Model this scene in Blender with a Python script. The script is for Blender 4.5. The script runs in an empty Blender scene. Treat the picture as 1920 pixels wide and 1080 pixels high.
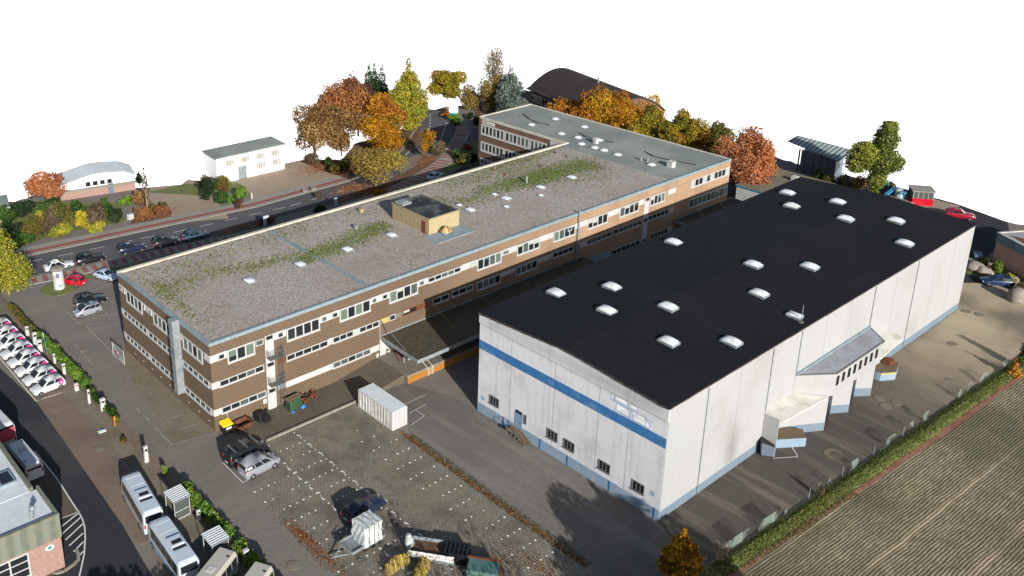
import bpy, bmesh, math, random
import numpy as np
from mathutils import Vector, Matrix
random.seed(7); RNG = np.random.default_rng(11)
SC = bpy.context.scene
COL = SC.collection
R = math.radians

# ------------------------------------------------------------------ camera
F, CX, CY, CZ = 1806.80223, -42.40174, -84.10941, 62.87235
YAW, PIT, ROL, PX0, PY0 = 0.90375, 0.34046, -0.00886, 713.21205, 331.30602
def cam_axes():
    cy, sy, cp, sp = math.cos(YAW), math.sin(YAW), math.cos(PIT), math.sin(PIT)
    f = Vector((cy*cp, sy*cp, -sp)); r = Vector((sy, -cy, 0)); u = r.cross(f)
    cr, sr = math.cos(ROL), math.sin(ROL)
    return cr*r+sr*u, -sr*r+cr*u, f
RV, UV_, FV = cam_axes()
CO = Vector((CX, CY, CZ))
cam = bpy.data.cameras.new('camera'); co = bpy.data.objects.new('camera', cam); COL.objects.link(co)
co.matrix_world = Matrix(((RV.x, UV_.x, -FV.x, CX), (RV.y, UV_.y, -FV.y, CY), (RV.z, UV_.z, -FV.z, CZ), (0, 0, 0, 1)))
cam.sensor_width = 36; cam.lens = F*36/1920
cam.shift_x = (960-PX0)/1920; cam.shift_y = (PY0-540)/1920
cam.clip_end = 2000; SC.camera = co
def ray(px, py): return (FV*F+RV*(px-PX0)-UV_*(py-PY0)).normalized()
def G(px, py, z=0.0):
    d = ray(px, py); return CO+d*((z-CZ)/d.z)
def topz(x, y, py):
    # height at ground point x, y whose picture row is py
    lo, hi = -5, 60
    for _ in range(40):
        m = (lo+hi)/2; d = Vector((x, y, m))-CO
        if PY0-F*d.dot(UV_)/d.dot(FV) > py: lo = m
        else: hi = m
    return lo
def mpp(x, y, z=3):
    return (Vector((x, y, z))-CO).dot(FV)/F

# ------------------------------------------------------------------ materials
MAT = {}
def lin(c):
    return tuple((v/255/12.92 if v <= 10 else ((v/255+.055)/1.055)**2.4) for v in c)
def newmat(name):
    m = bpy.data.materials.new(name); m.use_nodes = True
    nt = m.node_tree; b = nt.nodes['Principled BSDF']; MAT[name] = m
    return m, nt, b
def N(nt, t, **k):
    n = nt.nodes.new(t)
    for a, v in k.items(): setattr(n, a, v)
    return n
def plain(name, c, rough=.7, metal=0, spec=.5, emit=None):
    m, nt, b = newmat(name)
    b.inputs['Base Color'].default_value = (*c, 1); b.inputs['Roughness'].default_value = rough
    b.inputs['Metallic'].default_value = metal; b.inputs['Specular IOR Level'].default_value = spec
    return m
def mixrgb(nt, fac, a, b_, mode='MIX'):
    n = N(nt, 'ShaderNodeMix', data_type='RGBA', blend_type=mode)
    for s, v in ((n.inputs[0], fac), (n.inputs[6], a), (n.inputs[7], b_)):
        if isinstance(v, (int, float)): s.default_value = v
        elif isinstance(v, tuple): s.default_value = (*v, 1)
        else: nt.links.new(v, s)
    return n.outputs[2]
def noise(nt, vec, scale, detail=5, rough=.6):
    n = N(nt, 'ShaderNodeTexNoise'); n.inputs['Scale'].default_value = scale
    n.inputs['Detail'].default_value = detail; n.inputs['Roughness'].default_value = rough
    nt.links.new(vec, n.inputs['Vector']); return n.outputs['Fac']
def ramp(nt, fac, a, b, ca=0.0, cb=1.0):
    n = N(nt, 'ShaderNodeMapRange'); n.inputs[1].default_value = a; n.inputs[2].default_value = b
    n.inputs[3].default_value = ca; n.inputs[4].default_value = cb; nt.links.new(fac, n.inputs[0]); return n.outputs[0]
def coords(nt, scale=(1, 1, 1), rot=(0, 0, 0), world=False):
    if world:
        tc = N(nt, 'ShaderNodeNewGeometry'); out = tc.outputs['Position']
    else:
        tc = N(nt, 'ShaderNodeTexCoord'); out = tc.outputs['Object']
    mp = N(nt, 'ShaderNodeMapping'); mp.inputs['Scale'].default_value = scale; mp.inputs['Rotation'].default_value = rot
    nt.links.new(out, mp.inputs[0]); return mp.outputs[0]
def bump(nt, b, h, strength=.3, dist=.05):
    n = N(nt, 'ShaderNodeBump'); n.inputs['Strength'].default_value = strength; n.inputs['Distance'].default_value = dist
    nt.links.new(h, n.inputs['Height']); nt.links.new(n.outputs[0], b.inputs['Normal'])
def rough_mat(name, c1, c2, fine=6, big=.12, c3=None, rough=.85, bmp=.3, lo=.3, hi=.7, big_amt=.6, c3lo=.52, c3hi=.7, streak=None, streak_c=(.1, .1, .1), streak_amt=.5, spec=.3):
    """two tones mixed by fine grain, a third in large patches, optional streaks"""
    m, nt, b = newmat(name); v = coords(nt, world=True)
    f = noise(nt, v, fine, 6, .65)
    col = mixrgb(nt, ramp(nt, f, lo, hi), c1, c2)
    if c3:
        g = noise(nt, v, big, 5, .6)
        col = mixrgb(nt, ramp(nt, g, c3lo, c3hi, 0, big_amt), col, c3)
    if streak:
        v2 = coords(nt, scale=streak, world=True); s = noise(nt, v2, 1.0, 4, .6)
        col = mixrgb(nt, ramp(nt, s, .5, .75, 0, streak_amt), col, streak_c)
    nt.links.new(col, b.inputs['Base Color']); b.inputs['Roughness'].default_value = rough
    b.inputs['Specular IOR Level'].default_value = spec
    if bmp: bump(nt, b, f, bmp, .04)
    return m
def S(r, g, b, k=1.0):
    l = lin((r, g, b)); return tuple(v*k for v in l)

KH = 1.0   # tones below are written as the picture shows them on level sunlit ground
rough_mat('asphalt', S(132,124,116,.88), S(110,104,97,.88), fine=3, big=.07, c3=S(94,88,82), c3lo=.45, c3hi=.75, streak=(.05,.5,1), streak_c=S(146,134,122,.9), streak_amt=.4)
rough_mat('asphalt_yard', S(126,120,112,.85), S(104,99,94,.85), fine=2.5, big=.06, c3=S(82,76,70), c3lo=.48, c3hi=.7, streak=(.5,.06,1), streak_c=S(140,134,126), streak_amt=.4)
rough_mat('asphalt_road', S(98,96,98,.8), S(82,80,84,.8), fine=4, big=.05, c3=S(112,108,104,.9), c3lo=.48, c3hi=.7, streak=(.05,.9,1), streak_c=S(74,72,76,.8), streak_amt=.5)
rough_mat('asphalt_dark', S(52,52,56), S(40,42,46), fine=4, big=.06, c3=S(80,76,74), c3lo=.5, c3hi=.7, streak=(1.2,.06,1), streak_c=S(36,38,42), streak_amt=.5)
rough_mat('forecourt', S(178,160,138,.8), S(150,134,114,.8), fine=2, big=.12, c3=S(128,114,96), c3lo=.45, c3hi=.7)
rough_mat('sidewalk_grey', S(165,160,152,.8), S(140,136,128,.8), fine=5, big=.2, c3=S(120,114,100))
rough_mat('sidewalk_red', S(168,104,92,.75), S(142,86,78,.75), fine=5, big=.2, c3=S(120,84,74))
rough_mat('kerb_stone', S(172,166,152,.75), S(140,134,122,.75), fine=3, big=.5, c3=S(120,112,98))
rough_mat('concrete', S(142,132,114,.8), S(116,106,92,.8), fine=3, big=.25, c3=S(92,88,68), c3lo=.45, c3hi=.65)
rough_mat('ramp_concrete', S(110,100,88,.85), S(88,80,70,.85), fine=2.5, big=.25, c3=S(74,70,54), c3lo=.45, c3hi=.68)
rough_mat('dock_floor', S(132,124,112,.9), S(108,100,92,.9), fine=2, big=.3, c3=S(88,78,68))
rough_mat('soil_red', S(150,112,94), S(120,84,68), fine=2, big=.3, c3=S(112,60,44), c3lo=.45, c3hi=.6)
rough_mat('verge', S(92,108,54,.9), S(118,118,70,.9), fine=3, big=.5, c3=S(66,76,42), c3lo=.5, c3hi=.65)
rough_mat('litter_bed', S(104,76,54), S(76,64,50), fine=2.5, big=.5, c3=S(140,90,64), c3lo=.5, c3hi=.65)
plain('paint_white', S(205,203,198), .8)
plain('stud_white', S(228,226,220), .8)
# paved parking: little blocks with moss
def paver():
    m, nt, b = newmat('pavers'); v = coords(nt, world=True)
    br = N(nt, 'ShaderNodeTexBrick'); nt.links.new(v, br.inputs['Vector'])
    br.inputs['Scale'].default_value = 1.0; br.inputs['Brick Width'].default_value = .42; br.inputs['Row Height'].default_value = .3
    br.inputs['Mortar Size'].default_value = .045; br.inputs['Mortar Smooth'].default_value = .3
    br.inputs['Color1'].default_value = (*S(144,134,120,.88), 1); br.inputs['Color2'].default_value = (*S(122,114,102,.88), 1)
    br.inputs['Mortar'].default_value = (*S(94,90,76), 1)
    g = noise(nt, v, .11, 5, .6); col = mixrgb(nt, ramp(nt, g, .50, .68, 0, .5), br.outputs['Color'], S(110,108,82,.9))
    g2 = noise(nt, v, .2, 6, .7); col = mixrgb(nt, ramp(nt, g2, .46, .66, 0, .65), col, S(66,62,60))
    nt.links.new(col, b.inputs['Base Color']); b.inputs['Roughness'].default_value = .9
    bump(nt, b, br.outputs['Fac'], -.4, .03)
paver()
def slabs():
    m, nt, b = newmat('slab_yard'); v = coords(nt, world=True, rot=(0, 0, R(0)))
    br = N(nt, 'ShaderNodeTexBrick'); nt.links.new(v, br.inputs['Vector']); br.offset = 0
    br.inputs['Scale'].default_value = 1; br.inputs['Brick Width'].default_value = 5.2; br.inputs['Row Height'].default_value = 30
    br.inputs['Mortar Size'].default_value = .05; br.inputs['Mortar Smooth'].default_value = .6
    f = noise(nt, v, 2.2, 6, .7); g = noise(nt, v, .05, 5, .6)
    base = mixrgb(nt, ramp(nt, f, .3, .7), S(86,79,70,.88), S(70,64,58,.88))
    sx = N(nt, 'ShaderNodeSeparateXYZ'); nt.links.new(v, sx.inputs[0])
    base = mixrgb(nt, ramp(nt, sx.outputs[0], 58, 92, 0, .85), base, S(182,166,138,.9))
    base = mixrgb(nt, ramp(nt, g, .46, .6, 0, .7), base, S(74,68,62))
    v2 = coords(nt, scale=(.6, .06, 1), world=True); g2 = noise(nt, v2, 1, 4); base = mixrgb(nt, ramp(nt, g2, .5, .7, 0, .35), base, S(150,138,118,.9))
    col = mixrgb(nt, ramp(nt, br.outputs['Fac'], 0, 1, 0, .6), base, S(52,48,44))
    nt.links.new(col, b.inputs['Base Color']); b.inputs['Roughness'].default_value = .9
slabs()
def field_mat():
    m, nt, b = newmat('field_soil'); v = coords(nt, world=True, rot=(0, 0, R(2.3)))
    sx = N(nt, 'ShaderNodeSeparateXYZ'); nt.links.new(v, sx.inputs[0])
    wob = noise(nt, v, .25, 3); yy = N(nt, 'ShaderNodeMath', operation='MULTIPLY_ADD'); nt.links.new(wob, yy.inputs[0]); yy.inputs[1].default_value = .5; nt.links.new(sx.outputs[1], yy.inputs[2])
    def wave(period, ph=0):
        a = N(nt, 'ShaderNodeMath', operation='MULTIPLY_ADD'); nt.links.new(yy.outputs[0], a.inputs[0]); a.inputs[1].default_value = 2*math.pi/period; a.inputs[2].default_value = ph
        s = N(nt, 'ShaderNodeMath', operation='SINE'); nt.links.new(a.outputs[0], s.inputs[0]); return s.outputs[0]
    v3 = coords(nt, scale=(.35, 1.6, 1), rot=(0, 0, R(2.3)), world=True)
    f = noise(nt, v3, 2.2, 7, .75); g = noise(nt, v, .08, 5, .6)
    w1 = wave(.29); w2 = wave(6.1, 1.0); w3 = wave(14.7, 2.2)
    col = mixrgb(nt, ramp(nt, f, .36, .64), S(98,90,70,.92), S(158,146,118,.92))
    gm = noise(nt, coords(nt, scale=(.05, .3, 1), world=True), 1.6, 4); wm = N(nt, 'ShaderNodeMath', operation='MULTIPLY'); nt.links.new(ramp(nt, w1, -.1, 1, 0, .55), wm.inputs[0]); nt.links.new(ramp(nt, gm, .44, .6, .05, 1), wm.inputs[1])
    col = mixrgb(nt, wm.outputs[0], col, S(48,46,36))
    col = mixrgb(nt, ramp(nt, w2, .965, .995, 0, .8), col, S(176,158,130,.85))
    col = mixrgb(nt, ramp(nt, w3, .985, .998, 0, .7), col, S(168,146,128,.85))
    col = mixrgb(nt, ramp(nt, g, .42, .6, 0, .7), col, S(76,72,52))
    g5 = noise(nt, coords(nt, scale=(.5, .8, 1), world=True), .6, 7, .8); col = mixrgb(nt, ramp(nt, g5, .52, .68, 0, .6), col, S(94,90,64))
    g6 = noise(nt, v, 1.8, 6, .8); col = mixrgb(nt, ramp(nt, g6, .6, .72, 0, .5), col, S(170,156,130,.9))
    nt.links.new(col, b.inputs['Base Color']); b.inputs['Roughness'].default_value = .95
    h = N(nt, 'ShaderNodeMath', operation='MULTIPLY_ADD'); nt.links.new(w1, h.inputs[0]); h.inputs[1].default_value = -.5; nt.links.new(f, h.inputs[2])
    bump(nt, b, h.outputs[0], .6, .06)
field_mat()
# roofs
def gravel():
    m, nt, b = newmat('roof_gravel'); v = coords(nt, world=True)
    f = noise(nt, v, 5.5, 3, .8); g = noise(nt, v, .09, 4, .6)
    col = mixrgb(nt, ramp(nt, f, .34, .62), S(96,88,80,.9), S(190,180,172,.95))
    col = mixrgb(nt, ramp(nt, g, .4, .65, 0, .45), col, S(140,124,112))
    g2 = noise(nt, v, 1.6, 6, .8); g3 = noise(nt, v, .16, 3, .5)
    mm = N(nt, 'ShaderNodeMath', operation='MULTIPLY'); nt.links.new(ramp(nt, g2, .5, .66), mm.inputs[0]); nt.links.new(ramp(nt, g3, .5, .66), mm.inputs[1])
    col = mixrgb(nt, mm.outputs[0], col, S(98,96,56))
    nt.links.new(col, b.inputs['Base Color']); b.inputs['Roughness'].default_value = .95; bump(nt, b, f, .5, .06)
gravel()
rough_mat('roof_felt', S(140,146,140,.86), S(116,124,120,.86), fine=6, big=.13, c3=S(158,162,152,.9), c3lo=.45, c3hi=.65, rough=.9)
def blackroof():
    m, nt, b = newmat('roof_black'); v = coords(nt)
    wv = N(nt, 'ShaderNodeTexWave', wave_type='BANDS', bands_direction='X'); nt.links.new(v, wv.inputs[0]); wv.inputs['Scale'].default_value = .42; wv.inputs['Distortion'].default_value = .0
    f = noise(nt, v, 4, 6, .7); g = noise(nt, v, .1, 4, .6)
    col = mixrgb(nt, ramp(nt, f, .35, .65), S(20,20,23), S(31,31,35))
    col = mixrgb(nt, ramp(nt, wv.outputs['Fac'], .75, 1, 0, .3), col, S(44,44,50))
    col = mixrgb(nt, ramp(nt, g, .45, .7, 0, .6), col, S(36,35,37))
    nt.links.new(col, b.inputs['Base Color']); b.inputs['Roughness'].default_value = .7; b.inputs['Specular IOR Level'].default_value = .12
    bump(nt, b, wv.outputs['Fac'], .3, .05)
blackroof()
def corr(name, c1, c2, scale, direction='X', c3=None, strength=.6, lo=.2, hi=.8):
    m, nt, b = newmat(name); v = coords(nt)
    wv = N(nt, 'ShaderNodeTexWave', wave_type='BANDS', bands_direction=direction); nt.links.new(v, wv.inputs[0]); wv.inputs['Scale'].default_value = scale
    f = noise(nt, v, 1.3, 6, .7)
    col = mixrgb(nt, ramp(nt, wv.outputs['Fac'], lo, hi), c1, c2)
    if c3: col = mixrgb(nt, ramp(nt, f, .42, .65, 0, .7), col, c3)
    nt.links.new(col, b.inputs['Base Color']); b.inputs['Roughness'].default_value = .75
    bump(nt, b, wv.outputs['Fac'], strength, .05); return m
corr('canopy_roof', S(74,68,54), S(26,25,22), 1.0, 'X', S(84,74,54))
corr('container_wall', S(232,232,228,.85), S(196,198,198,.8), 1.6, 'Y', S(196,190,180,.6), lo=.05, hi=.5)
corr('metal_cream', S(186,170,132,.75), S(150,132,98,.75), 1.1, 'Y', S(164,148,116,.75))
rough_mat('plant_roof', S(46,48,48), S(34,36,36), fine=2, big=.4, c3=S(116,124,124), c3lo=.46, c3hi=.62)
rough_mat('render_white', S(246,246,248,.9), S(238,238,240,.9), fine=2, big=.4, c3=S(228,226,226,.88), bmp=.1)
rough_mat('brown_paving', S(136,118,102,.85), S(112,98,86,.85), fine=3.5, big=.2, c3=S(90,80,74), c3lo=.48, c3hi=.68)
plain('paint_worn', S(158,153,145), .8)
corr('metal_green', S(118,128,116,.8), S(98,108,96,.8), .25, 'X', S(134,124,100,.8))
corr('kiosk_roof', S(225,228,230), S(120,126,132), 1.2, 'Y', lo=.4, hi=.6)
corr('shed_roof', S(180,192,192,.9), S(96,106,108,.9), .35, 'Y', S(120,126,124,.9))
# walls
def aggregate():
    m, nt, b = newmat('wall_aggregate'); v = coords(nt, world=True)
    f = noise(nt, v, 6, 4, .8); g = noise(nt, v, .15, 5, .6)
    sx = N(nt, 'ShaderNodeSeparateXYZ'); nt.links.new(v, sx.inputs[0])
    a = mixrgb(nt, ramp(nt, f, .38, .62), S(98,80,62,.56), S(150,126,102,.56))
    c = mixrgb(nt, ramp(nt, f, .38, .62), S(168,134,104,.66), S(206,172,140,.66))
    col = mixrgb(nt, ramp(nt, sx.outputs[0], 30, 62, 0, 1), a, c)  # paler towards the east end: view-angle brightening put into the colour
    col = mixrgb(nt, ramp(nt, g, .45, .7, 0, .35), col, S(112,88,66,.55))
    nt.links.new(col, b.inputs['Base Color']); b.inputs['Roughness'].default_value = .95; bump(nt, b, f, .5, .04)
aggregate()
rough_mat('brick_brown', S(128,98,80,.75), S(104,80,68,.75), fine=6, big=.3, c3=S(140,110,92,.7))
rough_mat('brick_pink', S(190,156,144,.68), S(156,124,114,.68), fine=5, big=.3, c3=S(204,176,164,.68))
rough_mat('brick_red_lit', S(226,176,154,.95), S(204,150,130,.95), fine=5, big=.3, c3=S(232,196,176,.95))  # red brick brightened: sunlit look put into the colour of a shaded wall
rough_mat('brick_red', S(178,124,100,.8), S(148,98,80,.8), fine=5, big=.3, c3=S(190,140,116,.8))
rough_mat('panel_white', S(226,226,224,.62), S(212,212,210,.62), fine=2, big=.5, c3=S(196,192,186,.62))
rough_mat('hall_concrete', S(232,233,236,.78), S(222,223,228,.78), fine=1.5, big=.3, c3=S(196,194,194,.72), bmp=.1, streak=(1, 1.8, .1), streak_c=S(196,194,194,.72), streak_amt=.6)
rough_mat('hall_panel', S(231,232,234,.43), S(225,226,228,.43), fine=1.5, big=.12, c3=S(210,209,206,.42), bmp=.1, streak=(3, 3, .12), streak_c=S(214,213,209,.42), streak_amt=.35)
rough_mat('hall_blue', S(62,122,176,.85), S(48,102,158,.85), fine=3, big=.9, c3=S(120,160,196,.75), c3lo=.52, c3hi=.72, bmp=.1)
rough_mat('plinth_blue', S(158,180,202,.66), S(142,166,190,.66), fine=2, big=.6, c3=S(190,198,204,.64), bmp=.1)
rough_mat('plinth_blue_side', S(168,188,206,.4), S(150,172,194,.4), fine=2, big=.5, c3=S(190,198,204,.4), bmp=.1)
rough_mat('annex_roof', S(172,174,182,.8), S(148,150,158,.8), fine=1.5, big=.35, c3=S(120,118,118,.8), c3lo=.5, c3hi=.7)
rough_mat('white_roof', S(212,218,220,.9), S(196,204,208,.9), fine=2, big=.4, c3=S(180,184,184,.9))
rough_mat('lean_roof', S(228,228,218,.75), S(206,206,196,.75), fine=2.5, big=.5, c3=S(180,176,160,.7))
rough_mat('orange_paint', S(206,142,58,.55), S(186,122,46,.55), fine=2, big=1.2, c3=S(200,180,150,.6), c3lo=.62, c3hi=.66)
rough_mat('rust', S(132,76,44,.8), S(92,56,38,.8), fine=3, big=1, c3=S(70,50,40))
rough_mat('parapet_stone', S(206,200,184,.9), S(180,174,160,.9), fine=4, big=.5, c3=S(150,146,130,.9))
rough_mat('parapet_metal', S(150,166,172,.85), S(124,140,148,.85), fine=2, big=.4, c3=S(104,116,120,.85), rough=.5)
rough_mat('grey_metal', S(150,158,162,.8), S(124,132,136,.8), fine=2, big=.6, c3=S(104,108,110,.8), rough=.5)
rough_mat('tarp_green', S(56,84,56,.8), S(40,64,44,.8), fine=2, rough=.5)
rough_mat('rock', S(170,160,148,.8), S(128,120,112,.8), fine=3, big=1, c3=S(104,98,92))
rough_mat('wood_grey', S(140,122,98,.7), S(104,90,72,.7), fine=4)
rough_mat('bark', S(96,82,66,.8), S(62,54,46,.8), fine=4)
rough_mat('bark_pale', S(178,164,140,.8), S(130,118,98,.8), fine=4)
rough_mat('plastic_wrap', S(228,236,234,.72), S(196,206,206,.72), fine=2.2, big=1, c3=S(150,158,156,.7), rough=.4, spec=.5, bmp=.8)
rough_mat('dark_roof_brown', S(62,52,50), S(48,42,42), fine=2, big=.2, c3=S(76,62,58))
plain('glass_dark', (.015, .018, .02), .12, spec=.6)
plain('glass_grey', S(96,104,100,.6), .2, spec=.6)
plain('glass_green', S(118,134,122,.6), .25)
plain('blind_pale', S(205,210,200,.6), .6)
plain('frame_white', S(228,228,226,.55), .5)
plain('frame_grey', S(90,90,90), .5)
plain('black_plastic', (.012, .012, .014), .45)
plain('tyre', (.012, .012, .012), .8)
plain('rim', (.32, .33, .34), .35, metal=.7)
plain('car_glass', (.012, .016, .02), .08, spec=.8)
plain('lamp_red', (.35, .01, .02), .3)
plain('lamp_white', (.7, .72, .75), .2)
rough_mat('net_cloth', S(176,150,84,.7), S(120,98,56,.7), fine=6, big=2, c3=S(150,128,90,.7))
plain('yellow', S(232,206,20,.85), .45)
plain('pink', S(222,40,130,.9), .45)
plain('blue_bright', S(40,120,200,.8), .5)
plain('steel_blue', S(70,160,205,.7), .5)
plain('teal', S(40,140,160,.8), .5)
rough_mat('tank_paint', S(96,136,134,.7), S(70,108,108,.7), fine=3, big=1.5, c3=S(120,110,90,.7))
plain('sign_white', S(232,232,232,.75), .5)
plain('ink', (.02, .025, .03), .6)
plain('ink_blue', S(150,176,202,.8), .7)
plain('prohibit_red', (.5, .01, .02), .5)
plain('orange', S(224,110,30,.8), .5)
plain('ochre', S(214,190,120,.6), .7)
plain('door_blue', S(140,176,208,.62), .6)
plain('slate', S(92,104,120), .5)
def domemat():
    m, nt, b = newmat('dome_white'); v = coords(nt, world=True); f = noise(nt, v, 1.1, 5, .7); nt.links.new(mixrgb(nt, ramp(nt, f, .4, .65), S(232,236,240,.9), S(196,200,198,.85)), b.inputs['Base Color']); b.inputs['Roughness'].default_value = .35
domemat()
def meshmat():
    m, nt, b = newmat('wire_mesh'); v = coords(nt)
    f = noise(nt, v, .35, 4, .6); b.inputs['Base Color'].default_value = (*S(150,166,156,.7), 1)
    a = ramp(nt, f, .52, .60, 0, .6); nt.links.new(a, b.inputs['Alpha'])
meshmat()
def leafmat():
    m, nt, b = newmat('leaf'); at = N(nt, 'ShaderNodeAttribute', attribute_name='tint')
    nt.links.new(at.outputs['Color'], b.inputs['Base Color']); b.inputs['Roughness'].default_value = .7; b.inputs['Specular IOR Level'].default_value = .2
    tr = N(nt, 'ShaderNodeBsdfTranslucent'); nt.links.new(at.outputs['Color'], tr.inputs[0])
    mx = N(nt, 'ShaderNodeMixShader'); mx.inputs[0].default_value = .3; nt.links.new(b.outputs[0], mx.inputs[1]); nt.links.new(tr.outputs[0], mx.inputs[2])
    nt.links.new(mx.outputs[0], nt.nodes['Material Output'].inputs[0])
leafmat()
def paint(name, c, rough=.3, metal=0):
    m, nt, b = newmat(name); b.inputs['Base Color'].default_value = (*c, 1); b.inputs['Roughness'].default_value = rough
    b.inputs['Coat Weight'].default_value = .6; b.inputs['Coat Roughness'].default_value = .1; b.inputs['Metallic'].default_value = metal
paint('car_white', S(232,234,236,.68)); paint('car_black', (.008, .008, .01)); paint('car_navy', (.012, .018, .045)); paint('car_red', S(190,14,40,.85))
paint('car_silver', S(180,184,196,.7), .3, .3); paint('car_bluegrey', S(60,78,96,.8)); paint('car_blue', S(34,58,100,.7)); paint('car_paleblue', S(186,206,226,.75))
paint('bus_silver', S(206,216,228,.75)); paint('bus_beige', S(196,190,178,.75)); paint('bus_red', S(190,70,86,.8)); paint('car_darkred', S(150,16,44,.9))

# ------------------------------------------------------------------ mesh helper
class MB:
    def __init__(s, o=(0, 0, 0)): s.v = []; s.f = []; s.m = []; s.o = o
    def poly(s, pts, m=0):
        i = len(s.v); s.v += [(p[0]-s.o[0], p[1]-s.o[1], p[2]-s.o[2]) for p in pts]; s.f.append(tuple(range(i, i+len(pts)))); s.m.append(m)
    def hexa(s, p, m=0, mtop=None):   # p: 4 bottom + 4 top
        i = len(s.v); s.v += [(q[0]-s.o[0], q[1]-s.o[1], q[2]-s.o[2]) for q in p]
        for k, f in enumerate(((3, 2, 1, 0), (4, 5, 6, 7), (0, 1, 5, 4), (1, 2, 6, 5), (2, 3, 7, 6), (3, 0, 4, 7))):
            s.f.append(tuple(i+a for a in f)); s.m.append(mtop if (k == 1 and mtop is not None) else m)
    def box(s, x0, x1, y0, y1, z0, z1, m=0, mtop=None):
        s.hexa([(x0, y0, z0), (x1, y0, z0), (x1, y1, z0), (x0, y1, z0), (x0, y0, z1), (x1, y0, z1), (x1, y1, z1), (x0, y1, z1)], m, mtop)
    def obox(s, c, sx, sy, z0, z1, ang, m=0, mtop=None):
        ca, sa = math.cos(ang), math.sin(ang); q = [(c[0]+a*ca-b*sa, c[1]+a*sa+b*ca) for a, b in ((-sx/2, -sy/2), (sx/2, -sy/2), (sx/2, sy/2), (-sx/2, sy/2))]
        s.hexa([(*p, z0) for p in q]+[(*p, z1) for p in q], m, mtop)
    def prism(s, pts, z0, z1, m=0, mtop=None):
        n = len(pts); i = len(s.v); s.v += [(p[0]-s.o[0], p[1]-s.o[1], z0-s.o[2]) for p in pts]+[(p[0]-s.o[0], p[1]-s.o[1], z1-s.o[2]) for p in pts]
        s.f.append(tuple(range(i+n-1, i-1, -1))); s.m.append(m); s.f.append(tuple(range(i+n, i+2*n))); s.m.append(m if mtop is None else mtop)
        for k in range(n): s.f.append((i+k, i+(k+1) % n, i+n+(k+1) % n, i+n+k)); s.m.append(m)
    def tube(s, p, q, r0, r1=None, n=8, m=0):
        r1 = r0 if r1 is None else r1; p = Vector(p); q = Vector(q); d = (q-p).normalized()
        a = d.orthogonal().normalized(); b = d.cross(a); i = len(s.v)
        for c, r in ((p, r0), (q, r1)):
            for k in range(n):
                t = 2*math.pi*k/n; w = c+a*r*math.cos(t)+b*r*math.sin(t); s.v.append((w.x-s.o[0], w.y-s.o[1], w.z-s.o[2]))
        for k in range(n): s.f.append((i+k, i+(k+1) % n, i+n+(k+1) % n, i+n+k)); s.m.append(m)
        s.f.append(tuple(range(i+n-1, i-1, -1))); s.m.append(m); s.f.append(tuple(range(i+n, i+2*n))); s.m.append(m)
    def dome(s, x, y, z, sx, sy, h, m=0, n=6, ang=0):
        i = len(s.v); ca, sa = math.cos(ang), math.sin(ang)
        for a in range(n+1):
            for b in range(n+1):
                u = -1+2*a/n; v = -1+2*b/n; X = u*sx; Y = v*sy; zz = z+h*(1-u*u)**.6*(1-v*v)**.6
                s.v.append((x+X*ca-Y*sa-s.o[0], y+X*sa+Y*ca-s.o[1], zz-s.o[2]))
        for a in range(n):
            for b in range(n):
                k = i+a*(n+1)+b; s.f.append((k, k+n+1, k+n+2, k+1)); s.m.append(m)
    def build(s, name, mats, parent=None, smooth=False, bevel=0, recalc=True):
        if isinstance(mats, str): mats = [mats]
        me = bpy.data.meshes.new(name); me.from_pydata(s.v, [], s.f); me.polygons.foreach_set('material_index', s.m)
        for x in mats: me.materials.append(MAT[x])
        if recalc:
            b = bmesh.new(); b.from_mesh(me); bmesh.ops.recalc_face_normals(b, faces=b.faces); b.to_mesh(me); b.free()
        if smooth: me.polygons.foreach_set('use_smooth', [True]*len(me.polygons))
        me.update(); o = bpy.data.objects.new(name, me); COL.objects.link(o)
        if parent is not None: o.parent = parent
        if bevel:
            md = o.modifiers.new('bevel', 'BEVEL'); md.width = bevel; md.segments = 2; md.limit_method = 'ANGLE'; md.angle_limit = R(30)
        return o
def thing(name, label, cat, loc=(0, 0, 0), rz=0, group=None):
    o = bpy.data.objects.new(name, None); COL.objects.link(o); o.location = loc; o.rotation_euler = (0, 0, rz)
    o.empty_display_size = .3; return tag(o, label, cat, group)
def tag(o, label, cat, group=None, kind=None):
    o['label'] = label; o['category'] = cat
    if group: o['group'] = group
    if kind: o['kind'] = kind
    return o
def struct(o, label, cat='ground', kind='structure'):
    o['label'] = label; o['category'] = cat; o['kind'] = kind; return o
def at(o, loc): o.location = loc; return o
def copy_tree(o, parent=None):
    c = o.copy(); COL.objects.link(c); c.parent = parent
    for ch in list(o.children): copy_tree(ch, c)
    return c
ORD = ['first', 'second', 'third', 'fourth', 'fifth', 'sixth', 'seventh', 'eighth', 'ninth', 'tenth']

def stain(name, pts, colr):
    m = MAT[name]; nt = m.node_tree; b = nt.nodes['Principled BSDF']; src = b.inputs['Base Color'].links[0].from_socket; v = coords(nt, world=True); col = src
    for (x, y, z), r, sc, amt in pts:
        mp = N(nt, 'ShaderNodeVectorMath', operation='SUBTRACT'); nt.links.new(v, mp.inputs[0]); mp.inputs[1].default_value = (x, y, z)
        ms = N(nt, 'ShaderNodeVectorMath', operation='MULTIPLY'); nt.links.new(mp.outputs[0], ms.inputs[0]); ms.inputs[1].default_value = sc
        ln = N(nt, 'ShaderNodeVectorMath', operation='LENGTH'); nt.links.new(ms.outputs[0], ln.inputs[0])
        col = mixrgb(nt, ramp(nt, ln.outputs['Value'], 0, r, amt, 0), col, colr)
    nt.links.new(col, b.inputs['Base Color'])
stain('hall_panel', [((38.2, -40.1, 2.6), 1.6, (1, 0, .45), .45), ((37.6, -40.1, 3.6), 2.6, (1, 0, .6), .15), ((62, -39.8, 9.5), 3, (1, 0, .5), .1)], S(120,116,110,.5))
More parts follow.
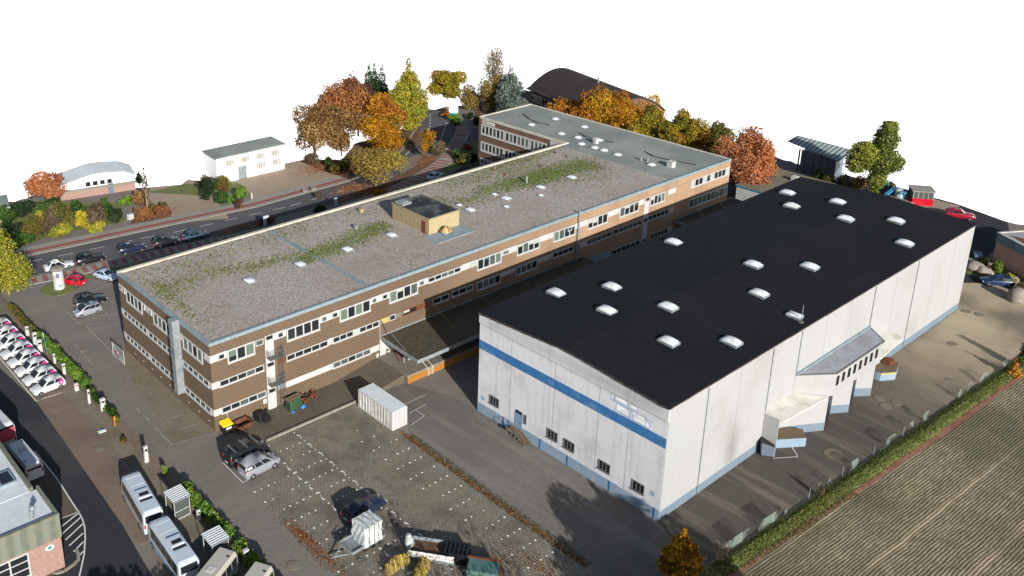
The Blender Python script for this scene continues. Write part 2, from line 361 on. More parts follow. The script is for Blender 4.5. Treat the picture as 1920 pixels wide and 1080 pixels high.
stain('hall_concrete', [((25.7, -33, 12.1), 3.4, (0, .5, 2.2), .5), ((25.7, -38, 12), 2.5, (0, .6, 1.5), .4), ((25.7, -25, 12.2), 4, (0, .5, 2.5), .35), ((25.7, -18, 12), 3, (0, .5, 1.8), .25)], S(128,124,122,.7))
# ------------------------------------------------------------------ ground
SHEETS = [0]
def sheet(name, pts, z, m, label, thick=None, kind='structure'):
    SHEETS[0] += 1
    if not thick: z += SHEETS[0]*.00018
    mb = MB()
    if thick: mb.prism([(p[0], p[1]) for p in pts], -.05, z, 0)
    else: mb.poly([(p[0], p[1], z) for p in pts])
    o = mb.build(name, m)
    if o.data.polygons[0].normal.z < 0 and not thick: o.data.flip_normals()
    return struct(o, label, kind=kind)
def P(l, ox=0, oy=0, s=1): return [(G(ox+a/s, oy+b/s).x, G(ox+a/s, oy+b/s).y) for a, b in l]
far = P([(0,378),(30,378),(100,352),(258,352),(283,351),(340,346),(352,337),(385,338),(533,307),(560,301),(585,298),(640,300),(668,268),(740,252),(800,212),(830,201),(870,198),(890,195),(905,172),(1000,175)])
far = far[::-1]
edge = [(137.5,85),(146,70),(142,36),(137,12),(136.7,5.7),(137.2,-2),(137.8,-8.6),(138.4,-13),(138,-16.2),(137.2,-22.5),(135.2,-31),(140,-48),(150,-75),(110,-130),(30,-150),(-50,-150),(-95,-110),(-80,0),(-60,60),(-20,100)]
def ragged(pts, amp, step):
    out = []
    for i in range(len(pts)-1):
        a, b = Vector((*pts[i], 0)), Vector((*pts[i+1], 0)); n = max(1, int((b-a).length/step)); nn = Vector((-(b-a).y, (b-a).x, 0)).normalized()
        for k in range(n):
            q = a.lerp(b, k/n)+nn*random.uniform(-amp, amp)*(1 if k else 0); out.append((q.x, q.y))
    return out+[pts[-1]]
outline = edge[:1]+ragged(edge[1:12], .35, 1.2)+edge[12:]
north = ragged(list(reversed(far)), .3, 1.0)
poly = outline[:]+north   # north runs from the left of the picture to the right
sheet('ground', poly, 0, 'asphalt', 'brown grey asphalt ground of the works yard and car park')
# asphalt lane between car park and white hall
Z = .009
sheet('yard_lane', [(16.0,-5.2),(23,-5.6),(25.7,-12),(25.6,-41.5),(22,-60),(15,-75),(15.9,-39)], Z, 'asphalt_yard', 'smooth grey asphalt lane beside the white hall')
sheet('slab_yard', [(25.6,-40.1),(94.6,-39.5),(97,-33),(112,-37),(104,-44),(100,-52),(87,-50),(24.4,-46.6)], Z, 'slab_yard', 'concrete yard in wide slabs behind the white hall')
sheet('parking_lot', [(-2.35,-11.3),(3.2,-9.9),(3.5,-5.25),(15.9,-5.25),(15.9,-39.5),(14,-60),(-3.5,-60),(-2.6,-26)], 2*Z, 'pavers', 'mossy block paved car park with white studs')
sheet('asphalt_bay', [(-2.3,-5.3),(3.4,-5.3),(3.15,-9.95),(-2.3,-11.1)], Z, 'asphalt_yard', 'small asphalt parking bay under the vans')
sheet('west_apron', [(-1.7,23),(0,23),(0,.2),(-4.9,.9),(-3.4,9),(-2.9,14)], Z, 'concrete', 'worn concrete strip along the brick facade')
# street with parking lane and pavements
kerbN = [(-40,65.5),(-3.75,61.95),(10.4,60.2),(24.4,58.6),(39.8,56.6),(61.1,57.0),(70,58.6),(81.9,65.7),(95.7,77),(103.6,84),(106.5,86.5)]
kerbS = [(-40,59.5),(-5.5,56.4),(27.2,50.9),(46.6,49.9),(62.5,50.6),(70.6,53.3),(79,60.6),(88.6,62.8),(93.3,62.5),(98.3,59.7),(104.8,66.5),(103.9,70.8),(104,76.8),(108.5,84.5)]
sheet('road', kerbN+kerbS[::-1], 2*Z, 'asphalt_road', 'dark asphalt street running behind the brick building')
sheet('parking_lane', [(-5.5,56.5),(27.2,51.0),(36,50.4),(33,49.2),(16,51.2),(0,53.6),(-6,54.9)], 3*Z, 'asphalt_road', 'asphalt parking lane along the street')
sheet('forecourt', P([(283,351),(340,346),(352,337),(385,345),(430,410),(325,418),(300,395),(278,370)]), 2*Z, 'forecourt', 'beige gravel driveway between the two northern buildings')
sheet('forecourt_east', P([(388,345),(533,307),(560,301),(585,298),(640,315),(657,335),(480,385),(470,368)]), 2*Z, 'forecourt', 'beige gravel forecourt of the white rendered building')
def off(line, d):
    out = []
    for i, p in enumerate(line):
        a = Vector(line[max(0, i-1)]); b = Vector(line[min(len(line)-1, i+1)]); t = (b-a).normalized(); out.append((p[0]-t.y*d, p[1]+t.x*d))
    return out
def band(name, line, d0, d1, z0, z1, m, label):
    mb = MB(); a = off(line, d0); b = off(line, d1)
    for i in range(len(line)-1):
        mb.hexa([(*a[i], z0), (*a[i+1], z0), (*b[i+1], z0), (*b[i], z0), (*a[i], z1), (*a[i+1], z1), (*b[i+1], z1), (*b[i], z1)])
    return struct(mb.build(name, m), label)
kn = kerbN[:6]
band('kerb', kn, .02, .32, -.02, .12, 'kerb_stone', 'pale kerb on the far side of the street')
band('pavement_edge', kn, .32, .95, -.02, .105, 'sidewalk_grey', 'light paving beside the far kerb')
band('cycle_path', kn, .95, 2.1, -.02, .10, 'sidewalk_red', 'red paved strip of the far pavement')
band('pavement', kn, 2.1, 3.7, -.02, .105, 'sidewalk_grey', 'grey slabs of the far pavement')
band('kerb_corner', kerbN[5:9], .02, .4, -.02, .11, 'kerb_stone', 'pale kerb curving round to the north')
# near pavement with red and grey blocks
ks = [(-8,54.6),(2.2,52.3),(16,50.6),(34.2,47.6),(46,46.9),(60,48.3),(70,50.6),(78,53.6),(84,56.5),(97,66.2),(102.5,71.5)]
kw = [2.6]*4+[2.6,2.7,2.9,3.2,3.4,3.0,2.6]
mbg = MB(); mbr = MB(); acc = 0
for i in range(len(ks)-1):
    a, b = Vector(ks[i]), Vector(ks[i+1]); t = (b-a).normalized(); n = Vector((t.y, -t.x)); L = (b-a).length; s = 0
    m0, m1 = kw[i], kw[i+1]
    q = [a, b, b+n*m1, a+n*m0]; mbg.hexa([(*p, -.02) for p in q]+[(*p, .10) for p in q])
    while s < L-.6:
        w = m0+(m1-m0)*s/L; p = a+t*s; r = [p+n*.25, p+t*.75+n*.25, p+t*.75+n*(w-.2), p+n*(w-.2)]
        mbr.poly([(*x, .106) for x in r]); s += 1.55
struct(mbg.build('pavement_near', 'sidewalk_grey'), 'grey paving of the near pavement')
o = mbr.build('pavement_pattern', 'sidewalk_red'); struct(o, 'red blocks set across the near pavement')
sheet('grass_verge', [(0,49.2),(14,47.6),(33,44.7),(46,43.9),(60,45.2),(72,48.2),(84,53),(90,56),(92,53.5),(84,50),(72,45.6),(60,43),(46,42.6),(33,43.3),(14,46.4),(0,48.0)], 3*Z, 'verge', 'narrow strip of rough grass behind the pavement')
sheet('planting_bed', P([(408,442),(430,425),(500,410),(515,418),(470,430),(410,443)]), 4*Z, 'litter_bed', 'brown planting bed between parking lane and pavement')
sheet('planting_bed_east', P([(577,397),(600,388),(650,378),(700,362),(800,328),(830,300),(800,300),(720,345),(640,372)]), 5*Z, 'litter_bed', 'leaf covered bed between street and pavement')
sheet('verge_corner', [(85,56),(92,61.5),(97.5,59),(99,47),(85.2,46.5),(84.8,50)], 4*Z, 'verge', 'dark grass in front of the grey roofed wing')
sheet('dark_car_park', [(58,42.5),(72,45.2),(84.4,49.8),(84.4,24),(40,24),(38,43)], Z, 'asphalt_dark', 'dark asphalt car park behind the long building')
sheet('island', P([(730,250),(790,235),(783,262),(757,282),(735,300),(700,310),(690,290)]), 3*Z, 'litter_bed', 'leaf strewn corner bed beside the junction')
sheet('red_corner', P([(712,290),(735,272),(752,270),(757,282),(735,292),(718,292)]), 4*Z, 'sidewalk_red', 'red paving under the autumn trees at the junction')
sheet('shrub_bed', P([(250,400),(310,378),(322,398),(320,408),(245,420)]), 3*Z, 'litter_bed', 'red leafy bed in front of the brick hall')
sheet('shrub_bank', P([(0,400),(30,378),(95,376),(150,380),(225,380),(235,415),(120,437),(35,462),(0,470)]), 3*Z, 'verge', 'overgrown bank on the far side of the street')
sheet('front_bank', [(28,76.5),(36,76),(40,72),(44,70.5),(44,66.5),(36,67.5)], 3*Z, 'verge', 'planted strip beside the white rendered building')
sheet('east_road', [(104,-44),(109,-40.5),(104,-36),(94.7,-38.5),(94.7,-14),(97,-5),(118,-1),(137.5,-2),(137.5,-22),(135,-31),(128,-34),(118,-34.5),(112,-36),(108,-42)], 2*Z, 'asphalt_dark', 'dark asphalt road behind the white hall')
sheet('east_forecourt', P([(1700,383),(1735,366),(1760,376),(1800,386),(1790,400),(1770,404)]), 3*Z, 'forecourt', 'sunlit gravel patch by the red cabin')
sheet('east_court', [(98,-14),(99.5,0),(99.5,24),(112,30),(118,10),(112,-8)], 3*Z, 'ramp_concrete', 'worn paving behind the grey roofed wing')
sheet('boulder_bed', [(109.5,-31.5),(116,-33.5),(116,-36.2),(112.6,-41.5),(108.5,-47),(106,-46),(108.4,-38),(108,-33)], 4*Z, 'verge', 'planted bed with boulders by the brick corner building')
sheet('east_wood_floor', [(100,26),(142,36),(146,68),(137,84),(118,83),(100.5,60)], Z, 'litter_bed', 'leaf covered ground under the eastern trees')
sheet('north_wood_floor', P([(560,301),(590,300),(640,300),(668,268),(740,252),(735,262),(700,300),(655,335),(600,320)]), 2*Z, 'litter_bed', 'leaf covered ground under the northern trees')
# yard of the neighbouring bus depot
sheet('depot_lane', P([(0,690),(68,753),(150,870),(230,985),(285,1080),(330,1200),(-100,1200),(-150,900),(-150,560),(-60,600)]), Z, 'asphalt_dark', 'dark asphalt lane of the bus depot')
sheet('depot_forecourt', P([(65,846),(107,898),(150,965),(112,974),(120,1062),(90,1085),(-60,1100),(-60,840)]), 2*Z, 'ramp_concrete', 'worn brownish asphalt between depot building and white line')
sheet('depot_bays', P([(0,672),(68,753),(150,870),(230,985),(262,1020),(300,1000),(255,900),(190,815),(115,735),(60,650),(0,595)]), 2*Z, 'brown_paving', 'brown paved bays of the bus depot')
sheet('depot_path', [(-9.7,52),(-8.3,52),(-8.4,0),(-8.2,-28),(-10.1,-28),(-10.2,0),(-10.0,20)], .06, 'concrete', 'slab path between the depot and the hedge', thick=True)
sheet('hedge_bed', [(-8.3,52),(-7.5,52),(-7.3,0),(-7.0,-28),(-8.2,-28),(-8.4,0)], .08, 'brown_paving', 'brown planting strip under the hedge', thick=True)
# verge and field on the right
gs0 = [(14,-44.9),(24.4,-46.7),(34.5,-47.4),(58.4,-48.6),(88.3,-49.9),(112,-50.6)]; gs1 = [(10,-48.0),(30.9,-48.85),(63,-50.9),(84,-51.5),(115,-52.7)]
def lerpline(L, u):
    return (Vector(L[min(int(u*(len(L)-1)), len(L)-2)]).lerp(Vector(L[min(int(u*(len(L)-1)), len(L)-2)+1]), u*(len(L)-1)-min(int(u*(len(L)-1)), len(L)-2)))
mb = MB(); GX = [14+98*i/70 for i in range(71)]
def yat(L, x):
    for (xa, ya), (xb, yb) in zip(L[:-1], L[1:]):
        if xa <= x <= xb: return ya+(yb-ya)*(x-xa)/(xb-xa)
    return L[0][1] if x < L[0][0] else L[-1][1]
gsP = []
for x in GX:
    y0 = yat(gs0, x); y1 = yat(gs1, x); gsP.append([(x, y0+(y1-y0)*u+(random.uniform(-.08, .08) if u in (0, 1) else 0), .01+zz*min(1, (x-14)/10)*random.uniform(.8, 1.2)) for u, zz in ((0, 0), (.25, .2), (.5, .34), (.75, .26), (1, 0))])
for a_, b_ in zip(gsP[:-1], gsP[1:]):
    for k in range(4): mb.poly([a_[k], b_[k], b_[k+1], a_[k+1]])
struct(mb.build('grass_strip', 'verge', smooth=True), 'low rough grass bank between yard and field')
def bankz(x, y):
    if not 14 < x < 112: return .02
    u = (y-yat(gs0, x))/(yat(gs1, x)-yat(gs0, x)); k = min(1, (x-14)/10)
    return .03+k*float(np.interp(u, (0, .25, .5, .75, 1), (0, .2, .34, .26, 0)))
sheet('dirt_path', [(5,-47.7),(30.9,-48.7),(63,-50.8),(84,-51.4),(115,-52.6),(115,-53.3),(84,-52.1),(63,-51.5),(30.9,-49.4),(5,-48.5)], 4*Z, 'soil_red', 'red brown soil edge of the field')
sheet('field', [(5,-48.5),(31,-49.4),(63,-51.5),(84,-52.1),(115,-53.3),(150,-56),(150,-74),(110,-130),(30,-150),(-5,-150)], 2*Z, 'field_soil', 'ploughed field with rows of stubble')
# kerb wall and ramp along the south facade
mb = MB(); mb.box(3.5, 16.2, -5.25, -5.0, 0, .22); struct(mb.build('kerb_wall', 'kerb_stone'), 'low kerb between facade strip and car park')
sheet('facade_strip', [(3.4,-5.0),(16.6,-5.0),(16.6,-.01),(0.4,-.01)], Z, 'ramp_concrete', 'brown concrete strip in front of the long facade')
mb = MB(); mb.hexa([(16.5,-5.2,-.02),(23.0,-5.35,-.02),(23.0,-.02,-.02),(16.5,-.02,-.02),(16.5,-5.2,.02),(23.0,-5.35,1.02),(23.0,-.02,1.02),(16.5,-.02,.02)])
struct(mb.build('ramp', 'ramp_concrete'), 'concrete ramp rising to the loading dock')

# ------------------------------------------------------------------ painted marks
mk = MB()
def stripe(a, b, w=.12, z=5*Z, mbx=None):
    a = Vector(a[:2]); b = Vector(b[:2]); t = (b-a).normalized(); n = Vector((-t.y, t.x))*w/2
    (mbx or mk).poly([(*(a-n), z), (*(b-n), z), (*(b+n), z), (*(a+n), z)])
def dashes(a, b, on, offl, w=.12, z=5*Z):
    a = Vector(a[:2]); b = Vector(b[:2]); L = (b-a).length; t = (b-a)/L; s = 0
    while s < L: stripe(a+t*s, a+t*min(L, s+on), w, z); s += on+offl
cd = [(-6,60.2),(-.5,59.2),(9.2,57.6),(17.5,56.6),(23,55.5),(36.9,54.1),(45,53.2),(55.5,53.5),(66,54.4)]
acc = []
for i in range(len(cd)-1): dashes(cd[i], (cd[i+1][0]-.9, cd[i+1][1]+.05), 2.4, 2.3, .13)
for a, b in (((104.3,82.7),(92.7,69.7)), ((102.5,74.9),(90.6,64.1)), ((102.3,70),(93.1,62.3)), ((102.5,67),(96.1,61.5))): dashes(a, b, 1.4, .9, .16)
stripe((79.5,62.2),(83,64.6),.15); stripe((72,56.2),(75.5,58),.15)
struct(mk.build('road_markings', 'paint_white'), 'white dashed lines on the street')
mk = MB()
# west car park bays
for q in ([(121,579),(148,608)],[(155,595),(185,590)],[(190,570),(225,562)],[(205,582),(229,572)],[(190,592),(231,590)],[(184,575),(207,595)],[(163,610),(190,605)],[(163,612),(187,640)],[(187,637),(213,665)],[(140,645),(152,655)],[(145,652),(173,683)]):
    a, b = P(q); dashes(a, b, .9, .35, .09)
for q in ([(322,834),(404,812)],[(255,765),(262,772)],[(273,782),(281,790)],[(290,803),(298,808)],[(300,812),(322,834)],[(311,788),(345,777)],[(335,806),(373,795)]):
    a, b = P(q); stripe(a, b, .09)
for y in (4.6,7.0,9.4): dashes((-4.2,y+.5),(-2.5,y+.1),.5,.3,.06)
struct(mk.build('bay_markings', 'paint_worn'), 'worn white bay lines west of the brick building')
mk = MB()
for q in ([(455,906),(478,893)],[(478,893),(519,873)],[(418,868),(456,906)],[(423,868),(417,870)]): stripe(*P(q), w=.09)
struct(mk.build('van_bay_markings', 'paint_white'), 'white lines round the bay of the two vans')
mk = MB()
for q in ([(768,775),(800,758)],[(780,770),(796,780)],[(770,798),(796,780)],[(762,757),(800,740)]): stripe(*P(q), w=.07)
struct(mk.build('container_bay_markings', 'paint_white'), 'thin white lines beside the container')
mk = MB()
l = P([(-20,648),(68,753),(150,965)][0:2]); stripe(l[0], l[1], .12)
stripe(*P([(68,752),(116,737)]), w=.12)
for a in P([(22,700),(38,718),(51,735)][0:0]): pass
l = P([(65,846),(107,898),(150,965),(155,975),(159,990),(160,1010),(158,1040),(148,1085)])
for a, b in zip(l[:-1], l[1:]): stripe(a, b, .13)
stripe(*P([(112,974),(150,959)]), w=.1)
for q in ([(114,989),(148,962)],[(115,1003),(152,970)],[(123,1013),(155,983)],[(130,1024),(156,1000)],[(138,1035),(157,1016)],[(146,1045),(157,1034)]): stripe(*P(q), w=.16)
for k in range(9): stripe((-13.35, 18.9+2.7*k), (-12.7, 19.0+2.7*k), .1)
struct(mk.build('depot_markings', 'paint_white'), 'white lines and hatching on the depot lane')
mk = MB(); l = P([(96,1072),(105,1076),(120,1072),(140,1058),(147,1050),(147,1040),(143,1032)])
for a, b in zip(l[:-1], l[1:]):
    a = Vector(a); b = Vector(b); t = (b-a).normalized(); n = Vector((-t.y, t.x))*.15; q = [a-n, b-n, b+n, a+n]; mk.hexa([(*p, 0) for p in q]+[(*p, .12) for p in q])
struct(mk.build('depot_kerb', 'kerb_stone'), 'curved white kerb beside the depot building')
mk = MB(); l = P([(1450,860),(1496,857),(1484,838)]); stripe(l[0], l[1], .1, 6*Z); stripe(l[1], l[2], .1, 6*Z)
struct(mk.build('yard_markings', 'paint_white'), 'pale lines of the small bay on the slab yard')
# white studs of the parking lot
st = MB()
def disc(x, y, r, z=4*Z, mbx=None, n=7, m=0, el=1):
    (mbx or st).poly([(x+r*el*math.cos(2*math.pi*k/n), y+r*math.sin(2*math.pi*k/n), z) for k in range(n)], m)
def studrow(x0, x1, y, step=.8):
    k = 0; x = x0
    while x <= x1+.01: disc(x+random.uniform(-.04, .04), y+random.uniform(-.05, .05), .09 if k % 2 else .12, 4*Z+.006) if random.random() > .12 else None; x += step; k += 1
for k in range(15):
    y = -7.7-2.07*k
    if k >= 2: studrow(-2.1, 2.7, y)
    if y < -5: studrow(2.9, 6.6, y)
    if k >= 1: studrow(11.6, 15.1, y-.05)
for k in range(44):
    disc(6.75+random.uniform(-.04, .04), -5.7-.69*k, .09, 4*Z+.006)
    if k > 4: disc(2.75+random.uniform(-.04, .04), -6.2-.69*k, .07, 4*Z+.006)
for k in range(14):
    st.obox((6.85, -6.6-2.07*k), .11, .45, 4*Z+.005, 4*Z+.012, .05)
    if k > 1: st.obox((2.65, -6.7-2.07*k), .11, .5, 4*Z+.005, 4*Z+.012, -.1)
struct(st.build('parking_studs', 'stud_white'), 'rows of white studs marking the parking bays')
# manholes
def manhole(px, py, label, r=.45, m='dock_floor'):
    c = G(px, py); mb = MB(o=(c.x, c.y, 0)); mb.tube((c.x, c.y, -.02), (c.x, c.y, .055), r*1.35, n=16, m=0); mb.tube((c.x, c.y, 0), (c.x, c.y, .062), r, n=16, m=1)
    o = mb.build('manhole_cover', ['concrete', m]); o.location = (c.x, c.y, 0); tag(o, label, 'manhole', 'round manhole covers')
for a in ((155,655,'rusty manhole cover in the west car park'),(104,768,'pale manhole cover nearest the white hatchbacks'),(185,842,'pale manhole cover by the hedge path, above the minibuses'),(550,1060,'brown manhole cover on the lane at the bottom edge'),(1563,852,'large manhole cover on the slab yard near the fence',.75),(1681,755,'light manhole cover right of the loading bays'),(1660,762,'small pale manhole cover, left one of the pair by the loading bays'),(1649,747,'dark manhole cover nearest the loading bays'),(1811,584,'manhole cover near the end wall of the white hall, left of two'),(1836,590,'manhole cover near the end wall of the white hall, right of two'),(1786,645,'dark manhole cover on the sunlit yard')):
    manhole(*a)
# ------------------------------------------------------------------ facade tools
def fbox(mb, M, u0, u1, z0, z1, d0, d1, m=0):
    mb.hexa([M(u0, z0, d1), M(u1, z0, d1), M(u1, z0, d0), M(u0, z0, d0), M(u0, z1, d1), M(u1, z1, d1), M(u1, z1, d0), M(u0, z1, d0)], m)
GL = ['glass_dark', 'glass_grey', 'glass_green', 'blind_pale']
def window(par, M, u0, u1, z0, z1, n, o=(0, 0, 0), fw=.09, frame='frame_white', kinds=(0,), sill=True, rows=1, d=0.0, blinds=.18):
    mb = MB(o); d1 = d+.09
    fbox(mb, M, u0, u1, z0, z0+fw, d, d1); fbox(mb, M, u0, u1, z1-fw, z1, d, d1)
    fbox(mb, M, u0, u0+fw, z0+fw, z1-fw, d, d1); fbox(mb, M, u1-fw, u1, z0+fw, z1-fw, d, d1)
    pw = (u1-u0-fw)/n
    for k in range(1, n): fbox(mb, M, u0+pw*k, u0+pw*k+fw, z0+fw, z1-fw, d, d1-.005)
    for r in range(1, rows): zz = z0+(z1-z0)*r/rows; fbox(mb, M, u0+fw, u1-fw, zz-fw/3, zz+fw/3, d, d1-.012)
    if sill: fbox(mb, M, u0-.05, u1+.05, z0-.07, z0-.002, d, d+.16)
    w = mb.build('window', frame, par)
    pn = MB(o)
    for k in range(n):
        a = u0+pw*k+fw; b = u0+pw*(k+1); kk = random.choice(kinds)
        if kk == 0 and random.random() < blinds:   # half drawn blind
            zz = z0+fw+(z1-z0)*random.uniform(.3, .7)
            pn.poly([M(a, z0+fw, d+.03), M(b, z0+fw, d+.03), M(b, zz, d+.03), M(a, zz, d+.03)], 0); pn.poly([M(a, zz, d+.03), M(b, zz, d+.03), M(b, z1-fw, d+.03), M(a, z1-fw, d+.03)], random.choice((1, 2, 3)))
        else: pn.poly([M(a, z0+fw, d+.03), M(b, z0+fw, d+.03), M(b, z1-fw, d+.03), M(a, z1-fw, d+.03)], kk)
    pn.build('pane', GL, w, recalc=False)
    return w
def panel(par, M, u0, u1, z0, z1, m='panel_white', name='wall_panel', o=(0, 0, 0), d=.05):
    mb = MB(o); fbox(mb, M, u0, u1, z0, z1, 0, d); return mb.build(name, m, par)

# ------------------------------------------------------------------ long brown building
HB = 11.13; LB = 98.96; WB = 23.6; WX0 = 84.56; WY1 = 45.86
br = thing('office_building', 'long three storey brown pebble dash building with gravel roof and grey roofed wing', 'building')
mb = MB()
ZW = HB-.35
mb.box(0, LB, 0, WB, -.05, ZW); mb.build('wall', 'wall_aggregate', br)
mb = MB(); mb.box(WX0, LB, WB, WY1, -.05, ZW); mb.build('wing_wall', 'brick_brown', br)
mb = MB(); mb.box(.3, WX0-1.9, .3, WB-.3, ZW, HB-.12); mb.build('gravel_roof', 'roof_gravel', br)
mb = MB(); mb.box(WX0-1.9, LB-.3, .3, WB-.3, ZW, HB-.10); mb.box(WX0+.3, LB-.3, WB-.3, WY1-.3, ZW, HB-.10); mb.build('felt_roof', 'roof_felt', br)
mb = MB(); mb.box(21.9, 22.5, .35, WB-.4, HB-.12, HB-.09); mb.build('roof_seam', 'parapet_metal', br)
mb = MB()   # south, west edge: metal trim; north: stone coloured parapet
mb.box(-.06, LB+.06, -.06, .30, ZW, HB+.02); mb.box(-.06, .30, .30, WB-.3, ZW, HB+.02)
mb.build('roof_trim', 'parapet_metal', br)
mb = MB(); mb.box(-.06, WX0+.3, WB-.3, WB+.2, ZW, HB+.10); mb.box(WX0-.06, WX0+.3, WB+.2, WY1, ZW, HB+.03); mb.box(WX0-.06, LB+.06, WY1-.3, WY1+.06, ZW, HB+.06); mb.box(LB-.3, LB+.06, .3, WY1-.3, ZW, HB+.02)
mb.build('parapet', 'parapet_stone', br)
SM = lambda u, z, d: (u, -d, z)
WM = lambda u, z, d: (-d, u, z)
GM = lambda u, z, d: (WX0-d, u, z)
# dark joint lines in the cladding
for x in (1.6, 8.3, 15.9, 23.5, 31.2, 38.9, 46.6, 54.3, 69.5, 84.0): mb = MB(); mb.box(x, x+.03, -.012, 0, .1, ZW); mb.build('joint', 'frame_grey', br)
mb = MB(); mb.box(0, 99, -.022, 0, 9.62, 9.66); mb.build('lintel_line', 'frame_grey', br)
T0, T1 = 8.72, 9.6
for a, b in ((.0, 2.05), (8.1, 9.83), (14.55, 17.35), (22.12, 24.98), (29.72, 31.35), (37.15, 40.05), (44.65, 47.6), (52.25, 55.0), (59.75, 62.4), (67.05, 69.75), (74.5, 75.75), (81.8, 83.9)): panel(br, SM, a, b, T0, T1)
for a, b, n in ((2.1, 5.6, 3), (9.88, 14.5, 4), (17.4, 22.07, 4), (25.03, 29.7, 4), (40.1, 44.62, 4), (47.65, 52.2, 4), (55.05, 59.7, 4), (62.45, 67.0, 4), (69.8, 74.45, 4), (77.25, 81.0, 4)):
    window(br, SM, a, b, 7.93, 9.56, n, kinds=(0, 0, 0, 1, 2), fw=.16, blinds=.5)
for a, b, k in ((.95, 1.75, 0), (8.65, 9.4, 0), (14.75, 15.5, 1), (16.3, 17.1, 0), (22.3, 23.0, 1), (23.9, 24.7, 0), (29.9, 30.7, 1), (38.7, 39.8, 3), (44.8, 46.0, 2), (58.0, 58.9, 1)):
    window(br, SM, a, b, 8.82, 9.48, 1, kinds=(k,), sill=False, d=.06, blinds=0)
window(br, SM, 5.72, 6.75, 8.75, 9.5, 1, kinds=(1,), sill=False, blinds=0)
window(br, SM, 31.4, 37.1, 8.75, 9.5, 5, kinds=(0, 0, 1), fw=.12)
window(br, SM, 87.8, 98.7, 8.45, 9.8, 10, kinds=(0, 3), fw=.14)
# middle storey
M0, M1 = 5.4, 6.22
panel(br, SM, 0, .88, M0, M1)
window(br, SM, .9, 6.65, M0, M1-.05, 5, kinds=(0, 0, 1), fw=.1)
panel(br, SM, 8.6, 9.65, M0+.05, M1-.05, 'rust')
window(br, SM, 9.7, 15.6, M0, M1-.05, 5, kinds=(0,), fw=.1)
panel(br, SM, 15.62, 16.28, M0, M1)
window(br, SM, 16.3, 23.4, M0, M1-.05, 7, kinds=(0, 0, 3), fw=.1)
panel(br, SM, 23.7, 24.95, M0+.05, M1-.05, 'ochre'); window(br, SM, 25.05, 26.0, M0+.05, M1, 1, sill=False); panel(br, SM, 26.05, 27.15, M0+.05, M1-.05, 'concrete')
window(br, SM, 27.2, 29.5, M0+.05, M1, 2, frame='rust', sill=False); panel(br, SM, 29.55, 31.2, M0+.05, M1-.05, 'rust')
window(br, SM, 32.3, 35.1, M0, M1, 2, kinds=(0,)); window(br, SM, 35.6, 39.4, M0, M1, 3, kinds=(0, 1))
window(br, SM, 40.1, 44.62, 4.9, M1, 4, kinds=(0, 1, 2), fw=.14); panel(br, SM, 44.7, 47.4, M0+.2, M1)
window(br, SM, 47.55, 51.9, 4.95, M1, 4, kinds=(1, 2, 0), fw=.14); panel(br, SM, 52, 55.0, M0+.1, M1)
window(br, SM, 55.1, 59.6, M0, M1, 4, kinds=(0,)); panel(br, SM, 60.8, 62.4, M0, M1)
window(br, SM, 62.5, 68.2, M0, M1, 5, kinds=(0, 1)); window(br, SM, 68.7, 75.5, M0, M1, 6, kinds=(0, 1))
window(br, SM, 77.1, 82.3, M0+.1, M1+.1, 5, kinds=(0,)); panel(br, SM, 82.35, 83.85, M0+.1, M1+.1)
window(br, SM, 87.9, 98.8, 4.9, 6.4, 9, kinds=(0, 1, 2, 2), fw=.14)
# ground storey
L0, L1 = 1.98, 2.78
panel(br, SM, 0, .93, L0, L1); window(br, SM, .95, 6.75, L0, L1-.02, 5, kinds=(0, 0, 1), fw=.1)
panel(br, SM, 8.35, 9.5, L0+.1, L1-.1, 'grey_metal'); panel(br, SM, 9.52, 16.18, L0, L1-.05)
window(br, SM, 16.2, 22.0, L0, L1, 5, kinds=(0, 1), fw=.1); panel(br, SM, 22.05, 23.4, L0, L1)
panel(br, SM, 23.55, 31, 1.1, 3.5, 'panel_white'); panel(br, SM, 31.1, 58, 1.1, 3.5, 'brick_brown')
panel(br, SM, 62.3, 68.3, 1.2, 3.1, 'plinth_blue'); window(br, SM, 68.6, 75.5, L0, L1+.1, 6, kinds=(0,)); window(br, SM, 78.2, 82.6, L0+.1, L1+.2, 5, kinds=(0,)); panel(br, SM, 82.65, 83.8, L0+.1, L1+.2)
# door shafts with fire escape
for x in (6.95, 75.9):
    panel(br, SM, x, x+1.15, 0, 9.6, 'panel_white', 'door_shaft')
    for z in (0, 3.45, 6.9):
        window(br, SM, x+.05, x+1.1, z+2.1, z+2.75, 1, sill=False, d=.05, blinds=0)
        if z and x < 10:
            mb = MB(); fbox(mb, SM, x+.2, x+.95, z+.05, z+2.05, .05, .09); d_ = mb.build('door', 'frame_white', br); h = MB(); fbox(h, SM, x+.28, x+.34, z+1.0, z+1.06, .09, .14); h.build('handle', 'frame_grey', d_)
mb = MB(); fbox(mb, SM, 7.15, 7.95, 0.0, 2.05, .05, .1); d_ = mb.build('door', 'frame_white', br)
h = MB(); fbox(h, SM, 7.25, 7.31, 1.0, 1.08, .1, .16); h.build('handle', 'frame_grey', d_)
def balcony(x, z):
    mb = MB(); mb.box(x, x+1.9, -1.0, -.06, z-.05, z)
    for k in range(8): mb.box(x+.02+.26*k, x+.05+.26*k, -1.0, -.97, z, z+.95)
    for yy in (-.75, -.5, -.25): mb.box(x, x+.03, yy, yy+.03, z, z+.95); mb.box(x+1.87, x+1.9, yy, yy+.03, z, z+.95)
    for zz in (z+.5, z+.95): mb.box(x, x+1.9, -1.02, -.98, zz, zz+.04); mb.box(x-.02, x+.02, -1, -.06, zz, zz+.04); mb.box(x+1.88, x+1.92, -1, -.06, zz, zz+.04)
    mb.build('balcony', 'frame_grey', br)
balcony(7.0, 3.45); balcony(7.0, 6.9)
mb = MB()
for x in (8.45, 8.95): mb.box(x, x+.04, -.55, -.51, 0.3, 8)
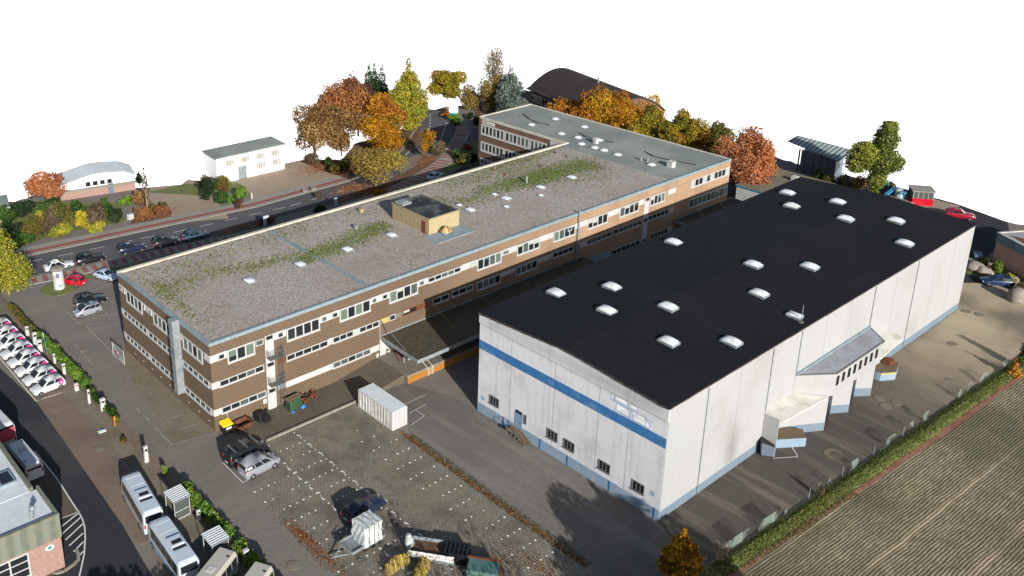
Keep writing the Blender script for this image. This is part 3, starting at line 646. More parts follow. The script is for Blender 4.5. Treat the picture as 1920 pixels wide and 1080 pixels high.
for k in range(25): mb.box(8.45, 8.99, -.55, -.52, .5+.3*k, .53+.3*k)
for z in (2, 4.5, 7): 
    mb.box(8.4, 9.04, -.95, -.92, z, z+.04); mb.box(8.4, 8.43, -.95, -.5, z, z+.04); mb.box(9.01, 9.04, -.95, -.5, z, z+.04)
mb.build('escape_ladder', 'frame_grey', br)
# letter A sign by the lower door
mb = MB(); fbox(mb, SM, 6.35, 6.8, 1.05, 1.6, 0, .03); s_ = mb.build('sign', 'sign_white', br)
def text(s, size, M4, m, parent, name='lettering', ext=.004):
    cu = bpy.data.curves.new(name, 'FONT'); cu.body = s; cu.size = size; cu.extrude = ext; cu.align_x = 'CENTER'; cu.align_y = 'CENTER'
    t = bpy.data.objects.new('tmp_text', cu); COL.objects.link(t); dg = bpy.context.evaluated_depsgraph_get(); dg.update()
    me = bpy.data.meshes.new_from_object(t.evaluated_get(dg)); bpy.data.objects.remove(t); bpy.data.curves.remove(cu)
    me.transform(M4); me.materials.clear(); me.materials.append(MAT[m]); me.name = name
    o = bpy.data.objects.new(name, me); COL.objects.link(o); o.parent = parent; return o
def wallM(x, y, z, ax, up=(0, 0, 1)):     # text plane: reading direction ax
    ax = Vector(ax).normalized(); up = Vector(up); nn = ax.cross(up)
    return Matrix(((ax.x, up.x, nn.x, x), (ax.y, up.y, nn.y, y), (ax.z, up.z, nn.z, z), (0, 0, 0, 1)))
text('A', .5, wallM(6.57, -.035, 1.32, (1, 0, 0)), 'ink', s_)
mb = MB(); fbox(mb, SM, 22.95, 23.25, 1.0, 1.55, 0, .05); mb.build('meter_box', 'sign_white', br)
# downpipe, middle of south face
mb = MB(); mb.tube((60.2, -.25, 11.6), (60.2, -.25, 6.2), .14); mb.tube((60.2, -.3, 6.2), (60.2, -.3, 5.2), .32); mb.tube((60.2, -.25, 5.2), (60.2, -.25, 1.5), .12); mb.build('flue_pipe', 'grey_metal', br)
mb = MB()
for x in (23.5, 1.55): mb.tube((x, -.06, 0.1 if x > 20 else .1), (x, -.06, 6.2 if x > 20 else 2), .035)
mb.build('cable_pipe', 'panel_white', br)
# west face
for a, b in ((.0, .95), (6.35, 6.9), (13.95, 16.85), (21.55, 23.55)): panel(br, WM, a, b, T0, T1)
for a, b, n in ((1.75, 6.3, 4), (9.3, 13.85, 4), (16.95, 21.45, 4)): window(br, WM, a, b, 7.93, 9.56, n, kinds=(2, 1, 0, 0), fw=.16, blinds=.3)
for a, b in ((1.0, 1.65),): window(br, WM, a, b, 8.8, 9.5, 1, sill=False, blinds=0)
for a, b in ((14.2, 14.95), (16.0, 16.7), (21.7, 22.5)): window(br, WM, a, b, 8.82, 9.48, 1, sill=False, d=.06, blinds=0)
for z0, z1 in ((M0, M1), (L0, L1)):
    panel(br, WM, 0, .55, z0, z1)
    for a, b, n in ((.6, 6.85, 5), (8.4, 15.75, 6), (16.15, 22.9, 6)): window(br, WM, a, b, z0, z1-.03, n, kinds=(0, 0, 0, 1), fw=.12, blinds=.1)
    panel(br, WM, 15.78, 16.12, z0, z1); panel(br, WM, 22.93, 23.55, z0, z1)
mb = MB(); mb.box(-.9, 0, 6.95, 7.85, 1.7, 11.0); mb.box(-.93, 0, 6.92, 7.88, 10.95, 11.25); 
for k in range(8): mb.box(-.92, 0, 6.93, 7.87, 2.6+1.1*k, 2.66+1.1*k)
mb.build('air_duct', 'grey_metal', br)
for k in range(9): mb = MB(); fbox(mb, WM, 1.2+2.4*k, 1.5+2.4*k, .75, .85, 0, .04); mb.build('vent_grille', 'panel_white', br)
mb = MB(); fbox(mb, WM, 22.9, 23.3, 9.0, 9.3, .05, .09); mb.build('alarm_lamp', 'rust', br)
# wing, west face: three rows of tall windows
for z0, z1 in ((7.75, 9.85), (4.35, 6.35), (.6, 2.95)):
    y = 45.2
    for grp in (6, 6, 4):
        w = grp*1.05; window(br, GM, y-w, y, z0, z1, grp, kinds=(1, 2, 0, 0) if z0 > 7 else (0, 0, 1), fw=.3, blinds=.15, rows=2 if z0 < 2 else 1, frame='frame_white'); y -= w+.12
mb = MB(); fbox(mb, GM, 41.6, 44.95, 10.02, 10.62, 0, .08); s_ = mb.build('sign', 'sign_white', br)
mb = MB(); fbox(mb, GM, 44.2, 44.7, 10.2, 10.5, .08, .1, 0); fbox(mb, GM, 43.6, 44.15, 10.25, 10.45, .08, .1, 1)
for k in range(9): fbox(mb, GM, 41.8+.2*k, 41.9+.2*k, 10.24, 10.4, .08, .1, 2)
mb.build('sign_marks', ['orange', 'ink', 'grey_metal'], s_)
mb = MB(); fbox(mb, GM, 24.2, 27.4, 9.0, 10.9, 0, .05); mb.build('white_cladding', 'panel_white', br)
mb = MB()
for k in range(5): fbox(mb, GM, 37.2+.5*k, 37.55+.5*k, 3.3, 3.9, 0, .04)
mb.build('entrance_lettering', 'sign_white', br)

# ------------------------------------------------------------------ things on the brown roof
def skylight(mname, x, y, z, sx, sy, label, h=.35, grp='dome skylights on the gravel roof', curb='grey_metal', ang=0):
    t = thing('skylight', label, 'skylight', (x, y, z), ang, grp); sx *= .9; sy *= .9; h *= .7
    mb = MB(); mb.box(-sx/2-.06, sx/2+.06, -sy/2-.06, sy/2+.06, -.1, .14); mb.build('curb', curb, t)
    mb = MB(); mb.dome(0, 0, .14, sx/2, sy/2, h); mb.build('dome', mname, t, smooth=True, recalc=False)
    return t
for i, x in enumerate((11.7, 19.25, 26.8, 34.35, 49.2, 56.6, 64.2, 71.4)):
    skylight('dome_white', x, 11.0, HB-.12, 1.3, 1.7, ('%s large white skylight dome from the west end of the gravel roof' % ORD[i]), .28)
for i, (x, y) in enumerate(((49.2, 13.4), (56.4, 13.3), (54.1, 8.5), (61.5, 8.5))):
    skylight('dome_white', x, y, HB-.12, .8, .9, ('small white skylight dome behind the plant room, street side', 'small white skylight dome, street side, further from the plant room', 'small white skylight dome, yard side, nearer the plant room', 'small white skylight dome, yard side, further from the plant room')[i], .2)
for i, (x, y, l) in enumerate(((94.5, 35.2, 'skylight on the grey roof at its far edge, first from the north end'), (88.1, 35.4, 'skylight on the grey roof at its near edge, first from the north end'), (94.6, 28.1, 'skylight on the grey roof at its far edge, second from the north end'), (87.95, 27.9, 'skylight on the grey roof at its near edge, second from the north end'), (88.5, 24.4, 'large skylight in the middle of the grey roof'), (90.2, 20.9, 'skylight beside the dark streak in the middle of the grey roof'), (86.0, 21.5, 'skylight by the parapet corner of the gravel roof'), (86.15, 18.6, 'skylight in the near row, just below the white vent'), (86.2, 16.6, 'skylight in the near row, second below the white vent'), (86.1, 13.6, 'skylight in the near row, third below the white vent'), (86.1, 6.6, 'skylight nearest the south end of the grey roof'))):
    skylight('dome_white', x, y, HB-.1, 1.35, 1.35, 'white dome '+l, .4, 'dome skylights on the grey felt roof')
def vent_box(x, y, z, s, h, label, m='panel_white'):
    t = thing('roof_vent', label, 'vent', (x, y, z)); mb = MB(); mb.box(-s/2, s/2, -s/2, s/2, -.05, h); mb.build('housing', m, t)
    mb = MB(); mb.box(-s/2-.1, s/2+.1, -s/2-.1, s/2+.1, h, h+.1); mb.build('cap', m, t, bevel=.03); return t
vent_box(87.9, 4.05, HB-.1, 1.0, .9, 'white box vent near the south end of the grey roof')
vent_box(88.5, 20.3, HB-.1, .7, .9, 'white box vent among the skylights of the grey roof')
vent_box(31.9, 15.9, HB-.12, .45, .5, 'small grey box vent on the moss of the gravel roof', 'grey_metal')
vent_box(36.4, 20.6, HB-.12, .5, .45, 'small beige vent in the shade of the plant room', 'metal_cream')
def pipe_vent(x, y, z, label, h=.8):
    t = thing('pipe_vent', label, 'vent pipe', (x, y, z)); mb = MB(); mb.tube((0, 0, -.05), (0, 0, h), .16, n=10); mb.build('pipe', 'grey_metal', t)
    mb = MB(); mb.tube((0, 0, h), (0, 0, h+.12), .3, .18, 10); mb.build('cowl', 'grey_metal', t)
pipe_vent(64.0, 13.8, HB-.12, 'round metal vent pipe by the moss on the gravel roof', 1.0)
pipe_vent(86.8, 9.2, HB-.1, 'left of two hooked vent pipes on the grey roof', .5); pipe_vent(87.2, 8.2, HB-.1, 'right of two hooked vent pipes on the grey roof', .6)
for i, (px, py) in enumerate(((1040,285),(1062,293),(990,300),(1012,310),(925,318),(947,327))):
    c = G(px, py, HB); mb = MB(); mb.tube((0, 0, -.1), (0, 0, .35), .09, n=8); mb.box(-.25, .25, -.25, .25, -.1, .03); o = mb.build('roof_drain', 'rust'); o.location = (c.x, c.y, HB-.1)
    tag(o, 'small rusty roof outlet, %s from the far corner of the gravel roof' % ORD[i], 'roof outlet', 'small outlets along the street side of the gravel roof')
# plant room
t = thing('plant_room', 'beige ribbed metal plant room with dark flat roof on the gravel roof', 'plant room', (0, 0, HB-.12))
px0, px1, py0, py1, ph = 38.3, 43.9, 7.7, 15.7, 2.3
mb = MB(); mb.box(px0, px1, py0, py1, -.05, ph); mb.build('wall', 'metal_cream', t)
mb = MB(); mb.box(px0-.08, px1+.08, py0-.08, py1+.08, ph, ph+.12, 0); mb.box(px0+.1, px1-.1, py0+.1, py1-.1, ph+.12, ph+.14, 1); mb.build('roof', ['metal_cream', 'plant_roof'], t)
mb = MB(); mb.box(px0-.05, px0, 8.4, 9.2, 0, 1.8); mb.build('door', 'rust', t)
mb = MB(); mb.box(px0+.2, px0+1.9, 13.6, 15.4, ph+.14, ph+.45); mb.box(px0+.5, px0+1.5, 13.9, 15.1, ph+.45, ph+.6); mb.build('roof_fan', 'grey_metal', t, bevel=.05)
mb = MB(); mb.box(37.2, 44.2, 4.7, 7.65, -.02, .10); o = mb.build('roof_walkway', 'parapet_metal'); o.location = (0, 0, HB-.12); tag(o, 'grey green sheet metal platform beside the plant room', 'platform')
t = thing('vent_cowl', 'orange and cream peaked vent cowl in front of the plant room', 'vent', (40.4, 6.6, HB))
mb = MB(); mb.tube((0, 0, .0), (0, 0, .35), .55, .55, 8); mb.build('base', 'grey_metal', t)
mb = MB(); mb.tube((0, 0, .35), (0, 0, 1.0), .9, .25, 8); mb.build('hood', 'ochre', t)
mb = MB(); 
for k in range(4): mb.tube((.88*math.cos(k*1.57), .88*math.sin(k*1.57), .37), (.25*math.cos(k*1.57), .25*math.sin(k*1.57), 1.02), .07, n=6)
mb.build('rib', 'rust', t)
# dark ridges (dirt lines) of the felt roof
for i, (q, l) in enumerate((([(980,212),(992,222),(1010,230),(1030,233)], 'dark wet seam at the north end of the grey roof'), ([(1085,248),(1100,256),(1125,262),(1150,266)], 'dark wet seam in the middle of the grey roof'), ([(1207,282),(1225,292),(1260,300),(1305,308)], 'dark wet seam at the south end of the grey roof'))):
    mb = MB(); pts = [G(a, b, HB) for a, b in q]
    for a, b in zip(pts[:-1], pts[1:]): d = (b-a).normalized(); n = Vector((-d.y, d.x, 0))*.28; mb.poly([(*(a-n*.7).xy, HB-.094), (*(b-n).xy, HB-.094), (*(b+n).xy, HB-.094), (*(a+n*.7).xy, HB-.094)])
    o = mb.build('roof_seam', 'dark_roof_brown', br); o['label'] = l
# moss tufts
def scatter_tris(n, fn, size, cols, name, label, cat, h=.0, kind='stuff'):
    P0 = np.zeros((n, 3)); 
    for i in range(n): P0[i] = fn()
    a = RNG.uniform(0, 6.28, n); sz = size*RNG.uniform(.5, 1.4, n); v = np.zeros((n, 4, 3))
    for k, (dx, dy) in enumerate(((-1, -1), (1, -1), (1, 1), (-1, 1))):
        x = dx*sz/2; y = dy*sz/2*RNG.uniform(.6, 1, n); v[:, k, 0] = P0[:, 0]+x*np.cos(a)-y*np.sin(a); v[:, k, 1] = P0[:, 1]+x*np.sin(a)+y*np.cos(a); v[:, k, 2] = P0[:, 2]+(RNG.uniform(0, h, n) if h else 0)
    return quads(v.reshape(-1, 3), cols, name, n), label, cat
def quads(v, cols, name, n, parent=None, ci=None):
    me = bpy.data.meshes.new(name); me.vertices.add(4*n); me.vertices.foreach_set('co', np.ascontiguousarray(v, dtype=np.float32).ravel())
    me.loops.add(4*n); me.loops.foreach_set('vertex_index', np.arange(4*n, dtype=np.int32)); me.polygons.add(n); me.polygons.foreach_set('loop_start', np.arange(0, 4*n, 4, dtype=np.int32))
    try: me.polygons.foreach_set('loop_total', np.full(n, 4, dtype=np.int32))
    except Exception: pass
    me.update(calc_edges=True); me.validate()
    at_ = me.attributes.new('tint', 'FLOAT_COLOR', 'FACE'); cols = np.array(cols)
    idx = RNG.integers(0, len(cols), n) if ci is None else ci
    c = cols[idx]*RNG.uniform(.72, 1.25, (n, 1)); c = np.clip(np.concatenate([c, np.ones((n, 1))], 1), 0, 1)
    at_.data.foreach_set('color', c.astype(np.float32).ravel()); me.materials.append(MAT['leaf'])
    o = bpy.data.objects.new(name, me); COL.objects.link(o); 
    if parent: o.parent = parent
    return o
PATCH = [(16.5,14.2,4.0,1.0,.7),(24.5,12.6,3.4,1.6,1),(21,12.2,1.5,1.1,1),(30.5,13.4,4.0,1.5,.9),(34.5,14.6,3.0,1.4,.8),(10.5,16,4,1.4,.35),(5,15.5,2.5,1.5,.4),(2.5,16,1.4,2.2,.4),(66,14.5,4.5,2.2,1),(71,14.5,5,2.3,1),(77,14,3.5,2.2,.9),(61.5,15.2,3.2,1.8,.7),(57,15.5,3,1.6,.6),(58,20,5,1.8,.3),(68,20,6,2.0,.3),(47,16.5,4,2,.35),(52,14,4,1.6,.35),(70,22,14,.8,.4),(74,9.5,7,3,.12),(25,21,16,2,.12),(8,20,6,2,.12),(2,12,1,6,.3)]
PWT = np.array([p[2]*p[3]*p[4] for p in PATCH]); PWT /= PWT.sum()
def mossp():
    while True:
        p = PATCH[RNG.choice(len(PATCH), p=PWT)]; x = RNG.normal(p[0], p[2]*.6); y = RNG.normal(p[1], p[3]*.75)
        if .5 < x < WX0-2.2 and .5 < y < WB-.5 and not (36.8 < x < 44.5 and 4.6 < y < 16): return (x, y, HB-.11)
o, l, c = scatter_tris(12500, mossp, .19, [S(118,146,52,1), S(92,120,46,1), S(138,150,72,1), S(122,114,82,.95)], 'roof_moss', '', '', h=.06)
tag(o, 'patches of green moss growing on the gravel roof', 'moss', kind='stuff')

# ------------------------------------------------------------------ loading dock and canopies
t = thing('loading_dock', 'raised concrete loading dock with orange painted edge under the long canopy', 'loading dock', (23, 0, 0))
mb = MB(); mb.box(.05, 39, -5.95, -.02, -.05, 1.1); mb.build('platform', 'dock_floor', t)
mb = MB(); mb.box(.05, 39, -6.0, -5.955, .05, .88); mb.build('orange_edge', 'orange_paint', t)
mb = MB(); mb.box(0, 39, -6.03, -5.8, .98, 1.12); mb.build('edge_strip', 'kerb_stone', t)
mb = MB(); 
for x in (3.2, 4.0): mb.tube((x, -6.12, .05), (x, -6.12, 1.1), .03); mb.tube((x, -6.12, 1.1), (x-.2, -5.2, 1.7), .03); mb.tube((x-.2, -5.2, 1.7), (x-1.4, -3.2, 1.75), .03); mb.tube((x-1.4, -3.2, 1.1), (x-1.4, -3.2, 1.75), .03)
for k in range(4): mb.tube((3.2, -6.12, .2+.25*k), (4.0, -6.12, .2+.25*k), .025)
mb.build('ladder_rail', 'paint_white', t)
mb = MB(); mb.tube((1.4, -.4, 1.1), (1.4, -.4, 1.9), .05); mb.tube((1.4, -.4, 1.9), (1.6, -2.6, 2.0), .05); mb.tube((1.6, -2.6, 1.1), (1.6, -2.6, 2.0), .05); mb.build('rail', 'rust', t)
def canopy(x0, x1, y0, z, label, rods):
    t = thing('canopy', label, 'canopy', (x0, 0, z)); L = x1-x0
    mb = MB(); mb.hexa([(.1, y0+.1, -.22), (L-.1, y0+.1, -.22), (L-.1, -.06, -.02), (.1, -.06, -.02), (.1, y0+.1, -.04), (L-.1, y0+.1, -.04), (L-.1, -.06, .16), (.1, -.06, .16)]); mb.build('roof', 'canopy_roof', t)
    mb = MB(); mb.box(0, L, y0, y0+.1, -.42, .06); mb.hexa([(0, y0+.1, -.42), (.1, y0+.1, -.42), (.1, -.06, -.2), (0, -.06, -.2), (0, y0+.1, .06), (.1, y0+.1, .06), (.1, -.06, .25), (0, -.06, .25)])
    mb.box(0, L, -.06, -.02, .0, .34); mb.hexa([(L-.1, y0+.1, -.42), (L, y0+.1, -.42), (L, -.06, -.2), (L-.1, -.06, -.2), (L-.1, y0+.1, .06), (L, y0+.1, .06), (L, -.06, .25), (L-.1, -.06, .25)]); mb.build('fascia', 'grey_metal', t)
    for x, m in rods:
        mb = MB(); mb.tube((x-x0, -.1, 2.3), (x-x0+.25, y0*.62, .02), .055, n=6); mb.build('tie_rod', m, t)
canopy(23.55, 61.9, -7.25, 3.62, 'long dark ribbed canopy over the loading dock', [(23.7, 'frame_grey'), (32.0, 'wood_grey'), (39.5, 'wood_grey'), (47, 'wood_grey'), (54.5, 'wood_grey')])
canopy(84.2, 100.5, -4.6, 3.62, 'shorter dark ribbed canopy at the east end of the long building', [(88.5, 'grey_metal'), (94.5, 'grey_metal')])
# ------------------------------------------------------------------ white hall
HX, HY, HA = 25.75617, -15.36395, 0.01265
HW, HL, HE, HR_ = 24.83, 68.86, 12.62, 13.35
hall = thing('warehouse', 'large white warehouse hall with black roof, blue stripe and white skylight domes', 'warehouse', (HX, HY, 0), HA)
def hz(y): return HE+(HR_-HE)*(1-abs((-y)-HW/2)/(HW/2))
FM = lambda u, z, d: (-d, -u, z)            # front wall, u = distance from the street side corner
RM = lambda u, z, d: (u, -HW-d, z)          # yard side wall
mb = MB()
pr = [(0, 0), (0, -HW)]
def gable(mb, x0, x1, z0, dz, m=0, y0=0, y1=-HW):
    ys = [y0, -HW/2, y1]
    a = [(x0, y, z0) for y in (y0, y1)]; 
    P_ = [(x0, y0, z0), (x0, y1, z0), (x0, y1, hz(y1)+dz), (x0, -HW/2, hz(-HW/2)+dz), (x0, y0, hz(y0)+dz)]
    Q_ = [(x1, p[1], p[2]) for p in P_]
    mb.poly(P_, m); mb.poly(Q_[::-1], m)
    for k in range(5): mb.poly([P_[k], P_[(k+1) % 5], Q_[(k+1) % 5], Q_[k]], m)
gable(mb, 0, HL, -.05, -.06); mb.build('wall', ['hall_concrete'], hall)
mb = MB()   # yard side cladding, panels with open joints
js = [0, 6.25, 12.1, 18.0, 23.7, 29.3, 34.9, 40.5, 46.2, 51.9, 57.6, 63.2, HL]
for a, b in zip(js[:-1], js[1:]): fbox(mb, RM, a+.02, b-.02, 1.05, HE-.1, 0, .06)
mb.build('side_cladding', 'hall_panel', hall)
for a, b in ((0, 18), (46.2, HL)): mb = MB(); fbox(mb, RM, a-.02, b, 0, 1.04, 0, .05); mb.build('side_plinth', 'plinth_blue_side', hall)
mb = MB(); fbox(mb, FM, 0, HW, 0, 1.2, 0, .05); mb.build('front_plinth', 'plinth_blue', hall)
for u in (4.1, 4.9, 9.6, 13.4, 18.9, 24.3): mb = MB(); fbox(mb, FM, u, u+.16, 0, 1.22, .05, .1); mb.build('plinth_pier', 'hall_blue', hall)
mb = MB(); fbox(mb, FM, 0, HW, 8.2, 9.28, 0, .04); mb.build('blue_stripe', 'hall_blue', hall)
mb = MB(); mb.hexa([(-.13, .02, 11.45), (0, .02, 11.45), (0, -HW-.06, 11.2), (-.13, -HW-.06, 11.2), (-.13, .02, HE+.05), (0, .02, HE+.05), (0, -HW-.06, HE+.05), (-.13, -HW-.06, HE+.05)])
mb.poly([(-.13, .02, HE+.05), (-.13, -HW-.06, HE+.05), (-.13, -HW/2, HR_+.05)]); mb.build('front_fascia', 'hall_concrete', hall)
for u in (4.9, 11.1, 16.9, 20.6): mb = MB(); fbox(mb, FM, u, u+.035, 1.2, 8.2, .0, .012); fbox(mb, FM, u, u+.035, 9.3, 11.3, 0, .012); mb.build('joint', 'grey_metal', hall)
for u in js[1:-1]: mb = MB(); fbox(mb, RM, u-.022, u+.022, 1.1, HE, .045, .07); mb.build('joint', 'grey_metal', hall)
mb = MB(); mb.hexa([(-.3, .12, HE+.0), (HL+.15, .12, HE), (HL+.15, -HW/2, HR_), (-.3, -HW/2, HR_), (-.3, .12, HE+.16), (HL+.15, .12, HE+.16), (HL+.15, -HW/2, HR_+.16), (-.3, -HW/2, HR_+.16)])
mb.hexa([(-.3, -HW-.15, HE), (HL+.15, -HW-.15, HE), (HL+.15, -HW/2, HR_), (-.3, -HW/2, HR_), (-.3, -HW-.15, HE+.16), (HL+.15, -HW-.15, HE+.16), (HL+.15, -HW/2, HR_+.16), (-.3, -HW/2, HR_+.16)])
roof = mb.build('roof', 'roof_black', hall, recalc=True)
mb = MB()
for k in range(46):
    a = k*HL/46; mb.box(a, a+HL/46-.06, -HW-.2, -HW-.12, HE+.02+random.uniform(-.02, .03), HE+.18+random.uniform(-.02, .03))
for k in range(20):
    a = -k*HW/20; z = hz(a-HW/40); mb.box(-.36, -.28, a-HW/20+.04, a, z-.02+random.uniform(-.02, .03), z+.17+random.uniform(-.02, .03))
mb.build('roof_edge', 'dark_roof_brown', hall)
for u, z0 in ((1.95, 2.0), (7.15, 2.05), (10.55, 2.05), (12.85, 2.0), (17.45, 1.95), (21.6, 1.9)):
    if u == 7.15: continue
    window(hall, FM, u, u+1.4, z0, z0+1.05, 3, kinds=(0,), fw=.06, frame='frame_grey', blinds=0)
window(hall, FM, 7.2, 7.5, 1.9, 3.05, 1, kinds=(0,), fw=.05, frame='frame_grey', sill=False, blinds=0)
mb = MB(); fbox(mb, FM, 5.85, 6.95, .85, 2.75, .0, .06); d_ = mb.build('door', 'door_blue', hall)
mb = MB(); fbox(mb, FM, 5.95, 6.85, 2.75, 3.1, 0, .07); mb.build('transom', 'glass_dark', hall)
mb = MB(); fbox(mb, FM, 6.72, 6.8, 1.75, 1.83, .06, .12); mb.build('handle', 'frame_grey', d_)
# metal stairs in front of the door
t = thing('metal_stairs', 'small grated metal stairs leading to the blue door of the white hall', 'stairs', (HX, HY, 0), HA)
mb = MB(); mb.box(-1.15, -.06, -7.0, -5.6, .80, .86); mb.build('landing', 'wood_grey', t)
for k in range(5):
    mb = MB(); mb.box(-1.1, -.12, -7.32-.27*k, -7.03-.27*k, .68-.15*k, .72-.15*k); mb.build('step', 'wood_grey', t)
mb = MB()
for y, z in ((-5.65, .8), (-6.95, .8), (-8.3, .05)): mb.tube((-1.12, y, 0), (-1.12, y, z+1.0), .025, n=6)
mb.tube((-1.12, -5.65, 1.8), (-1.12, -6.95, 1.8), .025, n=6); mb.tube((-1.12, -6.95, 1.8), (-1.12, -8.3, 1.05), .025, n=6); mb.tube((-1.12, -5.65, 1.3), (-1.12, -6.95, 1.3), .02, n=6); mb.tube((-1.12, -7.0, .82), (-1.12, -8.3, .03), .03, n=6); mb.tube((-.1, -7.0, .82), (-.1, -8.3, .03), .03, n=6); mb.tube((-.1, -5.65, 1.8), (-1.12, -5.65, 1.8), .02, n=6)
mb.build('handrail', 'wood_grey', t)
# faded blue line emblem under the eaves
mb = MB()
def fr(u0, u1, z0, z1, w=.05, sk=0):
    fbox(mb, FM, u0, u1, z0, z0+w, .0, .012); fbox(mb, FM, u0, u1, z1-w, z1, .0, .012); fbox(mb, FM, u0, u0+w, z0, z1, 0, .012); fbox(mb, FM, u1-w, u1, z0, z1, 0, .012)
for a in ((18.7, 20.2, 10.55, 11.1), (20.3, 21.4, 10.0, 11.0), (18.9, 20.9, 9.5, 10.3), (21.0, 22.9, 9.4, 9.95), (20.6, 22.4, 9.35, 10.6), (18.2, 18.7, 10.3, 11.1), (19.6, 20.5, 9.35, 9.9)): fr(*a)
for k in range(22): fbox(mb, FM, 18.4+.22*k, 18.4+.22*k+.14, 10.42-.012*k, 10.58-.012*k, .0, .013)
mb.build('emblem', 'ink_blue', hall)
mb = MB()
for a in ((18.9, 20.1, 10.65, 11.0), (20.45, 21.3, 10.62, 10.95), (20.95, 22.8, 9.5, 9.9), (19.0, 20.5, 9.6, 10.2), (20.75, 22.2, 9.95, 10.3)): fbox(mb, FM, *a, 0, .008)
mb.build('emblem_patch', 'render_white', hall)
mb = MB(); 
for u, z in ((.75, 2.0), (23.9, 2.6)): mb.poly([(-.008, -u-.3*math.cos(k*.5236), z+.3*math.sin(k*.5236)) for k in range(12)])
mb.build('faded_sign', 'ink_blue', hall, recalc=False)
# loading annex on the yard side
an = thing('loading_annex', 'white loading annex with angled docks and slot windows on the hall yard side', 'annex', (HX, HY, 0), HA)
HWo = HW+.07
up = [(23.75, -HWo), (27.45, -27.54), (38.55, -27.54), (40.6, -HWo)]
mb = MB(); mb.prism(up, 4.15, 6.95); mb.build('wall', 'hall_panel', an)
mb = MB(); mb.prism([(23.6, -HWo), (27.4, -27.68), (38.62, -27.68), (40.75, -HWo)], 6.95, 7.05, 0); mb.prism([(23.95, -HWo), (27.5, -27.45), (38.5, -27.45), (40.4, -HWo)], 7.05, 7.07, 1); mb.build('roof', ['frame_grey', 'annex_roof'], an)
mb = MB(); mb.box(23.7, 40.6, -HWo-.25, -HWo, 7.07, 7.25); mb.build('flashing', 'parapet_metal', an)
AM = lambda u, z, d: (u, -27.54-d, z)
for k in range(8):
    window(an, AM, 27.75+1.3*k, 28.2+1.3*k, 5.35, 6.45, 1, kinds=(0,), fw=.04, frame='black_plastic', sill=False, blinds=0)
saw = [(21.9, -HWo), (22.9, -25.3), (26.7, -27.5), (30.4, -26.3), (32.3, -27.5), (36.0, -26.3), (37.7, -27.5), (41.4, -26.1), (41.6, -HWo)]
mb = MB(); mb.prism(saw, 1.05, 4.15); mb.build('dock_wall', 'hall_panel', an)
e = [(p[0], p[1]-.02 if -27.6 < p[1] < -25 else p[1]) for p in saw]; mb = MB(); mb.prism(e, 0, 1.05); mb.build('dock_plinth', 'plinth_blue_side', an)
for a, b in ((2, 3), (4, 5), (6, 7)):
    a = Vector(saw[a]); b = Vector(saw[b]); tt = (b-a).normalized(); n = Vector((tt.y, -tt.x)); q0 = a+tt*.15; q1 = b-tt*.1
    mb = MB(); mb.hexa([(*(q0+n*.06), .0), (*(q1+n*.06), .0), (*q1, .0), (*q0, .0), (*(q0+n*.06), 4.1), (*(q1+n*.06), 4.1), (*q1, 4.1), (*q0, 4.1)]); mb.build('dock_door', 'black_plastic', an)
for pts, nm in (([(17.9, -HWo, 4.75), (18.15, -26.95, 4.5), (26.9, -27.4, 4.2), (23.7, -HWo, 4.75)], 'left'), ([(40.6, -HWo, 4.75), (38.7, -27.3, 4.2), (46.0, -26.95, 4.5), (46.2, -HWo, 4.75)], 'right')):
    mb = MB(); mb.hexa([(p[0], p[1], p[2]-.15) for p in pts]+[(p[0], p[1], p[2]) for p in pts]); mb.build('lean_to_roof', 'lean_roof', an)
mb = MB(); mb.box(17.98, 18.06, -26.6, -HWo, 0, 4.6); mb.build('side_screen', 'hall_panel', an)
mb = MB(); mb.box(18.9, 21.6, -HWo-.05, -HWo+.0, 1.15, 3.4); mb.build('roller_door', 'grey_metal', an)
for u, z0_ in ((18, 4.8), (23.7, 7.2), (40.5, 7.2), (6.25, .1), (51.9, .1)): mb = MB(); mb.tube((u, -HW-.13, z0_), (u, -HW-.13, 12.4), .04, n=6); mb.build('downpipe', 'grey_metal', hall)
t = thing('dock_ramp', 'low concrete dock platform with rusty edge under the left lean-to of the annex', 'platform', (HX, HY, 0), HA)
mb = MB(); mb.prism([(18.9, -HWo-.1), (18.9, -25.4), (22.3, -27.75), (23.6, -26.6), (22.4, -25.2), (22.0, -HWo-.1)], -.02, 1.08, 0, 1); mb.build('base', ['plinth_blue', 'wood_grey'], t)
t = thing('dock_ramp', 'low concrete dock platform with yellow and black edge right of the annex', 'platform', (HX, HY, 0), HA)
mb = MB(); mb.prism([(41.75, -26.3), (41.8, -26.7), (43.5, -27.75), (45.9, -27.0), (46.1, -HWo-.1), (41.75, -HWo-.1)], -.02, 1.08, 0, 1); mb.build('base', ['plinth_blue', 'wood_grey'], t)
mb = MB(); a = Vector((41.8, -26.74)); b = Vector((43.5, -27.79)); 
for k in range(12): p = a.lerp(b, k/12); q = a.lerp(b, (k+.5)/12); mb.hexa([(p.x, p.y-.03, .9), (q.x, q.y-.03, .9), (q.x, q.y+.02, .9), (p.x, p.y+.02, .9), (p.x, p.y-.03, 1.06), (q.x, q.y-.03, 1.06), (q.x, q.y+.02, 1.06), (p.x, p.y+.02, 1.06)])
mb.build('warning_stripe', 'yellow', t)
mb = MB(); mb.box(44.2, 45.6, -26.6, -25.6, 1.08, 1.5); mb.build('pallet', 'rust', t)
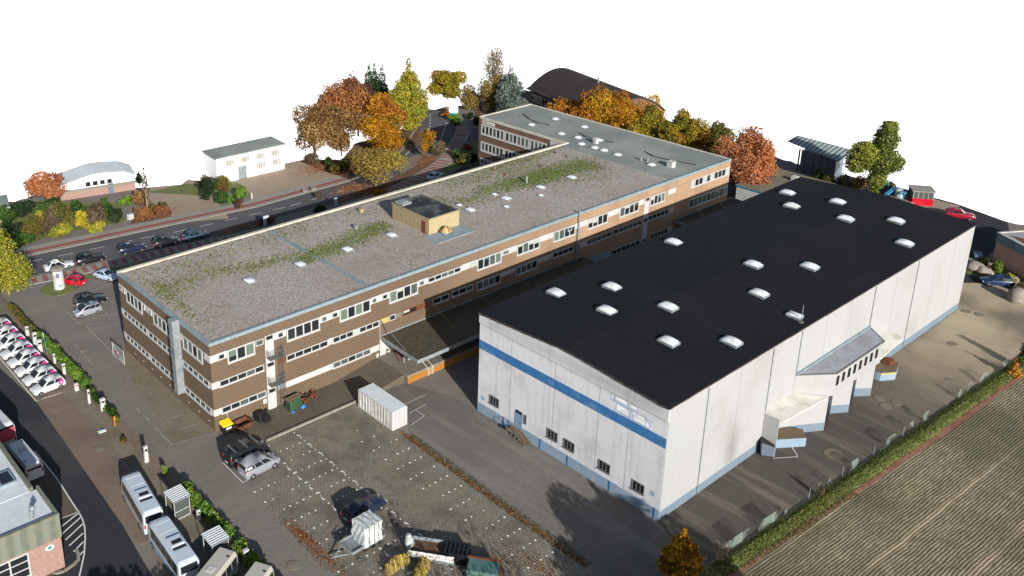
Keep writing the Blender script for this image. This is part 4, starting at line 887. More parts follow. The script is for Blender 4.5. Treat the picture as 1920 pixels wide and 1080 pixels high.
# small dark lean-to bin by the corner of the annex
t = thing('waste_container', 'dark grey wheeled waste container against the white hall by the dock platform', 'waste container', tuple(G(1436, 848).xy)+(0,), HA+.6)
mb = MB(); mb.hexa([(-.95, -.6, .15), (.95, -.6, .15), (.95, .6, .15), (-.95, .6, .15), (-1.05, -.7, 1.35), (1.05, -.7, 1.35), (1.05, .7, 1.6), (-1.05, .7, 1.6)]); mb.build('body', 'slate', t, bevel=.06)
mb = MB(); mb.hexa([(-1.1, -.75, 1.37), (1.1, -.75, 1.37), (1.1, .75, 1.62), (-1.1, .75, 1.62), (-1.0, -.6, 1.5), (1.0, -.6, 1.5), (1.0, .6, 1.75), (-1.0, .6, 1.75)]); mb.build('lid', 'black_plastic', t, bevel=.04)
for x, y in ((-.8, -.5), (.8, -.5), (-.8, .5), (.8, .5)): mb = MB(); mb.tube((x, y-.05, .1), (x, y+.05, .1), .1, n=8); mb.build('wheel', 'tyre', t)

# hall skylights, standing domes
rows = [(-2.7, [9.5, 32.2, 60.2], 'row nearest the brown building'), (-6.1, [15.3, 55.2], 'second row'), (-9.7, [9.8, 61.1], 'third row'), (-13.6, [15.5, 32.7, 55.5], 'fourth row'), (-18.0, [9.4, 26.6, 37.9, 60.6], 'fifth row'), (-21.95, [14.7, 54.3], 'row along the yard wall')]
ca, sa = math.cos(HA), math.sin(HA)
for y, xs, l in rows:
    for i, x in enumerate(xs):
        X = HX+x*ca-y*sa; Y = HY+x*sa+y*ca
        where = ('the only one there' if len(xs) == 1 else ('first from the striped front' if i == 0 else ('last from the striped front' if i == len(xs)-1 else ('%s from the striped front' % ORD[i]))))
        t = thing('skylight', 'white dome on black roof: %s, %s' % (l, where), 'skylight', (X, Y, hz(y)+.14), HA, 'dome skylights on the black hall roof')
        mb = MB(); mb.box(-.68, .68, -.95, .95, -.1, .3); mb.build('curb', 'grey_metal', t)
        mb = MB(); mb.dome(0, 0, .3, .7, .97, .34); mb.build('dome', 'dome_white', t, smooth=True, recalc=False)
y = -23.1; x = 25.2; X = HX+x*ca-y*sa; Y = HY+x*sa+y*ca
t = thing('skylight', 'small flat white hatch on the black roof close to the yard side eaves', 'skylight', (X, Y, hz(y)+.14), HA)
mb = MB(); mb.box(-.55, .55, -.75, .75, -.1, .3); mb.build('curb', 'grey_metal', t); mb = MB(); mb.dome(0, 0, .3, .6, .8, .15); mb.build('dome', 'dome_white', t, smooth=True, recalc=False)
t = thing('lightning_rod', 'thin rod standing beside the small hatch on the black roof', 'rod', (X-.6, Y-1.1, hz(y)+.12)); mb = MB(); mb.tube((0, 0, -.1), (0, 0, 2.1), .035, n=6); mb.build('rod', 'grey_metal', t); mb = MB(); mb.box(-.2, .2, -.2, .2, -.1, .1); mb.build('foot', 'concrete', t)

# ------------------------------------------------------------------ other buildings
# brick hall in the north
def bldg(name, label, a, b, depth, cat='building'):
    a = Vector(a); b = Vector(b); d = b-a; ang = math.atan2(d.y, d.x); t = thing(name, label, cat, (a.x, a.y, 0), ang); return t, d.length
FMc = lambda u, z, d: (u, -d, z)
a = (14.0, 82.5); b = (27.3, 79.3)
t, L = bldg('brick_hall', 'brick hall with white arched gable and light grey roof behind the shrubs', a, b, 9)
z0 = topz(14, 82.5, 350); z1 = topz(20.8, 80.9, 325)
D = 6.5; prof = [(0, z0), (L*.3, z0+(z1-z0)*.72), (L*.45, z1), (L*.62, z1), (L*.86, z0+(z1-z0)*.75), (L, z0+.2)]
def arch(mb, y0, y1, low, dz, m=0):
    A = [(0, y0, low)]+[(x, y0, z+dz) for x, z in prof]+[(L, y0, low)]; B = [(p[0], y1, p[2]) for p in A]; n = len(A)
    mb.poly(A, m); mb.poly(B[::-1], m)
    for k in range(n): mb.poly([A[k], A[(k+1) % n], B[(k+1) % n], B[k]], m)
zb = 1.7
mb = MB(); mb.box(0, L, 0, D, -.05, zb); mb.build('brick_wall', 'brick_pink', t)
mb = MB(); arch(mb, .0, D, zb, -.15); mb.build('gable_wall', 'render_white', t)
mb = MB()
for k in range(5):
    (x0, za), (x1, zc) = prof[k], prof[k+1]; x0 -= .3*(k == 0); x1 += .3*(k == 4)
    mb.hexa([(x0, -.12, za-.1), (x1, -.12, zc-.1), (x1, D+.3, zc-.15), (x0, D+.3, za-.15), (x0, -.12, za+.03), (x1, -.12, zc+.03), (x1, D+.3, zc+.05), (x0, D+.3, za+.05)])
mb.build('roof', 'white_roof', t)
mb = MB(); mb.box(.2, L+.1, -.9, 0, zb-.05, zb+.12); mb.build('ledge', 'sidewalk_grey', t)
for k, x in enumerate((4.6, 5.9, 7.2, 8.5)): window(t, FMc, x, x+.95, z1-2.3+.02*k, z1-1.35, 1, kinds=(0,), sill=False, fw=.06)
mb = MB(); fbox(mb, FMc, 8.6, 9.6, 0, 2.1, 0, .05); mb.build('door', 'slate', t)
# white rendered building
c0 = G(408, 346); c1 = G(534, 316.5)
t, L = bldg('rendered_building', 'white two storey rendered building with pink shutters and grey roof', (c0.x, c0.y), (c1.x, c1.y), 8)
hL = topz(c0.x, c0.y, 297); hR = topz(c1.x, c1.y, 268); H = (hL+hR)/2; D = 5.2
mb = MB(); mb.box(0, L, 0, D, -.05, H-.2); mb.build('wall', 'render_white', t)
mb = MB(); mb.hexa([(-.25, -.35, H-.22), (L+.25, -.35, H-.22), (L+.25, D+.2, H-.1), (-.25, D+.2, H-.1), (-.25, -.35, H), (L+.25, -.35, H), (L+.25, D+.2, H+.15), (-.25, D+.2, H+.15)]); mb.build('roof', 'roof_felt', t)
for zf, xs in ((H-2.1, (1.8, 5.2, 8.6, 11.9)), (1.3, (8.6, 12.0))):
    for x in xs:
        window(t, FMc, x, x+1.8, zf, zf+1.15, 3, kinds=(3,), fw=.09, sill=False, blinds=0)
        for s_ in (x-.25, x+.55, x+1.05, x+1.8): mb = MB(); fbox(mb, FMc, s_, s_+.12, zf, zf+1.2, .1, .14); mb.build('shutter', 'brick_pink', t)
mb = MB(); fbox(mb, FMc, 4.6, 6.4, 0, 2.6, 0, .06); mb.build('gate', 'grey_metal', t)
mb = MB()
for k in range(17): fbox(mb, FMc, 3.4+.5*k, 3.4+.5*k+.22, H/2+.05, H/2+.35, 0, .04)
mb.build('facade_marks', 'grey_metal', t)
# tiny building at the left edge
t = thing('bungalow', 'low pink walled bungalow with grey roof at the left edge', 'building', (G(-4, 418).x, G(-4, 418).y, 0), -.25)
mb = MB(); mb.box(-6, 2.0, 0, 6, -.05, 2.4); mb.build('wall', 'brick_pink', t); mb = MB(); mb.box(-6.3, 2.3, -.4, 6.4, 2.4, 2.75, 0, 1); mb.build('roof', ['panel_white', 'roof_felt'], t)
window(t, FMc, -1.6, 0.4, 1.0, 2.0, 2, kinds=(0,))
# dark barrel roofed hall to the east of the wing
t = thing('barrel_hall', 'long hall with dark brown barrel roof, green glazing and red brick base', 'building', (116.7, 41.2, 0), R(-16))
Lb = 30; prof2 = []
n = 14; x0_, x1_, he, ha = 0, 16, 5.8, 9.6
for k in range(n+1): u = k/n; prof2.append((x0_+(x1_-x0_)*u, he+(ha-he)*math.sin(math.pi*u)**.9))
mb = MB()
for (xa, za), (xb, zc) in zip(prof2[:-1], prof2[1:]): mb.hexa([(xa, -.4, za-.25), (xb, -.4, zc-.25), (xb, Lb+.4, zc-.25), (xa, Lb+.4, za-.25), (xa, -.4, za), (xb, -.4, zc), (xb, Lb+.4, zc), (xa, Lb+.4, za)])
mb.hexa([(-.9, -.4, he-.5), (0, -.4, he-.25), (0, Lb+.4, he-.25), (-.9, Lb+.4, he-.5), (-.9, -.4, he-.3), (0, -.4, he), (0, Lb+.4, he), (-.9, Lb+.4, he-.3)]); mb.build('roof', 'dark_roof_brown', t)
mb = MB(); mb.box(.3, 15.7, 0, Lb, 1.6, 5.8); 
for yy in (0, Lb):
    mb.poly([(.3, yy, 5.7)]+[(max(.3, min(15.7, p[0])), yy, p[1]-.26) for p in prof2]+[(15.7, yy, 5.7)])
mb.build('wall', 'brick_brown', t)
mb = MB(); mb.box(.25, 15.75, -.03, Lb+.03, -.05, 1.6); mb.build('brick_base', 'brick_red', t)
EM = lambda u, z, d: (.3-d, u, z)
for k in range(6): window(t, EM, .4+4.95*k, 5.1+4.95*k, 2.6, 4.3, 4, kinds=(2, 0, 2), fw=.12)
mb = MB(); mb.tube((8, 14, 9), (8, 14, 10.9), .22, n=8); mb.build('chimney_pipe', 'grey_metal', t)
mb = MB(); mb.box(.0, .3, 0, Lb, 1.55, 1.95); mb.build('white_rail', 'panel_white', t)
# brick corner building at the right edge
ax_, ay_ = 116.3, -35.7; dx, dy = -3.3, -5.6
t = thing('corner_building', 'flat roofed red brick building with grey metal fascia at the right edge', 'building', (ax_, ay_, 0), math.atan2(dy, dx))
L = 15; D = 12
mb = MB(); mb.box(0, L, .0, D, -.05, 3.2); mb.build('wall', 'brick_red_lit', t)
mb = MB(); mb.box(-.08, L+.08, -.08, D+.08, 3.2, 4.55); mb.build('fascia', 'parapet_metal', t)
mb = MB()
for q in ((-.12, L+.12, -.12, .2), (-.12, L+.12, D-.2, D+.12), (-.12, .2, .2, D-.2), (L-.2, L+.12, .2, D-.2)): mb.box(*q, 4.55, 4.7)
mb.build('parapet', 'parapet_stone', t)
mb = MB(); mb.box(.2, L-.2, .2, D-.2, 4.5, 4.6); mb.build('roof', 'annex_roof', t)
mb = MB(); mb.poly([(1.0, 1.0, 4.61), (5, .7, 4.61), (7, 3, 4.61), (3, 2.2, 4.61)]); mb.poly([(4, 7, 4.61), (8, 6, 4.61), (9, 9, 4.61), (5, 9.5, 4.61)]); mb.build('leaf_litter', 'rust', t)
# depot building bottom left
t = thing('depot_building', 'depot building with white flat roof, green metal fascia and pink brick pier', 'building', (-21.2, -10.05, 0))
mb = MB(); mb.box(-16, -.0, 0, 4.9, -.05, 3.5); mb.build('wall', 'brick_pink', t)
mb = MB(); mb.box(-16, -.5, 4.9, 44, -.05, 5.5); mb.build('rear_wall', 'metal_green', t)
mb = MB(); mb.box(-16, .08, -.12, 5.1, 3.45, 5.6); mb.build('fascia', 'metal_green', t)
mb = MB(); mb.box(-15.8, -.2, .15, 4.95, 5.55, 5.66); mb.box(-15.8, -.75, 4.95, 43.8, 5.5, 5.7); mb.build('roof', 'white_roof', t)
mb = MB(); mb.box(-16, .1, -.15, .12, 5.6, 5.95); mb.box(-.15, .1, .12, 5.1, 5.6, 5.9); mb.box(-.72, -.4, 5.1, 44, 5.6, 5.95); mb.build('parapet', 'metal_green', t)
DM = lambda u, z, d: (u, -d, z)
window(t, DM, -9.6, -3.0, .1, 3.3, 4, kinds=(1, 0, 1), fw=.14, rows=4, blinds=0)
mb = MB(); mb.poly([(-1.1+.42*math.cos(k*.3927), -.02, 2.75+.28*math.sin(k*.3927)) for k in range(16)]); s_ = mb.build('sign', 'sign_white', t, recalc=False)
mb = MB(); mb.poly([(-1.1+.3*math.cos(k*.3927)*(1 if k % 2 else .4), -.03, 2.75+.17*math.sin(k*.3927)) for k in range(16)]); mb.build('sign_marks', 'teal', s_, recalc=False)
mb = MB(); mb.box(-2.7, -1.3, 7.0, 9.2, 5.7, 5.95); mb.build('roof_hatch', 'parapet_metal', t); mb = MB(); mb.box(-2.55, -1.45, 7.2, 9.0, 5.95, 5.97); mb.build('hatch_glass', 'glass_dark', t)
mb = MB(); mb.tube((-1.9, 1.2, 5.65), (-1.9, 1.2, 6.5), .2, n=10); mb.tube((-1.9, 1.2, 6.5), (-1.6, 1.2, 6.7), .25, n=10); mb.build('vent_pipe', 'grey_metal', t)
# workshop with grey flat roof behind the black hall roof
c = G(1508, 329, 4); t = thing('workshop', 'low workshop with grey flat roof and light blue edge beyond the black hall', 'building', (106.5, -8.2, 0))
mb = MB(); mb.box(0, 13.5, 0, 11.0, -.05, 3.8); mb.build('wall', 'panel_white', t)
mb = MB(); mb.box(-.2, 13.7, -.2, 11.2, 3.8, 3.98, 0, 1); mb.build('roof', ['steel_blue', 'concrete'], t)
mb = MB(); mb.box(9, 10, 5, 6, 3.98, 4.9); mb.build('roof_vent', 'panel_white', t); mb = MB(); mb.box(5.4, 6.6, 2.2, 3.2, 3.98, 4.6); mb.build('roof_vent', 'panel_white', t)
c = G(1443, 352); t = thing('guard_cabin', 'small white cabin with dark windows at the corner of the workshop', 'cabin', (c.x, c.y, 0), -.1)
mb = MB(); mb.box(0, 3.2, -2.4, .0, 0, 2.7); mb.build('wall', 'panel_white', t, bevel=.05); mb = MB(); mb.box(-.15, 3.35, -2.55, .15, 2.7, 2.9); mb.build('roof', 'panel_white', t)
window(t, lambda u, z, d: (-d, -u, z), .3, 2.1, .9, 2.1, 3, kinds=(0,)); window(t, lambda u, z, d: (u, -2.4-d, z), .4, 2.8, .9, 2.1, 3, kinds=(0,))
# open shed at the far edge
t = thing('shed', 'open sided timber shed with corrugated mono pitch roof beyond the workshop', 'shed', (131.8, -2.0, 0), 0)
zr0 = 5.2
mb = MB(); mb.box(1.0, 4.4, .6, 7.4, -.05, 4.3); mb.build('wall', 'slate', t)
mb = MB(); mb.hexa([(-.2, -.6, 4.2), (4.9, -.6, 5.3), (4.9, 10.6, 5.6), (1.8, 10.9, 5.0), (-.2, -.6, 4.4), (4.9, -.6, 5.5), (4.9, 10.6, 5.8), (1.8, 10.9, 5.2)]); mb.build('roof', 'shed_roof', t)
mb = MB()
for k in range(6): mb.box(.7, .95, .3+1.45*k, .55+1.45*k, 0, 4.4)
mb.build('timber_post', 'wood_grey', t)
# red and white kiosk and steel frames
c = G(1703, 384); t = thing('red_cabin', 'small cabin with red lower wall and white window frames', 'cabin', (c.x+.3, c.y-.4, 0), -.9)
mb = MB(); mb.box(0, 3.4, 0, 3.0, -.05, 1.3); mb.build('wall', 'car_red', t); mb = MB(); mb.box(.02, 3.38, .02, 2.98, 1.3, 2.6); mb.build('upper_wall', 'glass_grey', t)
mb = MB(); 
for k in range(5): mb.box(.8*k, .8*k+.12, -.03, .02, 1.3, 2.6)
for k in range(5): mb.box(-.03, .02, .7*k, .7*k+.12, 1.3, 2.6)
mb.box(-.2, 3.6, -.2, 3.2, 2.6, 2.75); mb.build('frame', 'sidewalk_grey', t)
def frame(px, py, qx, qy, w, h, label):
    a, b = G(px, py), G(qx, qy); d = b-a; t = thing('steel_frame', label, 'steel frame', (a.x, a.y, 0), math.atan2(d.y, d.x)); L = d.length; mb = MB()
    for yy in (0, w):
        mb.box(0, L, yy, yy+.18, h-.3, h)
        for x in (0, L-.15): mb.box(x, x+.15, yy, yy+.15, -.05, h-.3)
    mb.build('beam', 'steel_blue', t); mb = MB(); mb.box(.1, L-.1, .2, w-.02, h-.35, h-.1); mb.build('deck', 'panel_white', t)
frame(1640, 372, 1665, 357, .8, 2.0, 'white and blue steel gangway left of the red cabin'); frame(1662, 380, 1680, 366, .4, 1.6, 'thin blue steel beam frame left of the red cabin')
frame(1692, 383, 1700, 377, .6, 2.0, 'short blue steel frame touching the red cabin'); frame(1740, 376, 1746, 372, .5, 1.8, 'small white and blue frame right of the red cabin')
t = thing('brick_terrace', 'low terrace of pinkish brick between the blue steel frames', 'terrace', (G(1668, 382).x, G(1668, 382).y, 0), -.9); mb = MB(); mb.box(0, 4, 0, 3, -.05, .5); mb.build('base', 'brick_pink', t)
t = thing('water_tank', 'white rounded tank beside the red cabin', 'tank', (G(1686, 374).x, G(1686, 374).y, 0)); mb = MB(); mb.tube((0, 0, -.05), (0, 0, 1.9), .9, .8, 14); mb.dome(0, 0, 1.85, .7, .7, .3); mb.build('body', 'plastic_wrap', t, smooth=True)
# ------------------------------------------------------------------ vehicles
def car(label, cat, paintm, L=4.3, W=1.78, H=1.48, style='hatch', name='parked_car', group=None, loc=None, rz=0, face_all=True):
    t = thing(name, label, cat, loc or (0, 0, 0), rz, group)
    w = W/2
    st = {'hatch': ([(-.5,.42,.72,.80),(-.48,.28,.9,.93),(-.34,.22,.96,1),(.16,.22,.94,1),(.37,.24,.84,.97),(.46,.28,.72,.88),(.5,.36,.58,.74)], (-.475,-.40,.05,.25)),
          'estate': ([(-.5,.42,.74,.84),(-.485,.28,.9,.94),(-.34,.22,.94,1),(.12,.22,.92,1),(.36,.24,.82,.97),(.46,.28,.70,.88),(.5,.36,.56,.74)], (-.475,-.41,-.0,.17)),
          'sedan': ([(-.5,.42,.78,.80),(-.48,.28,.9,.92),(-.34,.22,.93,1),(.12,.22,.91,1),(.36,.24,.80,.97),(.46,.28,.68,.88),(.5,.36,.54,.72)], (-.38,-.25,.0,.20)),
          'van': ([(-.5,.35,.95,.95),(-.49,.28,1.05,.97),(-.34,.25,1.08,1),(.18,.25,1.06,1),(.38,.26,.98,.98),(.47,.3,.82,.9),(.5,.38,.65,.76)], (-.495,-.47,.10,.33)),
          'mono': ([(-.5,.4,.85,.86),(-.48,.28,.95,.95),(-.34,.22,.98,1),(.2,.22,.96,1),(.38,.24,.88,.97),(.46,.28,.76,.88),(.5,.36,.6,.72)], (-.48,-.42,.06,.36))}[style]
    low, (cr, crt, cft, cf) = st; k = H/1.48
    mb = MB(); rings = []
    for x, z0, z1, ww in low:
        z0_, z1_ = z0*(k if style != 'van' else 1), z1*(k if style != 'van' else 1); W_ = w*ww
        rings.append([(x*L, -W_*.93, z0_), (x*L, -W_, z0_+(z1_-z0_)*.45), (x*L, -W_*.97, z1_-.04), (x*L, -W_*.88, z1_), (x*L, W_*.88, z1_), (x*L, W_*.97, z1_-.04), (x*L, W_, z0_+(z1_-z0_)*.45), (x*L, W_*.93, z0_)])
    for a, b in zip(rings[:-1], rings[1:]):
        for j in range(8): mb.poly([a[j], b[j], b[(j+1) % 8], a[(j+1) % 8]])
    mb.poly(rings[0]); mb.poly(rings[-1][::-1])
    zb = low[2][2]*(k if style != 'van' else 1)-.03; wb = w*.9; wt = w*(.74 if style != 'van' else .82); zt = H
    zf = zb-.04
    B = [(cr*L, -wb, zb), (cf*L, -wb*.96, zf), (cf*L, wb*.96, zf), (cr*L, wb, zb)]; T = [(crt*L, -wt, zt-.07), (cft*L, -wt, zt-.02), (cft*L, wt, zt-.02), (crt*L, wt, zt-.07)]
    mid = (crt+cft)/2*L; mb2 = []
    mb.poly([B[0], B[1], T[1], T[0]]); mb.poly([B[2], B[3], T[3], T[2]]); mb.poly([B[3], B[0], T[0], T[3]]); mb.poly([B[1], B[2], T[2], T[1]])
    m0, m1 = (mid, -wt*.96, zt+.03), (mid, wt*.96, zt+.03); mb.poly([T[0], m0, m1, T[3]]); mb.poly([m0, T[1], T[2], m1])
    me_ = mb; bo = MB(); bo.v, bo.f, bo.m = me_.v, me_.f, me_.m
    body = bo.build('body', paintm, t)
    bm_ = bmesh.new(); bm_.from_mesh(body.data); bmesh.ops.remove_doubles(bm_, verts=bm_.verts, dist=.002); bmesh.ops.recalc_face_normals(bm_, faces=bm_.faces); bm_.to_mesh(body.data); bm_.free()
    md = body.modifiers.new('bevel', 'BEVEL'); md.width = .045; md.segments = 2; md.limit_method = 'ANGLE'; md.angle_limit = R(28)
    body.data.polygons.foreach_set('use_smooth', [True]*len(body.data.polygons))
    def lerp(a, b, u): return tuple(a[i]+(b[i]-a[i])*u for i in range(3))
    def glass(nm, p0, p1, p2, p3, u0, u1, v0, v1, out):     # p0-p1 bottom, p3-p2 top
        q = []
        for u, v in ((u0, v0), (u1, v0), (u1, v1), (u0, v1)):
            a = lerp(p0, p1, u); b = lerp(p3, p2, u); c = lerp(a, b, v); q.append((c[0]+out[0], c[1]+out[1], c[2]+out[2]))
        m = MB(); m.poly(q); return m.build(nm, 'car_glass', t, recalc=False)
    e = .012
    glass('windscreen', B[1], B[2], T[2], T[1], .07, .93, .1, .93, (e*1.5, 0, e)); glass('rear_window', B[3], B[0], T[0], T[3], .1, .9, .28 if style in ('van',) else .15, .9, (-e*1.5, 0, e*.5))
    segs = {'van': ((.03, .34), (.37, .64), (.67, .93)), 'estate': ((.05, .30), (.33, .62), (.65, .92)), 'mono': ((.05, .26), (.29, .58), (.61, .92))}.get(style, ((.08, .46), (.50, .90)))
    for s0, s1 in segs:
        glass('side_window', B[0], B[1], T[1], T[0], s0, s1, .14, .88, (0, -e, e*.5)); glass('side_window', B[3], B[2], T[2], T[3], s0, s1, .14, .88, (0, e, e*.5))
    wr = .31 if style != 'van' else .34
    for x in (-.31*L, .31*L):
        for s in (-1, 1):
            m = MB(); m.tube((x, s*(w-.2), wr), (x, s*(w+.015), wr), wr, n=14); wh = m.build('wheel', 'tyre', t)
            m = MB(); m.tube((x, s*(w-.01), wr), (x, s*(w+.03), wr), wr*.62, wr*.5, n=10); m.build('rim', 'rim', wh)
    zl = low[-2][2]*(k if style != 'van' else 1)-.1
    for s in (-1, 1):
        m = MB(); m.box(.455*L, .492*L, s*w*.62-.16, s*w*.62+.16, zl-.07, zl+.05); m.build('headlight', 'lamp_white', t, bevel=.02)
        m = MB(); m.box(-.5*L-.004, -.475*L, s*w*.8-.1, s*w*.8+.1, low[0][2]*k-.12, low[0][2]*k+.1); m.build('tail_light', 'lamp_red', t, bevel=.02)
        m = MB(); m.box(cf*L-.25, cf*L-.1, s*(w+.02)-.09, s*(w+.02)+.09, zb, zb+.13); m.build('mirror', paintm, t, bevel=.03)
    m = MB(); m.box(-.5*L-.012, -.49*L, -.26, .26, .48*k, .59*k); m.build('number_plate', 'sign_white', t)
    return t
def put(t, px, py, rz, z=.7):
    c = G(px, py, z); t.location = (c.x, c.y, .04); t.rotation_euler = (0, 0, rz); return t
sa_ = R(-4)
put(car('white saloon parked on the street beside the advertising pillar', 'car', 'car_white', 4.5, 1.8, 1.44, 'sedan'), 110, 496, R(-8))
put(car('black estate car second in the row along the street', 'car', 'car_black', 4.6, 1.8, 1.48, 'estate'), 170, 484, R(-6))
put(car('dark navy estate car with large rear windows, third in the street row', 'car', 'car_navy', 4.4, 1.8, 1.6, 'estate'), 247, 465, R(-6))
put(car('black hatchback fourth in the street row', 'car', 'car_black', 4.2, 1.76, 1.48, 'hatch'), 311, 452, R(-6))
put(car('blue grey saloon, last of the row before the planting bed', 'car', 'car_bluegrey', 4.5, 1.78, 1.44, 'sedan'), 366, 440, R(-3))
a, b = G(151, 531), G(126, 521); put(car('red hatchback seen from behind beside the advertising pillar', 'car', 'car_red', 3.9, 1.7, 1.45, 'hatch'), 137, 525, R(118))
put(car('pale blue small saloon facing the camera at the corner of the brick building', 'car', 'car_paleblue', 4.0, 1.65, 1.4, 'sedan'), 199, 515, R(-66))
put(car('black estate parked behind the silver compact in the west car park', 'car', 'car_black', 4.6, 1.82, 1.55, 'estate'), 169, 563, R(-3))
put(car('silver tall compact with its nose to the hedge in the west car park', 'car', 'car_silver', 3.7, 1.7, 1.58, 'mono'), 164, 581, R(176))
put(car('pale blue grey saloon in the shade behind the gravel roof', 'car', 'car_paleblue', 4.2, 1.7, 1.42, 'sedan'), 817, 329, R(10))
put(car('dark blue estate car alone on the studded car park', 'car', 'car_navy', 4.8, 1.84, 1.5, 'estate'), 683, 951, R(3))
put(car('dark red estate car on the road behind the black hall roof', 'car', 'car_darkred', 4.6, 1.85, 1.6, 'estate'), 1800, 402, R(-60))
put(car('blue hatchback parked beside the boulders', 'car', 'car_blue', 4.2, 1.75, 1.45, 'hatch'), 1870, 526, R(128))
v = put(car('black van with roof bars and white lettering, parked behind the silver van', 'van', 'car_black', 5.0, 1.9, 1.95, 'van', name='parked_van'), 462, 846, R(2), .9)
m = MB()
for x in (-1.8, -.4, .9): m.box(x, x+.06, -.85, .85, 1.98, 2.05)
m.build('roof_bar', 'grey_metal', v)
m = MB(); m.box(-1.9, -1.2, -.975, -.93, .85, 1.2); s_ = m.build('white_sticker', 'sign_white', v); m = MB(); m.box(-1.7, -1.45, -.985, -.976, .95, 1.08); m.build('sticker_mark', 'teal', s_)
m = MB()
for k in range(3): m.box(-.7, .1, -.975, -.935, .95+.1*k, .99+.1*k)
m.build('lettering', 'sign_white', v)
v = put(car('silver van with white sticker on the rear side window', 'van', 'car_silver', 4.4, 1.8, 1.8, 'van', name='parked_van'), 486, 869, R(3), .85)
m = MB(); m.hexa([(-1.95, -.815, 1.28), (-1.35, -.815, 1.28), (-1.35, -.80, 1.28), (-1.95, -.80, 1.28), (-1.95, -.775, 1.52), (-1.35, -.775, 1.52), (-1.35, -.76, 1.52), (-1.95, -.76, 1.52)]); s_ = m.build('white_sticker', 'sign_white', v)
# eight white electric hatchbacks
ev = car('white hatchback with pink dot', 'car', 'car_white', 4.0, 1.73, 1.52, 'hatch', group='white hatchbacks with pink dots charging along the path')
for s in (-1, 1):
    m = MB(); m.poly([(-.33*4.0+.33*math.cos(k*.4488), s*.872-.0, .98+.33*math.sin(k*.4488)) for k in range(14)])
    for i, p in enumerate(m.v):   # lean the disc with the body side above the belt line
        y = p[1] if p[2] < .93 else s*(.878-(p[2]-.93)*.26)
        m.v[i] = (p[0], y+s*.02, p[2])
    dt = m.build('pink_dot', 'pink', ev, recalc=False); m = MB(); m.poly([(-.33*4.0+.15*math.cos(k*.785), s*.905, .93+.09*math.sin(k*.785)) for k in range(8)]); m.build('dot_mark', 'sign_white', dt, recalc=False)
words = ['nearest the camera, first of the row by the empty bay', 'second from the empty bay', 'third from the empty bay', 'fourth from the empty bay', 'fifth from the empty bay', 'sixth from the empty bay', 'seventh from the empty bay', 'farthest from the empty bay, cut by the picture edge']
for k in range(8):
    o = ev if k == 0 else copy_tree(ev)
    o.location = (-11.42-.02*k, 20.45+2.7*k, .03); o.rotation_euler = (0, 0, R(183.5)); o['label'] = 'white hatchback with pink dot, '+words[k]
